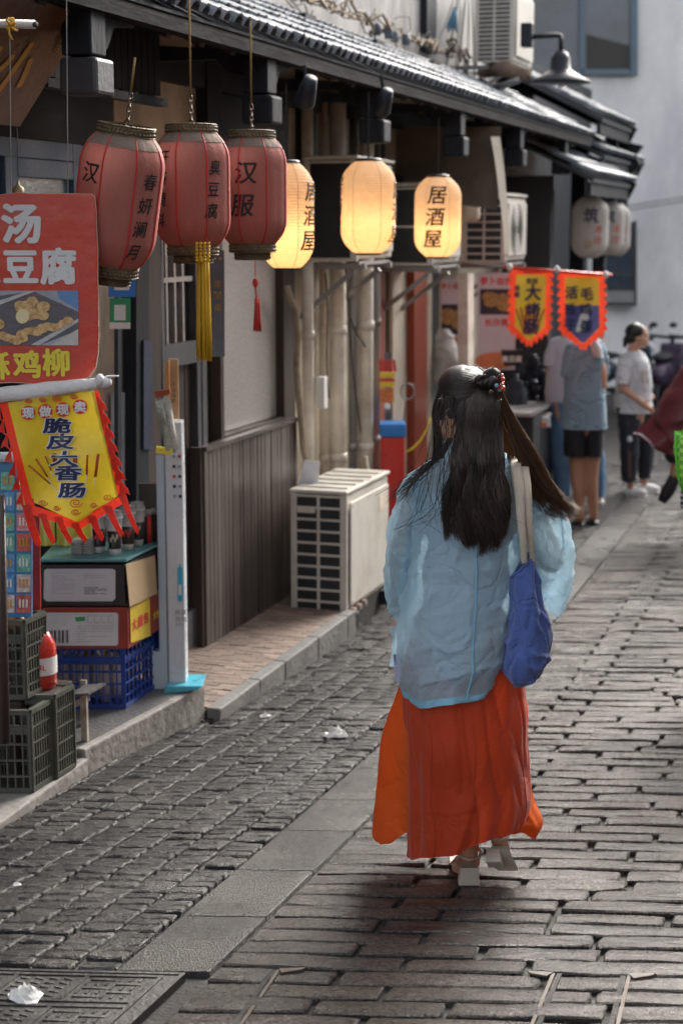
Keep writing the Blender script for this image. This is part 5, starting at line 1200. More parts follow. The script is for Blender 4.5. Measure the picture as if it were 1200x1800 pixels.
for k, (x0, x1, y0, lab) in enumerate(((66, 96, 905, 'left olive yellow packet standing on the glass shelf behind the pennant fringe'), (99, 138, 905, 'middle olive yellow packet standing on the glass shelf'), (134, 160, 915, 'right bright yellow packet standing on the glass shelf near the cups'))):
    t = thing('yellow_packet', lab, 'packet', atR((x0+x1)/2, 982, 7.1), 0, 'yellow packets on the glass shelf')
    a = atR(x0, y0, 7.12); b = atR(x1, y0, 7.12); h_ = a.z-zs
    MB().grid(8, 8, lambda u, v: Vector(((a.lerp(b, u)).x, (a.lerp(b, u)).y, zs+h_*v))-cf*(.03*math.sin(math.pi*u)*(1-v)+.004*nz(u*4, v*4, k))).build('front_film', YB if k < 2 else T['yellow'], t, True)
    MB().grid(6, 6, lambda u, v: Vector(((a.lerp(b, u)).x, (a.lerp(b, u)).y, zs+h_*v))+cf*(.03*math.sin(math.pi*u)*(1-v)+.0)).build('back_film', YB, t, True)
cu2 = thing('cup_lids', 'stack of clear plastic lids on the shelf between packets and cups', 'lids', atR(148, 980, 6.95))
for k in range(6):
    for j, px in enumerate((138, 155)): p = atR(px, 978, 6.93); p.z = zs; MB().lathe([(0, .001), (.028, .001), (.031, .005), (.024, .01), (0, .011)], 16, p+UP*.011*k).build('lid', CLEAR, cu2, True)
# rental stand
st = thing('rental_stand', 'slim pale blue upright power bank stand with buttons and blue foot plate', 'stand', atR(300, 1225, 7.1))
PALE = mat('shaded_blue_enamel', (.46, .55, .63), .35, var=.03, bump=.02)
RT = 7.12
cq([(288, 742), (319, 742), (322, 870), (327, 1212), (297, 1212), (291, 870)], RT, .12).build('column', mat('white_enamel', (.6, .63, .67), .3, var=.03, bump=.02), st, bevel=.006)
cq([(274, 800), (289, 800), (296, 1214), (262, 1214), (262, 1146), (280, 1146)], RT+.01, .14).build('shaded_side_cabinet', PALE, st, bevel=.005)  # shaded left face painted as a darker blue slab, joined with the lower box
cq([(292, 1206), (357, 1206), (347, 1214), (286, 1221)], RT-.06, .2).build('foot_plate', mat('cyan_foot', (.08, .42, .55), .35), st, bevel=.005)
for r_ in range(5):
    for c in range(2):
        s_m = T['red'] if (r_, c) in ((0, 1), (2, 0)) else T['black'] if (r_+c) % 2 else T['greyink']; cq(rect(303+c*10+r_*.4, 800+r_*17.5, 308+c*10+r_*.4, 805+r_*17.5), RT-.004, .006).build('button', s_m, st)
cq(rrect(312, 997, 321, 1057, 3), RT-.003, .004).build('bottle_icon', mat('cyan_print', (.05, .4, .62), .4), st); cq(rect(314, 1028, 319, 1046), RT-.006, .002).build('icon_window', T['white'], st); cq(rect(315, 992, 318, 997), RT-.003, .004).build('icon_cap', bpy.data.materials['cyan_print'], st)
letter('共享\n充电', T['greyink'], st, camflat(318, 1082, RT), .028, bold=.02); lines(st, 309, 325, 1096, 1101, 2, RT-.003, T['greyink'], 8)
bp2 = thing('brown_backboard', 'dark brown metal backboard behind the cups and cartons', 'backboard', atR(265, 1140, 7.4))
cq([(244, 850), (288, 850), (296, 1142), (262, 1142), (262, 1100), (244, 1100)], 7.4, .02).build('board', T['brown'], bp2); MB().bar(atR(277, 1020, 7.37), atR(281, 1138, 7.37), .03, .012).build('slotted_rail', T['blackm'], bp2)
sp = thing('snack_bag', 'clear bag of magazines and snacks hanging on the pale blue stand', 'bag', atR(295, 745, 6.9))
def sbg(dx, dy, s): return lambda u, v: atR(272+dx+u*s*(26-6*v)+v*18, 700+dy+v*90+4*math.sin(u*6), 6.9-.03*math.sin(math.pi*u)*math.sin(math.pi*v)-.004*dx)
MB().grid(8, 10, sbg(0, 0, 1)).build('bag_film', mat('grey_bag_film', (.4, .42, .36), .2, var=.5, vs=22, bump=.6, bs=25, coat=.5), sp, True)
MB().grid(6, 8, sbg(14, 4, .55)).build('booklet', mat('booklet_cover', (.5, .5, .45), .3, var=.5, vs=15), sp, True)
cq([(272, 688), (298, 684), (300, 692), (274, 700)], 6.9, .03).build('bag_clip', T['redwood'], sp); cq([(275, 785), (305, 790), (300, 800), (274, 796)], 6.9, .02).build('yellow_end', T['yellow'], sp)
wbd = thing('wooden_plaque', 'narrow light wooden plaque with small vertical writing leaning by the lattice door', 'plaque', atR(310, 740, 7.25))
cq([(290, 640), (297, 633), (298, 742), (290, 742)], 7.2, .03).build('edge_board', mat('orange_wood', (.5, .22, .06), .6, var=.15), wbd); cq([(296, 630), (313, 632), (315, 745), (298, 745)], 7.26, .015).build('plaque_face', mat('light_wood', (.55, .36, .2), .6, var=.12), wbd)
letter('小\n心\n台\n阶', T['brownink'], wbd, camflat(306, 690, 7.255), .018, bold=.01, line=1.4)
# payment plates
for (r4, m, lab) in ((rect(191, 467, 238, 522), T['blue'], 'bright blue payment plate on the wall beside the slanting red lantern'), (rect(193, 524, 229, 566), mat('payment_green', (.02, .3, .12), .4), 'green payment plate mounted just below the blue one')):
    Rr = 6.95; t = thing('payment_plate', lab, 'plate', atR(r4[0][0], r4[2][1], Rr)); cq(r4, Rr, .006).build('plate', m, t)
    x0, y0 = r4[0]; x1, y1 = r4[2]; cq(rect(x0+(x1-x0)*.22, y0+12, x1-(x1-x0)*.22, y1-(12 if y1 < 530 else 3)), Rr-.003, .002).build('white_field', T['white'], t)
    if y1 > 530: cq(rect(193, 567, 229, 578), Rr, .006).build('white_strip', T['white'], t)
# ------------------------------------------------------------------ people
def catmull(P, t):
    n = len(P)-1; x = t*n; i = min(int(x), n-1); f = x-i
    p0, p1, p2, p3 = P[max(i-1, 0)], P[i], P[i+1], P[min(i+2, n)]
    return [.5*((2*b)+(-a+c)*f+(2*a-5*b+4*c-d)*f*f+(-a+3*b-3*c+d)*f*f*f) for a, b, c, d in zip(p0, p1, p2, p3)]
def rowsurf(rows, R0, disp=None, a0=0, a1=2*math.pi, hem=None, power=1.0):
    """surface through rows (py, left px, right px, depth of centre, half depth); returns f(u, v)"""
    def fn(u, v):
        py, xl_, xr_, dc, ry = catmull(rows, v); a = a0+(a1-a0)*u
        if hem: py += hem(u, v)
        A = atR((xl_+xr_)/2, py, R0+dc); rx = (xr_-xl_)/2*R0/F/.985
        ca, sa = math.cos(a), math.sin(a)
        if power != 1: ca = math.copysign(abs(ca)**power, ca); sa = math.copysign(abs(sa)**power, sa)
        n = (cr*math.cos(a)*ry+cf*math.sin(a)*rx); n.normalize() if n.length > 1e-6 else None
        p = A+cr*rx*ca+cf*ry*sa
        if disp: p = p+n*disp(u, v)
        return p
    return fn
def blob(name, prims, m, parent, voxel=.008, smooth=6):
    mb_ = MB()
    for q in prims:
        if q[0] == 'c':
            _, a, ra, b, rb = q; a = Vector(a); b = Vector(b)
            mb_.tube([a, a.lerp(b, .5), b], [ra, (ra+rb)/2, rb], 14); mb_.ell(a, (ra,)*3, 14, 10); mb_.ell(b, (rb,)*3, 14, 10)
        else: mb_.ell(q[1], q[2], 20, 14, q[3] if len(q) > 3 else None)
    o = mb_.build(name, m, parent, True)
    r = o.modifiers.new('r', 'REMESH'); r.mode = 'VOXEL'; r.voxel_size = voxel; r.use_smooth_shade = True
    s = o.modifiers.new('s', 'SMOOTH'); s.factor = .5; s.iterations = smooth
    return o
def hand_prims(wrist, d, side, s=1.0, curl=.5):
    """palm and five fingers; d = direction of the hand, side = thumb side"""
    d = Vector(d).normalized(); side = Vector(side).normalized(); nrm_ = d.cross(side).normalized(); out = []
    palm = wrist+d*.05*s
    out.append(('c', wrist, .022*s, palm+d*.02*s, .03*s)); 
    for k, L in enumerate((.07, .078, .072, .058)):
        b = wrist+d*.085*s+side*(.028-.018*k)*s; m1 = b+d*L*.5*s; e = m1+(d*(1-curl)+nrm_*curl).normalized()*L*.5*s
        out += [('c', b-d*.03*s, .0105*s, m1, .0095*s), ('c', m1, .0095*s, e, .008*s)]
    b = wrist+d*.03*s+side*.026*s; m1 = b+(d*.6+side*.7).normalized()*.035*s; out += [('c', b, .012*s, m1, .0105*s), ('c', m1, .0105*s, m1+(d+side*.2).normalized()*.03*s, .009*s)]
    return out
def head_prims(c, fwd, s=1.0):
    """skull, jaw, nose, ears; c = centre of skull, fwd = facing direction"""
    fwd = Vector(fwd).normalized(); lat = fwd.cross(UP).normalized(); rot = Matrix((lat, fwd, UP)).transposed(); c = Vector(c)
    E_ = lambda x, y, z, r: ('e', c+(lat*x+fwd*y+UP*z)*s, [q*s for q in r], rot)
    return [E_(0, -.005, .02, (.074, .094, .09)), E_(0, .03, -.045, (.056, .06, .07)), E_(0, .055, -.095, (.028, .028, .022)), E_(0, .09, -.03, (.011, .016, .02)), E_(0, .083, -.005, (.009, .012, .028)),
            E_(.074, -.0, -.02, (.010, .018, .03)), E_(-.074, -.0, -.02, (.010, .018, .03)), E_(0, .078, -.068, (.024, .014, .010)), E_(0, .078, .015, (.05, .014, .010)), E_(.04, .05, -.035, (.026, .03, .026)), E_(-.04, .05, -.035, (.026, .03, .026))]
def face_parts(c, fwd, t, s=1.0):
    fwd = Vector(fwd).normalized(); lat = fwd.cross(UP).normalized(); c = Vector(c)
    for q in (-1, 1):
        MB().ell(c+(lat*.032*q+fwd*.084-UP*.002)*s, (.011*s, .006*s, .006*s), 8, 6, Matrix((lat, fwd, UP)).transposed()).build('eye', T['black'], t, True)
        MB().ell(c+(lat*.033*q+fwd*.088+UP*.018)*s, (.018*s, .005*s, .003*s), 8, 5, Matrix((lat, fwd, UP)).transposed()).build('eyebrow', T['hair0'], t, True)
    MB().ell(c+(fwd*.091-UP*.068)*s, (.022*s, .006*s, .006*s), 10, 6, Matrix((lat, fwd, UP)).transposed()).build('lips', mat('lips', (.4, .12, .1), .4) if 'lips' not in bpy.data.materials else bpy.data.materials['lips'], t, True)
# ------------------------------------------------------------------ the walking woman
RW = 5.05
wo = thing('person', 'woman with long dark hair walking away in sheer blue jacket and red skirt', 'person', ground(825, 1550))
def hp(px, py, d=0): return atR(px, py, RW+d)
floorz = wo.location.z
prims = [('e', hp(818, 716, .0), (.078, .092, .108)), ('e', hp(793, 742, .045), (.060, .062, .082)), ('e', hp(780, 768, .07), (.03, .03, .028)), ('e', hp(769, 742, .11), (.014, .014, .02)),
  ('e', hp(790, 735, -.088), (.015, .020, .032), Euler((0, -.15, .7)).to_matrix()),
  ('c', hp(815, 765, .02), .052, hp(818, 810, 0), .058),
  ('c', hp(765, 850, .0), .07, hp(885, 850, .0), .07), ('e', hp(825, 900, .0), (.165, .10, .16)), ('e', hp(818, 1010, .02), (.145, .105, .17)), ('e', hp(812, 1120, .0), (.175, .125, .15)),
  ('c', hp(740, 858, .0), .052, hp(706, 975, .03), .042), ('c', hp(706, 975, .03), .042, hp(702, 1062, .16), .03),
  ('c', hp(912, 858, .0), .052, hp(968, 985, .02), .042), ('c', hp(968, 985, .02), .042, hp(950, 960, .24), .030),
  ('c', hp(780, 1150, .0), .09, hp(806, 1330, .02), .058), ('c', hp(806, 1330, .02), .055, hp(824, 1492, -.005), .034),
  ('c', hp(845, 1150, .0), .09, hp(872, 1325, .05), .058), ('c', hp(872, 1325, .05), .055, hp(876, 1462, -.10), .034)]
prims += [('e', hp(824, 1497, -.012), (.031, .036, .034)), ('c', hp(824, 1503, .0), .030, hp(810, 1518, .08), .030), ('c', hp(810, 1520, .08), .030, hp(806, 1528, .155), .026)]
prims += [('e', hp(876, 1468, -.10), (.030, .034, .032)), ('c', hp(877, 1475, -.08), .028, hp(883, 1503, .0), .028), ('c', hp(883, 1503, .0), .028, hp(885, 1513, .06), .022)]
for k in range(4): prims.append(('c', hp(800+k*3.2-2, 1534, .16), .009, hp(799+k*3.4-3, 1538, .195), .008))
prims += hand_prims(hp(702, 1066, .165), (0, 0, -1), cf, .95, .4); prims += hand_prims(hp(950, 958, .245), cf*.4-cr*.4+UP*.8, UP, .95, .6)
blob('body', prims, T['skin'], wo, .0065, 5)
# inner ear shading comes from shape: a small hollow ring
MB().tube([hp(790+8*math.cos(a*.5), 734+15*math.sin(a*.5), -.108) for a in range(-5, 6)], .0035, 6).build('ear_rim', T['skin'], wo, True)
# camisole
MB().grid(48, 24, rowsurf([(860, 752, 892, 0, .125), (930, 752, 892, .0, .125), (1010, 748, 890, .02, .125), (1080, 742, 880, .0, .14), (1170, 738, 868, .0, .145)], RW, lambda u, v: .006*nz(u*9, v*4)), True).build('camisole', mat('mauve_top', (.62, .5, .54), .8, var=.08), wo, True)
# jacket
JK = mat('sheer_blue_linen', (.50, .74, .88), .75, spec=.2, var=.06, vs=16, bump=.25, bs=260, transl=.42, alpha=.74, crease=.065, csc=5.5, sheen=.3, stretch=(1, 1, .5)); JS = mat('blue_seam', (.28, .58, .76), .7, transl=.25)
def ridge(x): return 1-abs(x)*2
def jdisp(u, v):
    a = u*2*math.pi; back = max(0, -math.sin(a))
    d = .007*nz(u*10, v*2.2, 1)+.004*nz(u*24, v*3+u*6, 5)
    d += .011*max(0, ridge(nz(u*7+v*2.5, v*7-u*5, 9)))**3*.8 if v > .25 else 0
    d -= .006*max(0, ridge(nz(u*6-3*v, v*11+u*8, 3)))**6
    d += .006*nz(u*4, v*13, 2)*v+.0035*max(0, ridge(nz(u*3+v, v*22+u*3, 12)))**4+.003*max(0, ridge(nz(u*14, v*9-u*6, 17)))**4
    d += .014*math.sin(a*9+v*3)*max(0, v-.72)
    d -= .020*math.exp(-((u-.895)/.02)**2)*max(0, .6-abs(v-.45))-.020*math.exp(-((u-.585)/.02)**2)*max(0, .7-abs(v-.5))
    return d
def jhem(u, v):
    a = u*2*math.pi; f = max(0, v-.5)*2
    return f*f*(-math.cos(a)*12+3*math.sin(a*5)+(-16 if math.sin(a) > .3 else 0))
jrows = [(796, 785, 886, .01, .085), (806, 765, 905, .01, .10), (818, 742, 925, .01, .115), (838, 727, 938, .01, .13), (880, 722, 938, .0, .145), (940, 716, 932, .0, .155), (1000, 710, 926, .0, .16), (1060, 703, 918, .0, .165), (1120, 699, 905, .0, .17), (1165, 702, 892, .0, .175), (1212, 706, 868, .0, .175)]
jk = MB().grid(200, 130, rowsurf(jrows, RW, jdisp, hem=jhem), True).build('jacket', JK, wo, True)
def slv(name, rows, seed, jd=.008):
    def dsp(u, v): 
        return jd*nz(u*5, v*5, seed)+.009*max(0, ridge(nz(u*4+v*3, v*8, seed+3)))**3-.007*max(0, ridge(nz(u*5-v*4, v*6, seed+7)))**5+.005*nz(u*12, v*16, seed+1)
    return MB().grid(72, 80, rowsurf(rows, RW, dsp), True).build(name, JK, wo, True)
slv('sleeve', [(826, 735, 775, .01, .05), (845, 712, 768, .01, .07), (880, 694, 756, .01, .085), (930, 681, 742, .02, .09), (980, 676, 734, .03, .09), (1030, 676, 730, .06, .085), (1065, 682, 722, .11, .07), (1086, 689, 714, .15, .05)], 11)
slv('sleeve', [(826, 890, 925, .01, .05), (842, 892, 950, .01, .07), (880, 895, 984, .01, .085), (920, 898, 997, .02, .095), (965, 903, 1007, .03, .10), (1005, 922, 1006, .06, .10), (1040, 942, 1000, .10, .09), (1064, 957, 990, .12, .07), (1079, 970, 980, .12, .045)], 31, .010)
MB().tube([hp(x, y_, d) for x, y_, d in ((905, 868, -.10), (985, 900, -.05), (990, 960, -.04), (978, 1000, -.04))], .002, 5).build('sleeve_seam', JS, wo, True)
jf = rowsurf(jrows, RW, jdisp, hem=jhem)
MB().tube([jf(.745+.0006*v, .34+.645*v/90)-cf*.0015 for v in range(91)], .0036, 6, flat=.6).build('back_seam', JS, wo, True)
MB().grid(200, 4, lambda u, v: jf(u, .968+.03*v)+(jf(u, .98)-jf(u+.5, .98)).normalized()*.002, True).build('hem_band', JS, wo, True)
# collar, side flap
MB().grid(40, 6, rowsurf([(775, 780, 868, .02, .085), (790, 778, 876, .01, .095), (806, 768, 896, .01, .11)], RW, lambda u, v: .004*nz(u*9, v*3)), True).build('collar', JK, wo, True)
MB().grid(24, 5, rowsurf([(772, 772, 800, .03, .04), (795, 774, 806, .03, .045)], RW), True).build('inner_collar', T['white'], wo, True)
def flap(u, v): return hp(686+u*22+3*math.sin(v*4), 1100+v*72, .08+.02*math.sin(u*4+v*3))
MB().grid(6, 10, flap).build('jacket_flap', JK, wo, True)
MB().grid(6, 10, lambda u, v: hp(691+u*16+3*v, 1150+v*48, .03+.02*math.sin(u*4+v*3))).build('jacket_flap', mat('lilac_lining', (.35, .36, .5), .7), wo, True)
# skirt
SKM = mat('rust_red_linen', (.54, .055, .013), .62, spec=.25, var=.12, vs=3, bump=.22, bs=240, transl=.3, sheen=.2, crease=.05, csc=3.5, stretch=(1, 1, .4)); SKL = mat('backlit_skirt_linen', (.72, .13, .02), .62, spec=.25, var=.08, vs=3, bump=.2, bs=240, transl=.38, crease=.05, csc=3.5, stretch=(1, 1, .4))  # brighter orange of the underskirt: backlight through one layer put into the colour
def sdisp(amp, fr, seed):
    def f(u, v):
        a = u*2*math.pi
        return (amp*math.sin(a*fr+2.2*nz(v*1.5, seed)+seed)*(.35+v)+.012*nz(u*7+.8*v, v*1.3, seed)*(.3+v)+.009*max(0, ridge(nz(u*6+v*.7, v*1.3-u, seed+2)))**2*(.2+v*.8)-.006*max(0, ridge(nz(u*9-v, v*1.6, seed+4)))**4+.003*nz(u*8, v*9, seed))
    return f
# underskirt with flares to both sides
def uhem(u, v):
    a = u*2*math.pi; f = max(0, v-.6)/.4
    return f*f*(3*math.sin(a*7+1)+3*math.sin(a*12)-6*math.cos(a)-80*max(0, -math.sin(a)-.35))
MB().grid(160, 80, rowsurf([(1130, 732, 890, .03, .12), (1200, 704, 915, .05, .13), (1240, 688, 930, .07, .17), (1290, 671, 931, .08, .18), (1340, 664, 933, .09, .19), (1400, 657, 942, .10, .20), (1440, 652, 960, .10, .20), (1468, 650, 948, .10, .20)], RW, sdisp(.007, 6, 2), hem=uhem), True).build('underskirt', SKL, wo, True)
# back panel: open sheet wrapped round the camera side
def bhem(u, v):
    f = max(0, v-.5)*2; return f*f*(catmull([(28, 0), (4, 0), (-27, 0), (-42, 0), (-22, 0)], u)[0]+3*math.sin(u*19))
MB().grid(120, 100, rowsurf([(1120, 718, 898, .0, .115), (1180, 706, 918, .0, .13), (1240, 704, 926, .0, .165), (1300, 706, 927, .0, .2), (1360, 709, 931, .0, .205), (1420, 711, 932, -.01, .21), (1475, 714, 918, -.01, .21)], RW, sdisp(.0035, 7, 8), a0=math.pi*1.0, a1=math.pi*2.0, hem=bhem)).build('skirt_back_panel', SKM, wo, True)
bf_ = rowsurf([(1120, 718, 898, .0, .115), (1180, 706, 918, .0, .13), (1240, 704, 926, .0, .165), (1300, 706, 927, .0, .2), (1360, 709, 931, .0, .205), (1420, 711, 932, -.01, .21), (1475, 714, 918, -.01, .21)], RW, sdisp(.0035, 7, 8), a0=math.pi*1.0, a1=math.pi*2.0, hem=bhem)
for u0 in (.30, .52, .86): MB().tube([bf_(u0+.01*math.sin(v*.3), .35+v/30*.63)-cf*.001 for v in range(31)], .0016, 5).build('skirt_seam', SKM, wo, True)
MB().grid(90, 40, rowsurf([(1120, 740, 890, .0, .13), (1300, 745, 890, .0, .13), (1450, 755, 900, .0, .14)], RW, sdisp(.004, 6, 12)), True).build('slip', mat('dark_red_lining', (.18, .02, .01), .8), wo, True)
# shoes
SHO = mat('ivory_leather', (.52, .47, .41), .35, var=.05, bump=.05, coat=.2)
a = hp(824, 1520, -.02); zb = floorz+.004
def heel(cx, top, bot, w0, w1, d0, par, dirv=cf, nm='heel_block'):
    T_ = top; B_ = bot; m_ = MB(); vs = []
    for P_, w_ in ((B_, w1), (T_, w0)):
        for i, j in ((-1, -1), (1, -1), (1, 1), (-1, 1)): vs.append(P_+cr*w_*i+dirv*d0*j)
    m_.add(vs, [(3, 2, 1, 0), (4, 5, 6, 7), (0, 1, 5, 4), (1, 2, 6, 5), (2, 3, 7, 6), (3, 0, 4, 7)]); return m_.build(nm, SHO, par, bevel=.004)
ht = Vector((a.x, a.y, zb+.062)); heel(0, ht, Vector((a.x, a.y, zb)), .029, .036, .024, wo)
MB().grid(12, 14, lambda u, v: hp(824-14*v, 1514, -.045+.26*v)*1+Vector((0, 0, (zb+.074-.066*min(1, max(0, (v-.22)/.45)))-(hp(824-14*v, 1514, -.045+.26*v)).z))+cr*(u-.5)*(.062+.03*math.sin(v*2.6))).build('insole', SHO, wo, True)
MB().grid(12, 14, lambda u, v: hp(824-14*v, 1514, -.045+.26*v)*1+Vector((0, 0, (zb+.066-.062*min(1, max(0, (v-.22)/.45)))-(hp(824-14*v, 1514, -.045+.26*v)).z))+cr*(u-.5)*(.064+.03*math.sin(v*2.6))).build('outsole', SHO, wo, True)
def strap(c, rx, ry, tiltv, par, w_=.004):
    MB().tube([c+cr*rx*math.cos(a*.314)+cf*ry*math.sin(a*.314)+UP*tiltv*math.sin(a*.314) for a in range(21)], w_, 6, False).build('strap', SHO, par, True)
strap(hp(824, 1498, -.005), .037, .044, .008, wo); strap(hp(814, 1519, .08), .038, .012, .0, wo)
for s in (-1, 1): MB().tube([hp(824+s*19, 1500, .0), hp(822+s*19, 1520, .01)], .004, 6).build('strap', SHO, wo, True)
# raised foot: sole seen from behind, heel up, toes on the ground
hb_ = hp(866, 1468, -.15); tv = (hp(893, 1517, .03)-hp(874, 1475, -.12)).normalized(); nv = (tv.cross(cr)).normalized()
if nv.y > 0: nv = -nv
def soleM(s0, dn_): 
    return lambda u, v: hp(876, 1476, -.115)+tv*(v*.20)+cr*(u-.5)*(.048+.024*math.sin(v*2.7))+nv*(dn_+(.020*math.sin(v*3.1)))
MB().grid(12, 14, soleM(0, .030)).build('outsole', SHO, wo, True); MB().grid(12, 14, soleM(0, .022)).build('insole', SHO, wo, True)
hc = hp(866, 1480, -.10)+nv*.03
vs = []
for off, w_ in ((.0, .022), (.044, .026)):
    for i, j in ((-1, -1), (1, -1), (1, 1), (-1, 1)): vs.append(hc+nv*off+cr*w_*i+tv*(.026*j+.01))
MB().add(vs, [(3, 2, 1, 0), (4, 5, 6, 7), (0, 1, 5, 4), (1, 2, 6, 5), (2, 3, 7, 6), (3, 0, 4, 7)]).build('heel_block', SHO, wo, bevel=.004)
strap(hp(876, 1462, -.10), .035, .042, .01, wo)
# ---- hair
HR = mat('glossy_dark_hair', (.022, .016, .0145), .42, spec=.5, var=.35, vs=60, bump=0, stretch=(1, 1, .1)); HR2 = T['hair2']; HRb = mat('brown_black_hair', (.045, .030, .024), .4, spec=.6, bump=0); HRc = mat('sheen_brown_hair', (.10, .068, .052), .36, spec=.7, bump=0)  # lightest brown strands carry the sheen of the hair as colour
# scalp cap
def capf(u, v):
    a = 2*math.pi*u; b = -math.pi/2*.62+v*(math.pi*.5+math.pi/2*.60); c = hp(820, 712, -.012)
    # leave the left front (face) open by lifting the lower edge there
    return c+cr*.092*math.cos(a)*math.cos(b)+cf*.104*math.sin(a)*math.cos(b)+UP*(.123*math.sin(b)+(.10 if math.cos(a) < -.3 else 0)*(1-v)**1.2)
MB().grid(40, 18, capf, True).build('hair_cap', HR, wo, True)
# hair mass on the back
def mass(u, v):
    return rowsurf([(672, 812, 868, -.070, .03), (710, 804, 876, -.095, .035), (760, 805, 882, -.11, .035), (820, 795, 885, -.135, .03), (870, 792, 880, -.16, .022), (905, 798, 872, -.17, .012), (925, 806, 862, -.175, .004)], RW, lambda u, v: .004*nz(u*14, v*2)+.004*nz(u*6+v*3, v*6, 4))(u, v)
MB().grid(60, 50, mass, True).build('hair_back', HR, wo, True)
random.seed(42)
def strandset(name, m, n, guide, r0=.0011, seg=12, sides=3):
    mb_ = MB()
    for k in range(n):
        pts = guide(random.random(), random.random(), k)
        rr = r0*random.uniform(.7, 1.3); mb_.tube(pts, [rr*(1 if i < len(pts)*.7 else max(.25, 1-(i/len(pts)-.7)*2.4)) for i in range(len(pts))], sides, False)
    return mb_.build(name, m, wo, True)
def path(ctrl, seg, wob=0, seed=0, fr=2):
    out = []
    for i in range(seg+1):
        t = i/seg; x, y_, d = catmull(ctrl, t); out.append(hp(x+wob*nz(t*fr, seed)*t*2.2, y_+wob*.3*nz(t*fr, seed, 5), d))
    return out
def gback(a, b, k):
    # a across, b layer depth; neighbouring strands share the wave of their lock
    lw = noise.noise(Vector((a*9, .3+b, 0))); lw2 = noise.noise(Vector((a*6, 4.3, 2+b*.6)))
    e = (a-.5)*2; L = 1 if random.random() < .55 else random.uniform(.62, 1)
    lo = 964-34*abs(e)**2.2+26*lw-random.random()**2*34
    ph = 5*noise.noise(Vector((a*4, b*1.2, 7)))+a*3; am = 8+5*lw2
    ctrl = [(812+56*a, 668+20*abs(e)+12*b, -.095-.018*(1-e*e)*b), (804+74*a, 712, -.13-.02*(1-e*e)), (802+80*a, 755, -.14-.02*(1-e*e)), (794+90*a+am*.4*math.sin(ph), 800, -.165-.02*b)]
    n = 7
    for i in range(1, n+1):
        t = i/n; y_ = 800+(lo-800)*t*L
        xx = 794+90*a+(-14+22*a)*t*L*(1 if t < .8 else 1-(t-.8)*.9)-8*e*max(0, t*L-.6)
        ctrl.append((xx+am*math.sin(ph+t*L*6.5)*(.4+t*.8)+random.gauss(0, 1.6)*t, y_, -.178-.016*b-.010*math.cos(ph+t*L*6.5)))
    return path(ctrl, 24, 4, k*.02, 4)
strandset('hair_strands', HR, 2600, gback, .0008); strandset('hair_strands', HRb, 1500, gback, .0008); strandset('hair_strands', HRc, 1000, gback, .0007)
def gcrown(a, b, k):
    # from hairline round to the clip
    s = a*2.4-1.2; ang_ = math.pi*(1.02+.0)-s*0; c0 = hp(820, 712, -.012)
    st = math.pi*(1.0-.62*a)      # around the silhouette: left side to over the top
    x0 = 820-57*math.cos((a)*1.75)*1.0; y0 = 712+26-94*math.sin(a*1.75)*.98+(12 if a < .1 else 0); d0 = .02-.01*b
    if a < .25: x0 = 763+6*b; y0 = 738-150*a
    clipx, clipy = 858+4*random.random(), 668+10*(1-a)
    mx_, my_ = (x0+clipx)/2, (y0+clipy)/2
    sag = 18*(1-a)-10*a
    ctrl = []
    for i in range(7):
        t = i/6; x = x0+(clipx-x0)*t; y_ = y0+(clipy-y0)*t+sag*math.sin(math.pi*t)
        q = 1-((x-820)/53)**2-((y_-712)/69)**2; ctrl.append((x, y_, -.012-.112*math.sqrt(max(0, q))-.008*b))
    return path(ctrl, 14, 1.6, k*.01, 3)
strandset('hair_strands', HR, 1500, gcrown, .0009); strandset('hair_strands', HRb, 900, gcrown, .0008); strandset('hair_strands', HRc, 300, gcrown, .0007)
def gside(a, b, k):
    # lower side: from above the ear falling back behind it into the mass
    x0 = 768+24*a; y0 = 684+14*a
    return path([(x0, y0, .02), (x0+14, y0+8-2*a+3*b, -.045-.01*b), (806+12*a, 716+8*b, -.085-.012*b), (812+16*a, 760, -.13-.01*b), (803+24*a, 810, -.155-.01*b), (794+30*a, 870, -.18-.01*b)], 14, 3, k*.013, 3)
strandset('hair_strands', HR, 1100, gside, .0008)
def gbang(a, b, k):
    return path([(776+8*a, 668, .0), (764+6*a, 700, .045-.05*b), (761+9*a, 735, .05-.05*b), (766+10*a, 770, .03-.04*b), (770+14*a, 798+20*b, -.0)], 10, 4, k*.07, 3)
strandset('hair_strands', HR, 70, gbang, .0010)
def gright(a, b, k):
    lw = noise.noise(Vector((a*5, 7, b)))
    L = 1 if random.random() < .6 else random.uniform(.7, 1); am = 9+6*lw; ph = a*4+3*noise.noise(Vector((a*3, b*2, 1)))
    base = [((868, 878), 678), ((876, 896), 715), ((885, 915), 750), ((905, 943), 800), ((928, 964), 845), ((952, 985), 875), ((966, 1010), 900)]
    ctrl = []
    for i, ((x0, x1), y_) in enumerate(base):
        t = i/6; ctrl.append((x0+(x1-x0)*a+am*math.sin(ph+t*5)*t+random.gauss(0, 3.2)*t*t, y_+(8*(1-a) if t > .5 else 0)+(random.gauss(0, 6) if i == 6 else 0), -.09-.02*b+.03*t))
    if L < 1: ctrl = ctrl[:6]
    return path(ctrl, 18, 5, k*.05, 3)
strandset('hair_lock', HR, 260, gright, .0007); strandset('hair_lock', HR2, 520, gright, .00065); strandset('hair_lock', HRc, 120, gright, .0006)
def gright2(a, b, k):
    return path([(868, 690, -.07), (884+10*a, 740+10*b, -.04), (892+14*a, 790, -.03), (905+40*a, 850, -.06), (950+40*a+random.gauss(0, 12), 885+20*b, -.05), (975+34*a+random.gauss(0, 14), 880+40*b, -.03)], 14, 16, k*.3, 3)
strandset('loose_strands', HR2, 90, gright2, .0009)
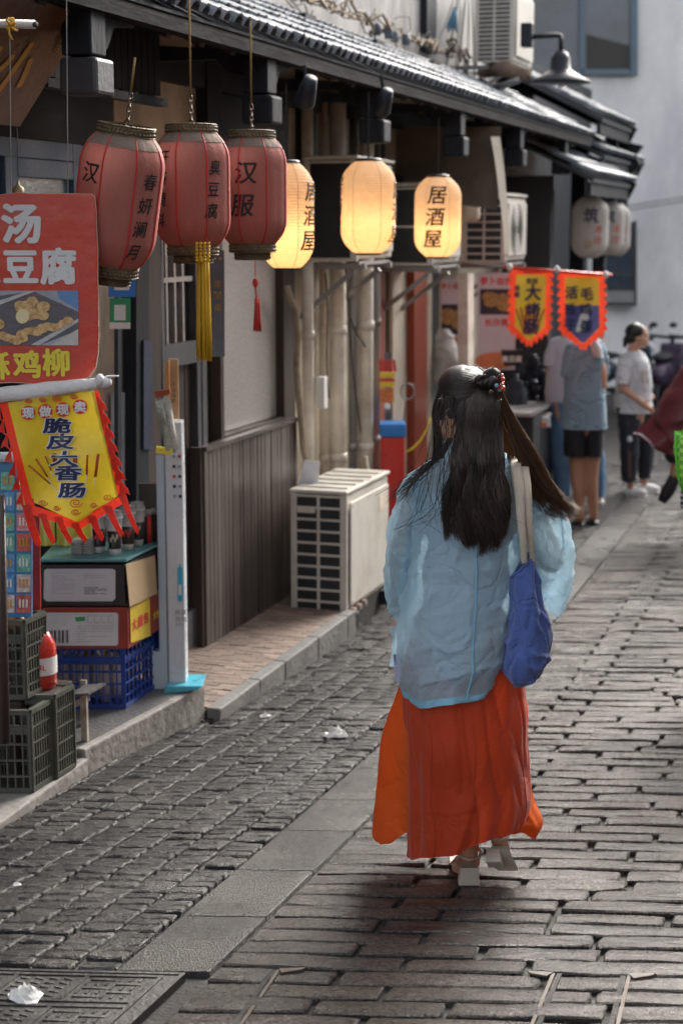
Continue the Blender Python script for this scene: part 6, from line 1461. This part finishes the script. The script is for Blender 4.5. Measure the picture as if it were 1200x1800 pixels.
def gleft(a, b, k):
    return path([(786+10*a, 770, -.08), (770+8*a, 795+8*b, -.10), (745+12*a, 815+12*b, -.12), (716+16*a+random.gauss(0, 4), 838+16*b, -.13), (684+30*a+random.gauss(0, 8), 862+24*b, -.12)], 12, 8, k*.2, 3)
strandset('loose_strands', HR, 70, gleft, .0009)
def gfly(a, b, k):
    x = 770+110*a; return path([(x, 690+20*b, -.10), (x-16+20*b, 720, -.15), (x-30+10*b+random.gauss(0, 22), 850+60*b, -.20), (x-40+random.gauss(0, 30), 900+50*b, -.20)], 12, 14, k*.3, 3)
strandset('loose_strands', HR, 46, gfly, .0008)
# twisted knot and clip
for k in range(5):
    MB().tube([hp(842+6*k+4*math.sin(a), 664+a*1.1-5*math.sin(a*.7+k), -.115-.014*math.sin(a*.6+k)) for a in range(0, 14, 1)], [.004+.008*math.sin(math.pi*a/13) for a in range(14)], 8).build('hair_knot', HR, wo, True)
MB().ell(hp(859, 668, -.10), (.024, .02, .020), 14, 10).build('hair_knot', HR, wo, True)
def gknot(a, b, k):
    r_ = .016+.012*b; ph = 6.283*a
    return [hp(850+5*i-2, 668-5*math.sin(i*.5)+2*math.sin(ph), -.105)+UP*r_*math.cos(ph+i*.5)+cf*r_*math.sin(ph+i*.5) for i in range(7)]
strandset('hair_knot_strands', HR, 260, gknot, .0009)
hc_ = thing('hair_clip', 'hair clip of red coral and blue beads with silver leaves in the dark hair', 'hair clip', hp(880, 670, -.11))
random.seed(5)
for k in range(13):
    m = (T['red'], mat('coral_bead', (.7, .12, .06), .25, coat=.5) if k == 1 else bpy.data.materials.get('coral_bead', T['red']), mat('blue_bead', (.2, .38, .5), .25) if k == 2 else bpy.data.materials.get('blue_bead', T['blue']))[k % 3]
    r_ = random.uniform(.004, .0085); MB().ell(hp(877+random.uniform(-7, 8), 660+k*2.2, -.12+random.uniform(-.015, .02)), (r_, r_, r_), 10, 7).build('bead', m, hc_, True)
SLV2 = mat('silver_wire', (.6, .6, .58), .25, metal=.9)
for k in range(9): MB().tube([hp(876, 665+k, -.115), hp(878+6*math.cos(k*.9), 663+k*1.6-9*math.sin(k*.7), -.13)], [.0022, .0008], 5).build('leaf_wire', SLV2, hc_, True)
# tote bag
TB = mat('cobalt_canvas', (.075, .125, .37), .72, spec=.25, var=.1, vs=6, bump=.35, bs=300, sheen=.3, crease=.06, csc=7); CANV = mat('natural_webbing', (.56, .5, .40), .8, var=.08, vs=30, bump=.4, bs=300)
bag = thing('tote_bag', 'cobalt blue canvas tote bag with cream straps hanging from the woman right shoulder', 'bag', hp(925, 1200, -.1))
def bd_(u, v): return .010*nz(u*6, v*3, 2)+.012*max(0, ridge(nz(u*5+v, v*5-u*3, 5)))**3*(.4+v)-.008*max(0, ridge(nz(u*7-v*2, v*3, 8)))**5+.006*math.sin(u*2*math.pi*5+v*4)*(1-v)
def bh_(u, v): a = 2*math.pi*u; return (1-v)**2*(-24*math.cos(a)+2*math.sin(3*a))+(v**4)*(-5*math.cos(a))
bagrows = [(988, 897, 937, -.12, .030), (1010, 899, 940, -.12, .040), (1050, 897, 948, -.125, .048), (1090, 893, 957, -.13, .055), (1120, 889, 966, -.13, .06), (1150, 886, 965, -.13, .062), (1175, 885, 956, -.13, .06), (1195, 898, 942, -.13, .045), (1203, 916, 926, -.13, .01)]
MB().grid(96, 80, rowsurf(bagrows, RW, bd_, hem=bh_), True).build('bag_body', TB, bag, True)
bfn = rowsurf(bagrows, RW, bd_, hem=bh_)
MB().tube([bfn(u/48, .035) for u in range(49)], .003, 6, False, flat=1.6).build('top_hem', TB, bag, True)
for u0 in (.80, .93): MB().tube([bfn(u0+.02*v/20, .2+.7*v/20)-cf*.001 for v in range(21)], .0015, 4).build('bag_seam', TB, bag, True)
def strapf(ctrl, w0):
    def fn(u, v): x, y_, d = catmull(ctrl, v); return hp(x+(u-.5)*w0*(1-.55*max(0, v-.45)/.55), y_, d-.004*math.sin(u*math.pi))
    return fn
for k, (ctrl, w_) in enumerate(([[(913, 800, .05), (908, 806, -.03), (906, 822, -.115), (911, 860, -.165), (915, 910, -.185), (919, 950, -.185), (921, 990, -.17)], 18], [[(920, 802, .06), (920, 810, -.02), (921, 826, -.105), (925, 860, -.155), (928, 910, -.175), (932, 950, -.17), (936, 988, -.145)], 16])):
    MB().grid(6, 40, strapf(ctrl, w_)).build('strap', CANV, bag, True).modifiers.new('s', 'SOLIDIFY').thickness = .003
# ------------------------------------------------------------------ customers at the far stall
def sleeveless(): pass
def cloth(name, rows, Rr, m, t, seed=0, amp=.01, n=48, mrow=40, **k):
    return MB().grid(n, mrow, rowsurf(rows, Rr, lambda u, v: amp*nz(u*6, v*3, seed)+amp*.8*max(0, ridge(nz(u*5+v, v*5, seed+3)))**3, **k), True).build(name, m, t, True)
g = ground(1020, 922); RM = g.dot(cf); mn = thing('person', 'man in grey blue polo shirt and black shorts, head behind a pennant', 'person', g)
H = lambda x, y_, d=0: atR(x, y_, RM+d)
pr = head_prims(H(1034, 566, .02), cf+cr*.5)+[('c', H(1033, 582), .055, H(1030, 605), .06), ('c', H(1005, 622), .07, H(1050, 622), .07), ('e', H(1028, 660), (.18, .12, .24)), ('e', H(1026, 740), (.17, .13, .16)),
 ('c', H(1002, 622), .05, H(1003, 680, .0), .042), ('c', H(1003, 680), .042, H(1000, 738, -.02), .03), ('c', H(1056, 622), .05, H(1058, 680, .1), .042), ('c', H(1058, 680, .1), .04, H(1045, 690, .3), .03),
 ('c', H(1012, 770), .072, H(1014, 846, .0), .056), ('c', H(1014, 846), .058, H(1020, 905, -.0), .036), ('c', H(1042, 770), .072, H(1038, 844, .02), .056), ('c', H(1038, 844, .02), .058, H(1043, 903, .03), .036),
 ('c', H(1020, 910), .036, H(1013, 920, .12), .03), ('c', H(1043, 907, .03), .036, H(1043, 915, .16), .03)]+hand_prims(H(1000, 740, -.02), (0, 0, -1), cf, 1.1, .5)
blob('body', pr, T['skin2'], mn, .012, 4); face_parts(H(1034, 566, .02), cf+cr*.5, mn)
MB().ell(H(1033, 560), (.085, .10, .095), 18, 12).build('hair', T['hair0'], mn, True)
BLS = mat('grey_blue_polo', (.20, .30, .38), .8, var=.08, bump=.2, bs=40, crease=.15, csc=5)
cloth('polo_shirt', [(594, 1018, 1048, 0, .07), (600, 1004, 1056, 0, .10), (612, 994, 1062, 0, .13), (650, 991, 1062, 0, .15), (700, 990, 1062, 0, .155), (752, 986, 1065, 0, .165)], RM, BLS, mn, 1)
cloth('sleeve', [(606, 996, 1016, 0, .06), (625, 989, 1016, 0, .07), (650, 986, 1015, 0, .07), (662, 985, 1014, 0, .065)], RM-.03, BLS, mn, 2, .005, 24, 12); cloth('sleeve', [(606, 1044, 1062, .0, .06), (630, 1046, 1068, .02, .07), (658, 1048, 1070, .05, .065)], RM, BLS, mn, 4, .005, 24, 12)
BKS = mat('black_shorts', (.015, .017, .022), .8, var=.2, bump=.2)
cloth('shorts_leg', [(745, 992, 1032, 0, .15), (775, 990, 1029, 0, .13), (801, 991, 1027, 0, .11)], RM, BKS, mn, 5, .006, 30, 12); cloth('shorts_leg', [(745, 1018, 1060, 0.0, .15), (775, 1022, 1059, .02, .13), (801, 1025, 1058, .02, .11)], RM, BKS, mn, 6, .006, 30, 12)
for x, d in ((1017, .05), (1043, .08)): MB().ell(H(x-2, 919 if d < .06 else 916, d), (.05, .14, .022), 14, 8, Matrix.Rotation(YAW, 3, 'Z')).build('slipper', T['black'], mn, True)
# friend behind him
R2 = RM+.75; m2_ = thing('person', 'person in pale lavender shirt and blue jeans behind the polo shirt man, one arm raised', 'person', Vector((*(atR(1005, 880, R2)).xy, gz(13.7))))
H = lambda x, y_, d=0: atR(x, y_, R2+d)
pr = head_prims(H(1004, 560, .02), cf)+[('c', H(1004, 576), .055, H(1004, 600), .06), ('c', H(978, 615), .065, H(1032, 612), .065), ('e', H(1004, 650), (.18, .12, .24)), ('e', H(1004, 715), (.17, .13, .16)),
 ('c', H(972, 615), .05, H(966, 665), .042), ('c', H(966, 665), .040, H(978, 712, -.08), .03), ('c', H(1038, 612), .05, H(1060, 638, .0), .042), ('c', H(1060, 638), .04, H(1056, 596, .05), .03),
 ('c', H(992, 750), .09, H(990, 810), .06), ('c', H(990, 810), .06, H(986, 868), .04), ('c', H(1028, 750), .09, H(1044, 810), .06), ('c', H(1044, 810), .06, H(1050, 866), .04)]+hand_prims(H(1056, 594, .05), UP, cf, 1.0, .6)+hand_prims(H(979, 714, -.08), (0, 0, -1), cf, 1, .4)
blob('body', pr, T['skin2'], m2_, .013, 4); face_parts(H(1004, 560, .02), cf, m2_); MB().ell(H(1003, 555), (.085, .10, .095), 16, 10).build('hair', T['hair0'], m2_, True)
LAV = mat('pale_lavender_shirt', (.42, .41, .47), .8, var=.06)
cloth('shirt', [(590, 992, 1016, 0, .07), (600, 966, 1040, 0, .12), (640, 962, 1040, 0, .14), (705, 958, 1044, 0, .15)], R2, LAV, m2_, 7); cloth('sleeve', [(600, 966, 990, 0, .06), (622, 957, 984, 0, .06), (642, 955, 980, 0, .06)], R2-.02, LAV, m2_, 8, .004, 20, 10)
cloth('sleeve', [(594, 1030, 1046, .02, .05), (612, 1036, 1056, .02, .05), (628, 1042, 1060, .02, .05)], R2-.9, mat('white_sleeve', (.6, .6, .63), .7), m2_, 9, .004, 20, 10)
JN = mat('blue_jeans', (.09, .19, .33), .8, var=.25, vs=8)
cloth('trouser_leg', [(695, 962, 1010, 0, .12), (760, 964, 1008, 0, .10), (820, 970, 1004, 0, .085), (872, 974, 1000, 0, .07)], R2, JN, m2_, 10); cloth('trouser_leg', [(695, 1002, 1048, 0, .12), (760, 1012, 1054, 0, .10), (820, 1030, 1062, 0, .085), (872, 1040, 1062, 0, .07)], R2, JN, m2_, 11)
for x in (986, 1051): MB().ell(H(x, 881, .04), (.05, .13, .045), 14, 8, Matrix.Rotation(YAW, 3, 'Z')).build('shoe', T['white'], m2_, True)
# woman in white
g = ground(1118, 868); R3 = g.dot(cf); w3 = thing('person', 'woman in white t-shirt and dark trousers with brown stripe, in profile', 'person', g)
H = lambda x, y_, d=0: atR(x, y_, R3+d); fw = (cr*.96-cf*.28).normalized()
pr = head_prims(H(1121, 590, 0), fw, .96)+[('c', H(1114, 604), .05, H(1110, 626), .055), ('c', H(1110, 640, -.10), .055, H(1112, 640, .12), .055), ('e', H(1112, 670), (.12, .15, .2)), ('e', H(1110, 728), (.12, .16, .15)),
 ('c', H(1097, 645, -.12), .045, H(1094, 682, -.15), .038), ('c', H(1094, 682, -.15), .037, H(1125, 706, -.2), .028), ('c', H(1118, 645, .14), .045, H(1124, 684, .15), .038), ('c', H(1124, 684, .15), .035, H(1145, 698, .1), .028),
 ('c', H(1104, 745, -.05), .085, H(1106, 800, -.05), .06), ('c', H(1106, 800, -.05), .05, H(1107, 855, -.05), .034), ('c', H(1120, 745, .08), .085, H(1130, 800, .08), .06), ('c', H(1130, 800, .08), .05, H(1131, 848, .08), .034)]+hand_prims(H(1127, 708, -.2), cr*.8-UP*.6, UP, .95, .3)
blob('body', pr, T['skin'], w3, .010, 4); face_parts(H(1121, 590, 0), fw, w3, .96)
rotf = Matrix((fw.cross(UP), fw, UP)).transposed()
MB().ell(H(1115.5, 583), (.083, .094, .083), 20, 14, rotf).build('hair', T['hair0'], w3, True); MB().ell(H(1110, 591), (.07, .06, .075), 16, 10, rotf).build('hair', T['hair0'], w3, True)
MB().tube([H(1106, 590), H(1100, 598), H(1096, 610)], [.035, .035, .012], 10).build('ponytail', T['hair0'], w3, True)
WT = mat('white_tshirt', (.60, .61, .62), .8, var=.05, bump=.1, crease=.15, csc=6)
cloth('tshirt', [(616, 1100, 1122, 0, .07), (624, 1091, 1132, 0, .12), (645, 1085, 1139, 0, .16), (690, 1082, 1143, 0, .17), (724, 1081, 1145, 0, .19)], R3, WT, w3, 12, .014); cloth('sleeve', [(628, 1088, 1112, -.10, .06), (655, 1082, 1108, -.13, .07), (674, 1081, 1105, -.15, .065)], R3, WT, w3, 13, .006, 20, 12)
MB().grid(5, 9, lambda u, v: H(1128+u*9+2*v, 650+v*40, -.17+.05*u)).build('shirt_print', mat('faded_print', (.5, .4, .35), .7), w3, True)
DT = mat('dark_track_trousers', (.018, .022, .034), .7, var=.2, bump=.2)
cloth('trouser_leg', [(715, 1083, 1128, -.03, .12), (760, 1087, 1124, -.05, .10), (805, 1090, 1121, -.05, .085), (846, 1093, 1116, -.05, .06)], R3, DT, w3, 14); cloth('trouser_leg', [(715, 1100, 1144, .06, .12), (760, 1110, 1150, .08, .10), (800, 1118, 1148, .08, .085), (840, 1121, 1142, .08, .06)], R3, DT, w3, 15)
MB().grid(3, 12, lambda u, v: H(1102+u*6+1*v, 740+v*102, -.15+.012*v)).build('side_stripe', mat('brown_stripe', (.11, .065, .045), .7), w3, True); MB().ell(H(1106, 772, -.165), (.024, .006, .03), 12, 8).build('emblem', T['white'], w3, True)
for x, y_, d in ((1110, 865, -.05), (1133, 859, .08)):
    MB().ell(H(x+3, y_, d), (.045, .125, .048), 16, 10, rotf).build('sneaker', T['white'], w3, True); MB().ell(H(x+4, y_+6, d), (.05, .135, .02), 16, 8, rotf).build('sneaker_sole', T['white'], w3, True)
# person in maroon bending at the right edge
g = Vector(atR(1205, 880, 12.6)); g.z = gz(g.y); mr_ = thing('person', 'person in shiny maroon jacket bending forward at the right edge, one foot lifted', 'person', g)
R4 = 12.6; H = lambda x, y_, d=0: atR(x, y_, R4+d)
pr = head_prims(H(1300, 640, 0), cr)+[('c', H(1290, 650), .06, H(1270, 660), .07), ('c', H(1270, 665), .14, H(1200, 730), .15), ('c', H(1190, 745), .12, H(1192, 800), .07), ('c', H(1192, 800), .06, H(1182, 848, -.1), .038), ('c', H(1215, 745), .12, H(1230, 810), .07), ('c', H(1230, 810), .06, H(1236, 880), .04),
  ('c', H(1275, 670, -.15), .05, H(1285, 730, -.2), .045), ('c', H(1285, 730, -.2), .04, H(1300, 780, -.2), .03)]+hand_prims(H(1300, 780, -.2), (0, 0, -1), cf, 1, .4)
blob('body', pr, T['skin2'], mr_, .013, 4); MB().ell(H(1296, 632), (.09, .1, .09), 16, 10).build('hair', T['hair0'], mr_, True); face_parts(H(1300, 640, 0), cr, mr_)
MRN = mat('maroon_nylon', (.13, .02, .028), .42, var=.25, vs=5, bump=.3, bs=12, transl=.12, coat=.15)
def mj(u, v):
    # v from shoulders (upper right) to the flared hem (lower left); u across
    top = H(1285-10*u, 618+70*u, 0); a = u
    xl0 = 1285+(1112-1285)*v+60*u*v; yy = 612+(762-612)*v**1.1+ (60-20*v)*u+18*math.sin(u*3)*v
    d = -.2*math.sin(math.pi*u)-.02*math.sin(u*15+v*4)
    return H(xl0+(90*u*(1-v*.3)), yy, d)
MB().grid(40, 30, lambda u, v: mj(u, v)).build('jacket', MRN, mr_, True).modifiers.new('s', 'SOLIDIFY').thickness = .006
cloth('jacket_body', [(618, 1235, 1330, 0, .1), (660, 1190, 1330, 0, .2), (710, 1160, 1300, 0, .24), (760, 1150, 1260, 0, .24), (792, 1158, 1240, 0, .2)], R4, MRN, mr_, 22, .03)
MB().tube([H(1113, 762, -.02), H(1125, 764, -.12), H(1140, 776, -.17), H(1150, 790, -.18)], .008, 6).build('pale_hem', mat('pale_hem', (.4, .38, .45), .6), mr_, True)
cloth('shorts', [(770, 1165, 1240, 0, .17), (800, 1168, 1216, 0, .11), (812, 1172, 1208, 0, .10)], R4, DT, mr_, 23, .008, 30, 16)
MB().tube([H(1184, 838, -.12), H(1180, 850, -.11), H(1170, 868, -.1), H(1162, 882, -.1)], [.045, .05, .052, .035], 12).build('shoe', T['black'], mr_, True); MB().ell(H(1238, 888, .02), (.12, .05, .04), 14, 8).build('shoe', T['black'], mr_, True)
# passer-by with green checked bag, mostly outside the frame
g = Vector(atR(1262, 1100, 7.6)); g.z = gz(g.y); gp_ = thing('person', 'person in navy and white stripes with green checked bag at right edge', 'person', g)
R5 = 7.6; H = lambda x, y_, d=0: atR(x, y_, R5+d)
pr = head_prims(H(1290, 590, 0), cf)+[('c', H(1290, 620), .055, H(1290, 650), .06), ('c', H(1250, 690), .06, H(1330, 690), .06), ('e', H(1290, 780), (.15, .11, .3)), ('e', H(1290, 880), (.16, .12, .16)), ('c', H(1244, 700), .045, H(1236, 800, -.03), .038), ('c', H(1236, 800, -.03), .036, H(1232, 880, .05), .028), ('c', H(1336, 700), .045, H(1344, 800), .038), ('c', H(1344, 800), .036, H(1342, 880, .1), .028),
 ('c', H(1265, 920), .085, H(1268, 1060), .055), ('c', H(1268, 1060), .05, H(1266, 1190), .034), ('c', H(1315, 920), .085, H(1312, 1060), .055), ('c', H(1312, 1060), .05, H(1314, 1190), .034), ('c', H(1266, 1195), .034, H(1264, 1208, .12), .028), ('c', H(1314, 1195), .034, H(1314, 1208, .12), .028)]+hand_prims(H(1232, 882, .05), (0, 0, -1), cf, 1, .4)
blob('body', pr, T['skin'], gp_, .013, 4); MB().ell(H(1290, 580, -.01), (.09, .1, .1), 16, 10).build('hair', T['hair0'], gp_, True); face_parts(H(1290, 590, 0), cf, gp_)
STR = bpy.data.materials.new('navy_white_stripes'); STR.use_nodes = True; N_ = STR.node_tree.nodes; L_ = STR.node_tree.links; wv_ = N_.new('ShaderNodeTexWave'); wv_.bands_direction = 'Z'; wv_.inputs['Scale'].default_value = 12; tc_ = N_.new('ShaderNodeTexCoord'); L_.new(tc_.outputs['Object'], wv_.inputs[0]); rp_ = N_.new('ShaderNodeValToRGB'); rp_.color_ramp.elements[0].position = .7; rp_.color_ramp.elements[1].position = .75; rp_.color_ramp.elements[0].color = (.01, .02, .07, 1); rp_.color_ramp.elements[1].color = (.6, .6, .62, 1); L_.new(wv_.outputs[0], rp_.inputs[0]); L_.new(rp_.outputs[0], N_['Principled BSDF'].inputs['Base Color'])
cloth('striped_shirt', [(655, 1275, 1305, 0, .07), (675, 1245, 1335, 0, .12), (740, 1236, 1344, 0, .14), (860, 1228, 1350, 0, .16), (900, 1222, 1356, 0, .17)], R5, STR, gp_, 24); cloth('sleeve', [(690, 1232, 1262, -.02, .07), (780, 1216, 1256, -.03, .07), (870, 1196, 1250, -.03, .07), (905, 1204, 1240, -.02, .06)], R5, STR, gp_, 25)
cloth('trousers', [(890, 1226, 1350, 0, .16), (960, 1228, 1348, 0, .16), (1100, 1236, 1340, 0, .12), (1190, 1240, 1336, 0, .1)], R5, DT, gp_, 26)
for x in (1265, 1314): MB().ell(H(x, 1206, .06), (.045, .13, .04), 14, 8, Matrix.Rotation(YAW, 3, 'Z')).build('shoe', T['white'], gp_, True)
CHK = bpy.data.materials.new('green_check_film'); CHK.use_nodes = True; N_ = CHK.node_tree.nodes; L_ = CHK.node_tree.links; ck = N_.new('ShaderNodeTexChecker'); ck.inputs['Scale'].default_value = 52; ck.inputs[1].default_value = (.35, .75, .12, 1); ck.inputs[2].default_value = (.14, .42, .06, 1); tc_ = N_.new('ShaderNodeTexCoord'); L_.new(tc_.outputs['Object'], ck.inputs[0]); L_.new(ck.outputs[0], N_['Principled BSDF'].inputs['Base Color']); N_['Principled BSDF'].inputs['Roughness'].default_value = .35
gb_ = thing('checked_bag', 'bright green checked plastic bag cut by the right edge of the picture', 'bag', H(1210, 860, -.25))
cloth('bag_body', [(758, 1186, 1250, -.25, .02), (775, 1186, 1254, -.25, .05), (810, 1187, 1256, -.25, .06), (840, 1191, 1254, -.25, .06), (862, 1198, 1246, -.25, .03)], R5, CHK, gb_, 27, .008, 40, 30)
MB().tube([H(1186, 758, -.27), H(1187, 800, -.28), H(1191, 840, -.28), H(1200, 864, -.27)], .006, 6).build('bag_piping', mat('bright_green', (.12, .6, .05), .4), gb_, True)
MB().tube([H(1200, 760, -.25), H(1215, 715, -.2), H(1240, 680, -.06)], .008, 6).build('bag_strap', bpy.data.materials['bright_green'], gb_, True)
# white bag hanging in the stall
wbag = thing('white_bag', 'crumpled white plastic bag hanging in front of the narrow food poster', 'bag', atR(787, 650, 12.9))
cloth('bag', [(578, 772, 784, 0, .02), (590, 768, 794, 0, .06), (610, 766, 802, 0, .09), (640, 764, 812, 0, .1), (668, 764, 815, 0, .09), (680, 772, 806, 0, .03)], 12.9, mat('white_film', (.62, .62, .6), .4, bump=.4, bs=12, transl=.2), wbag, 30, .02)
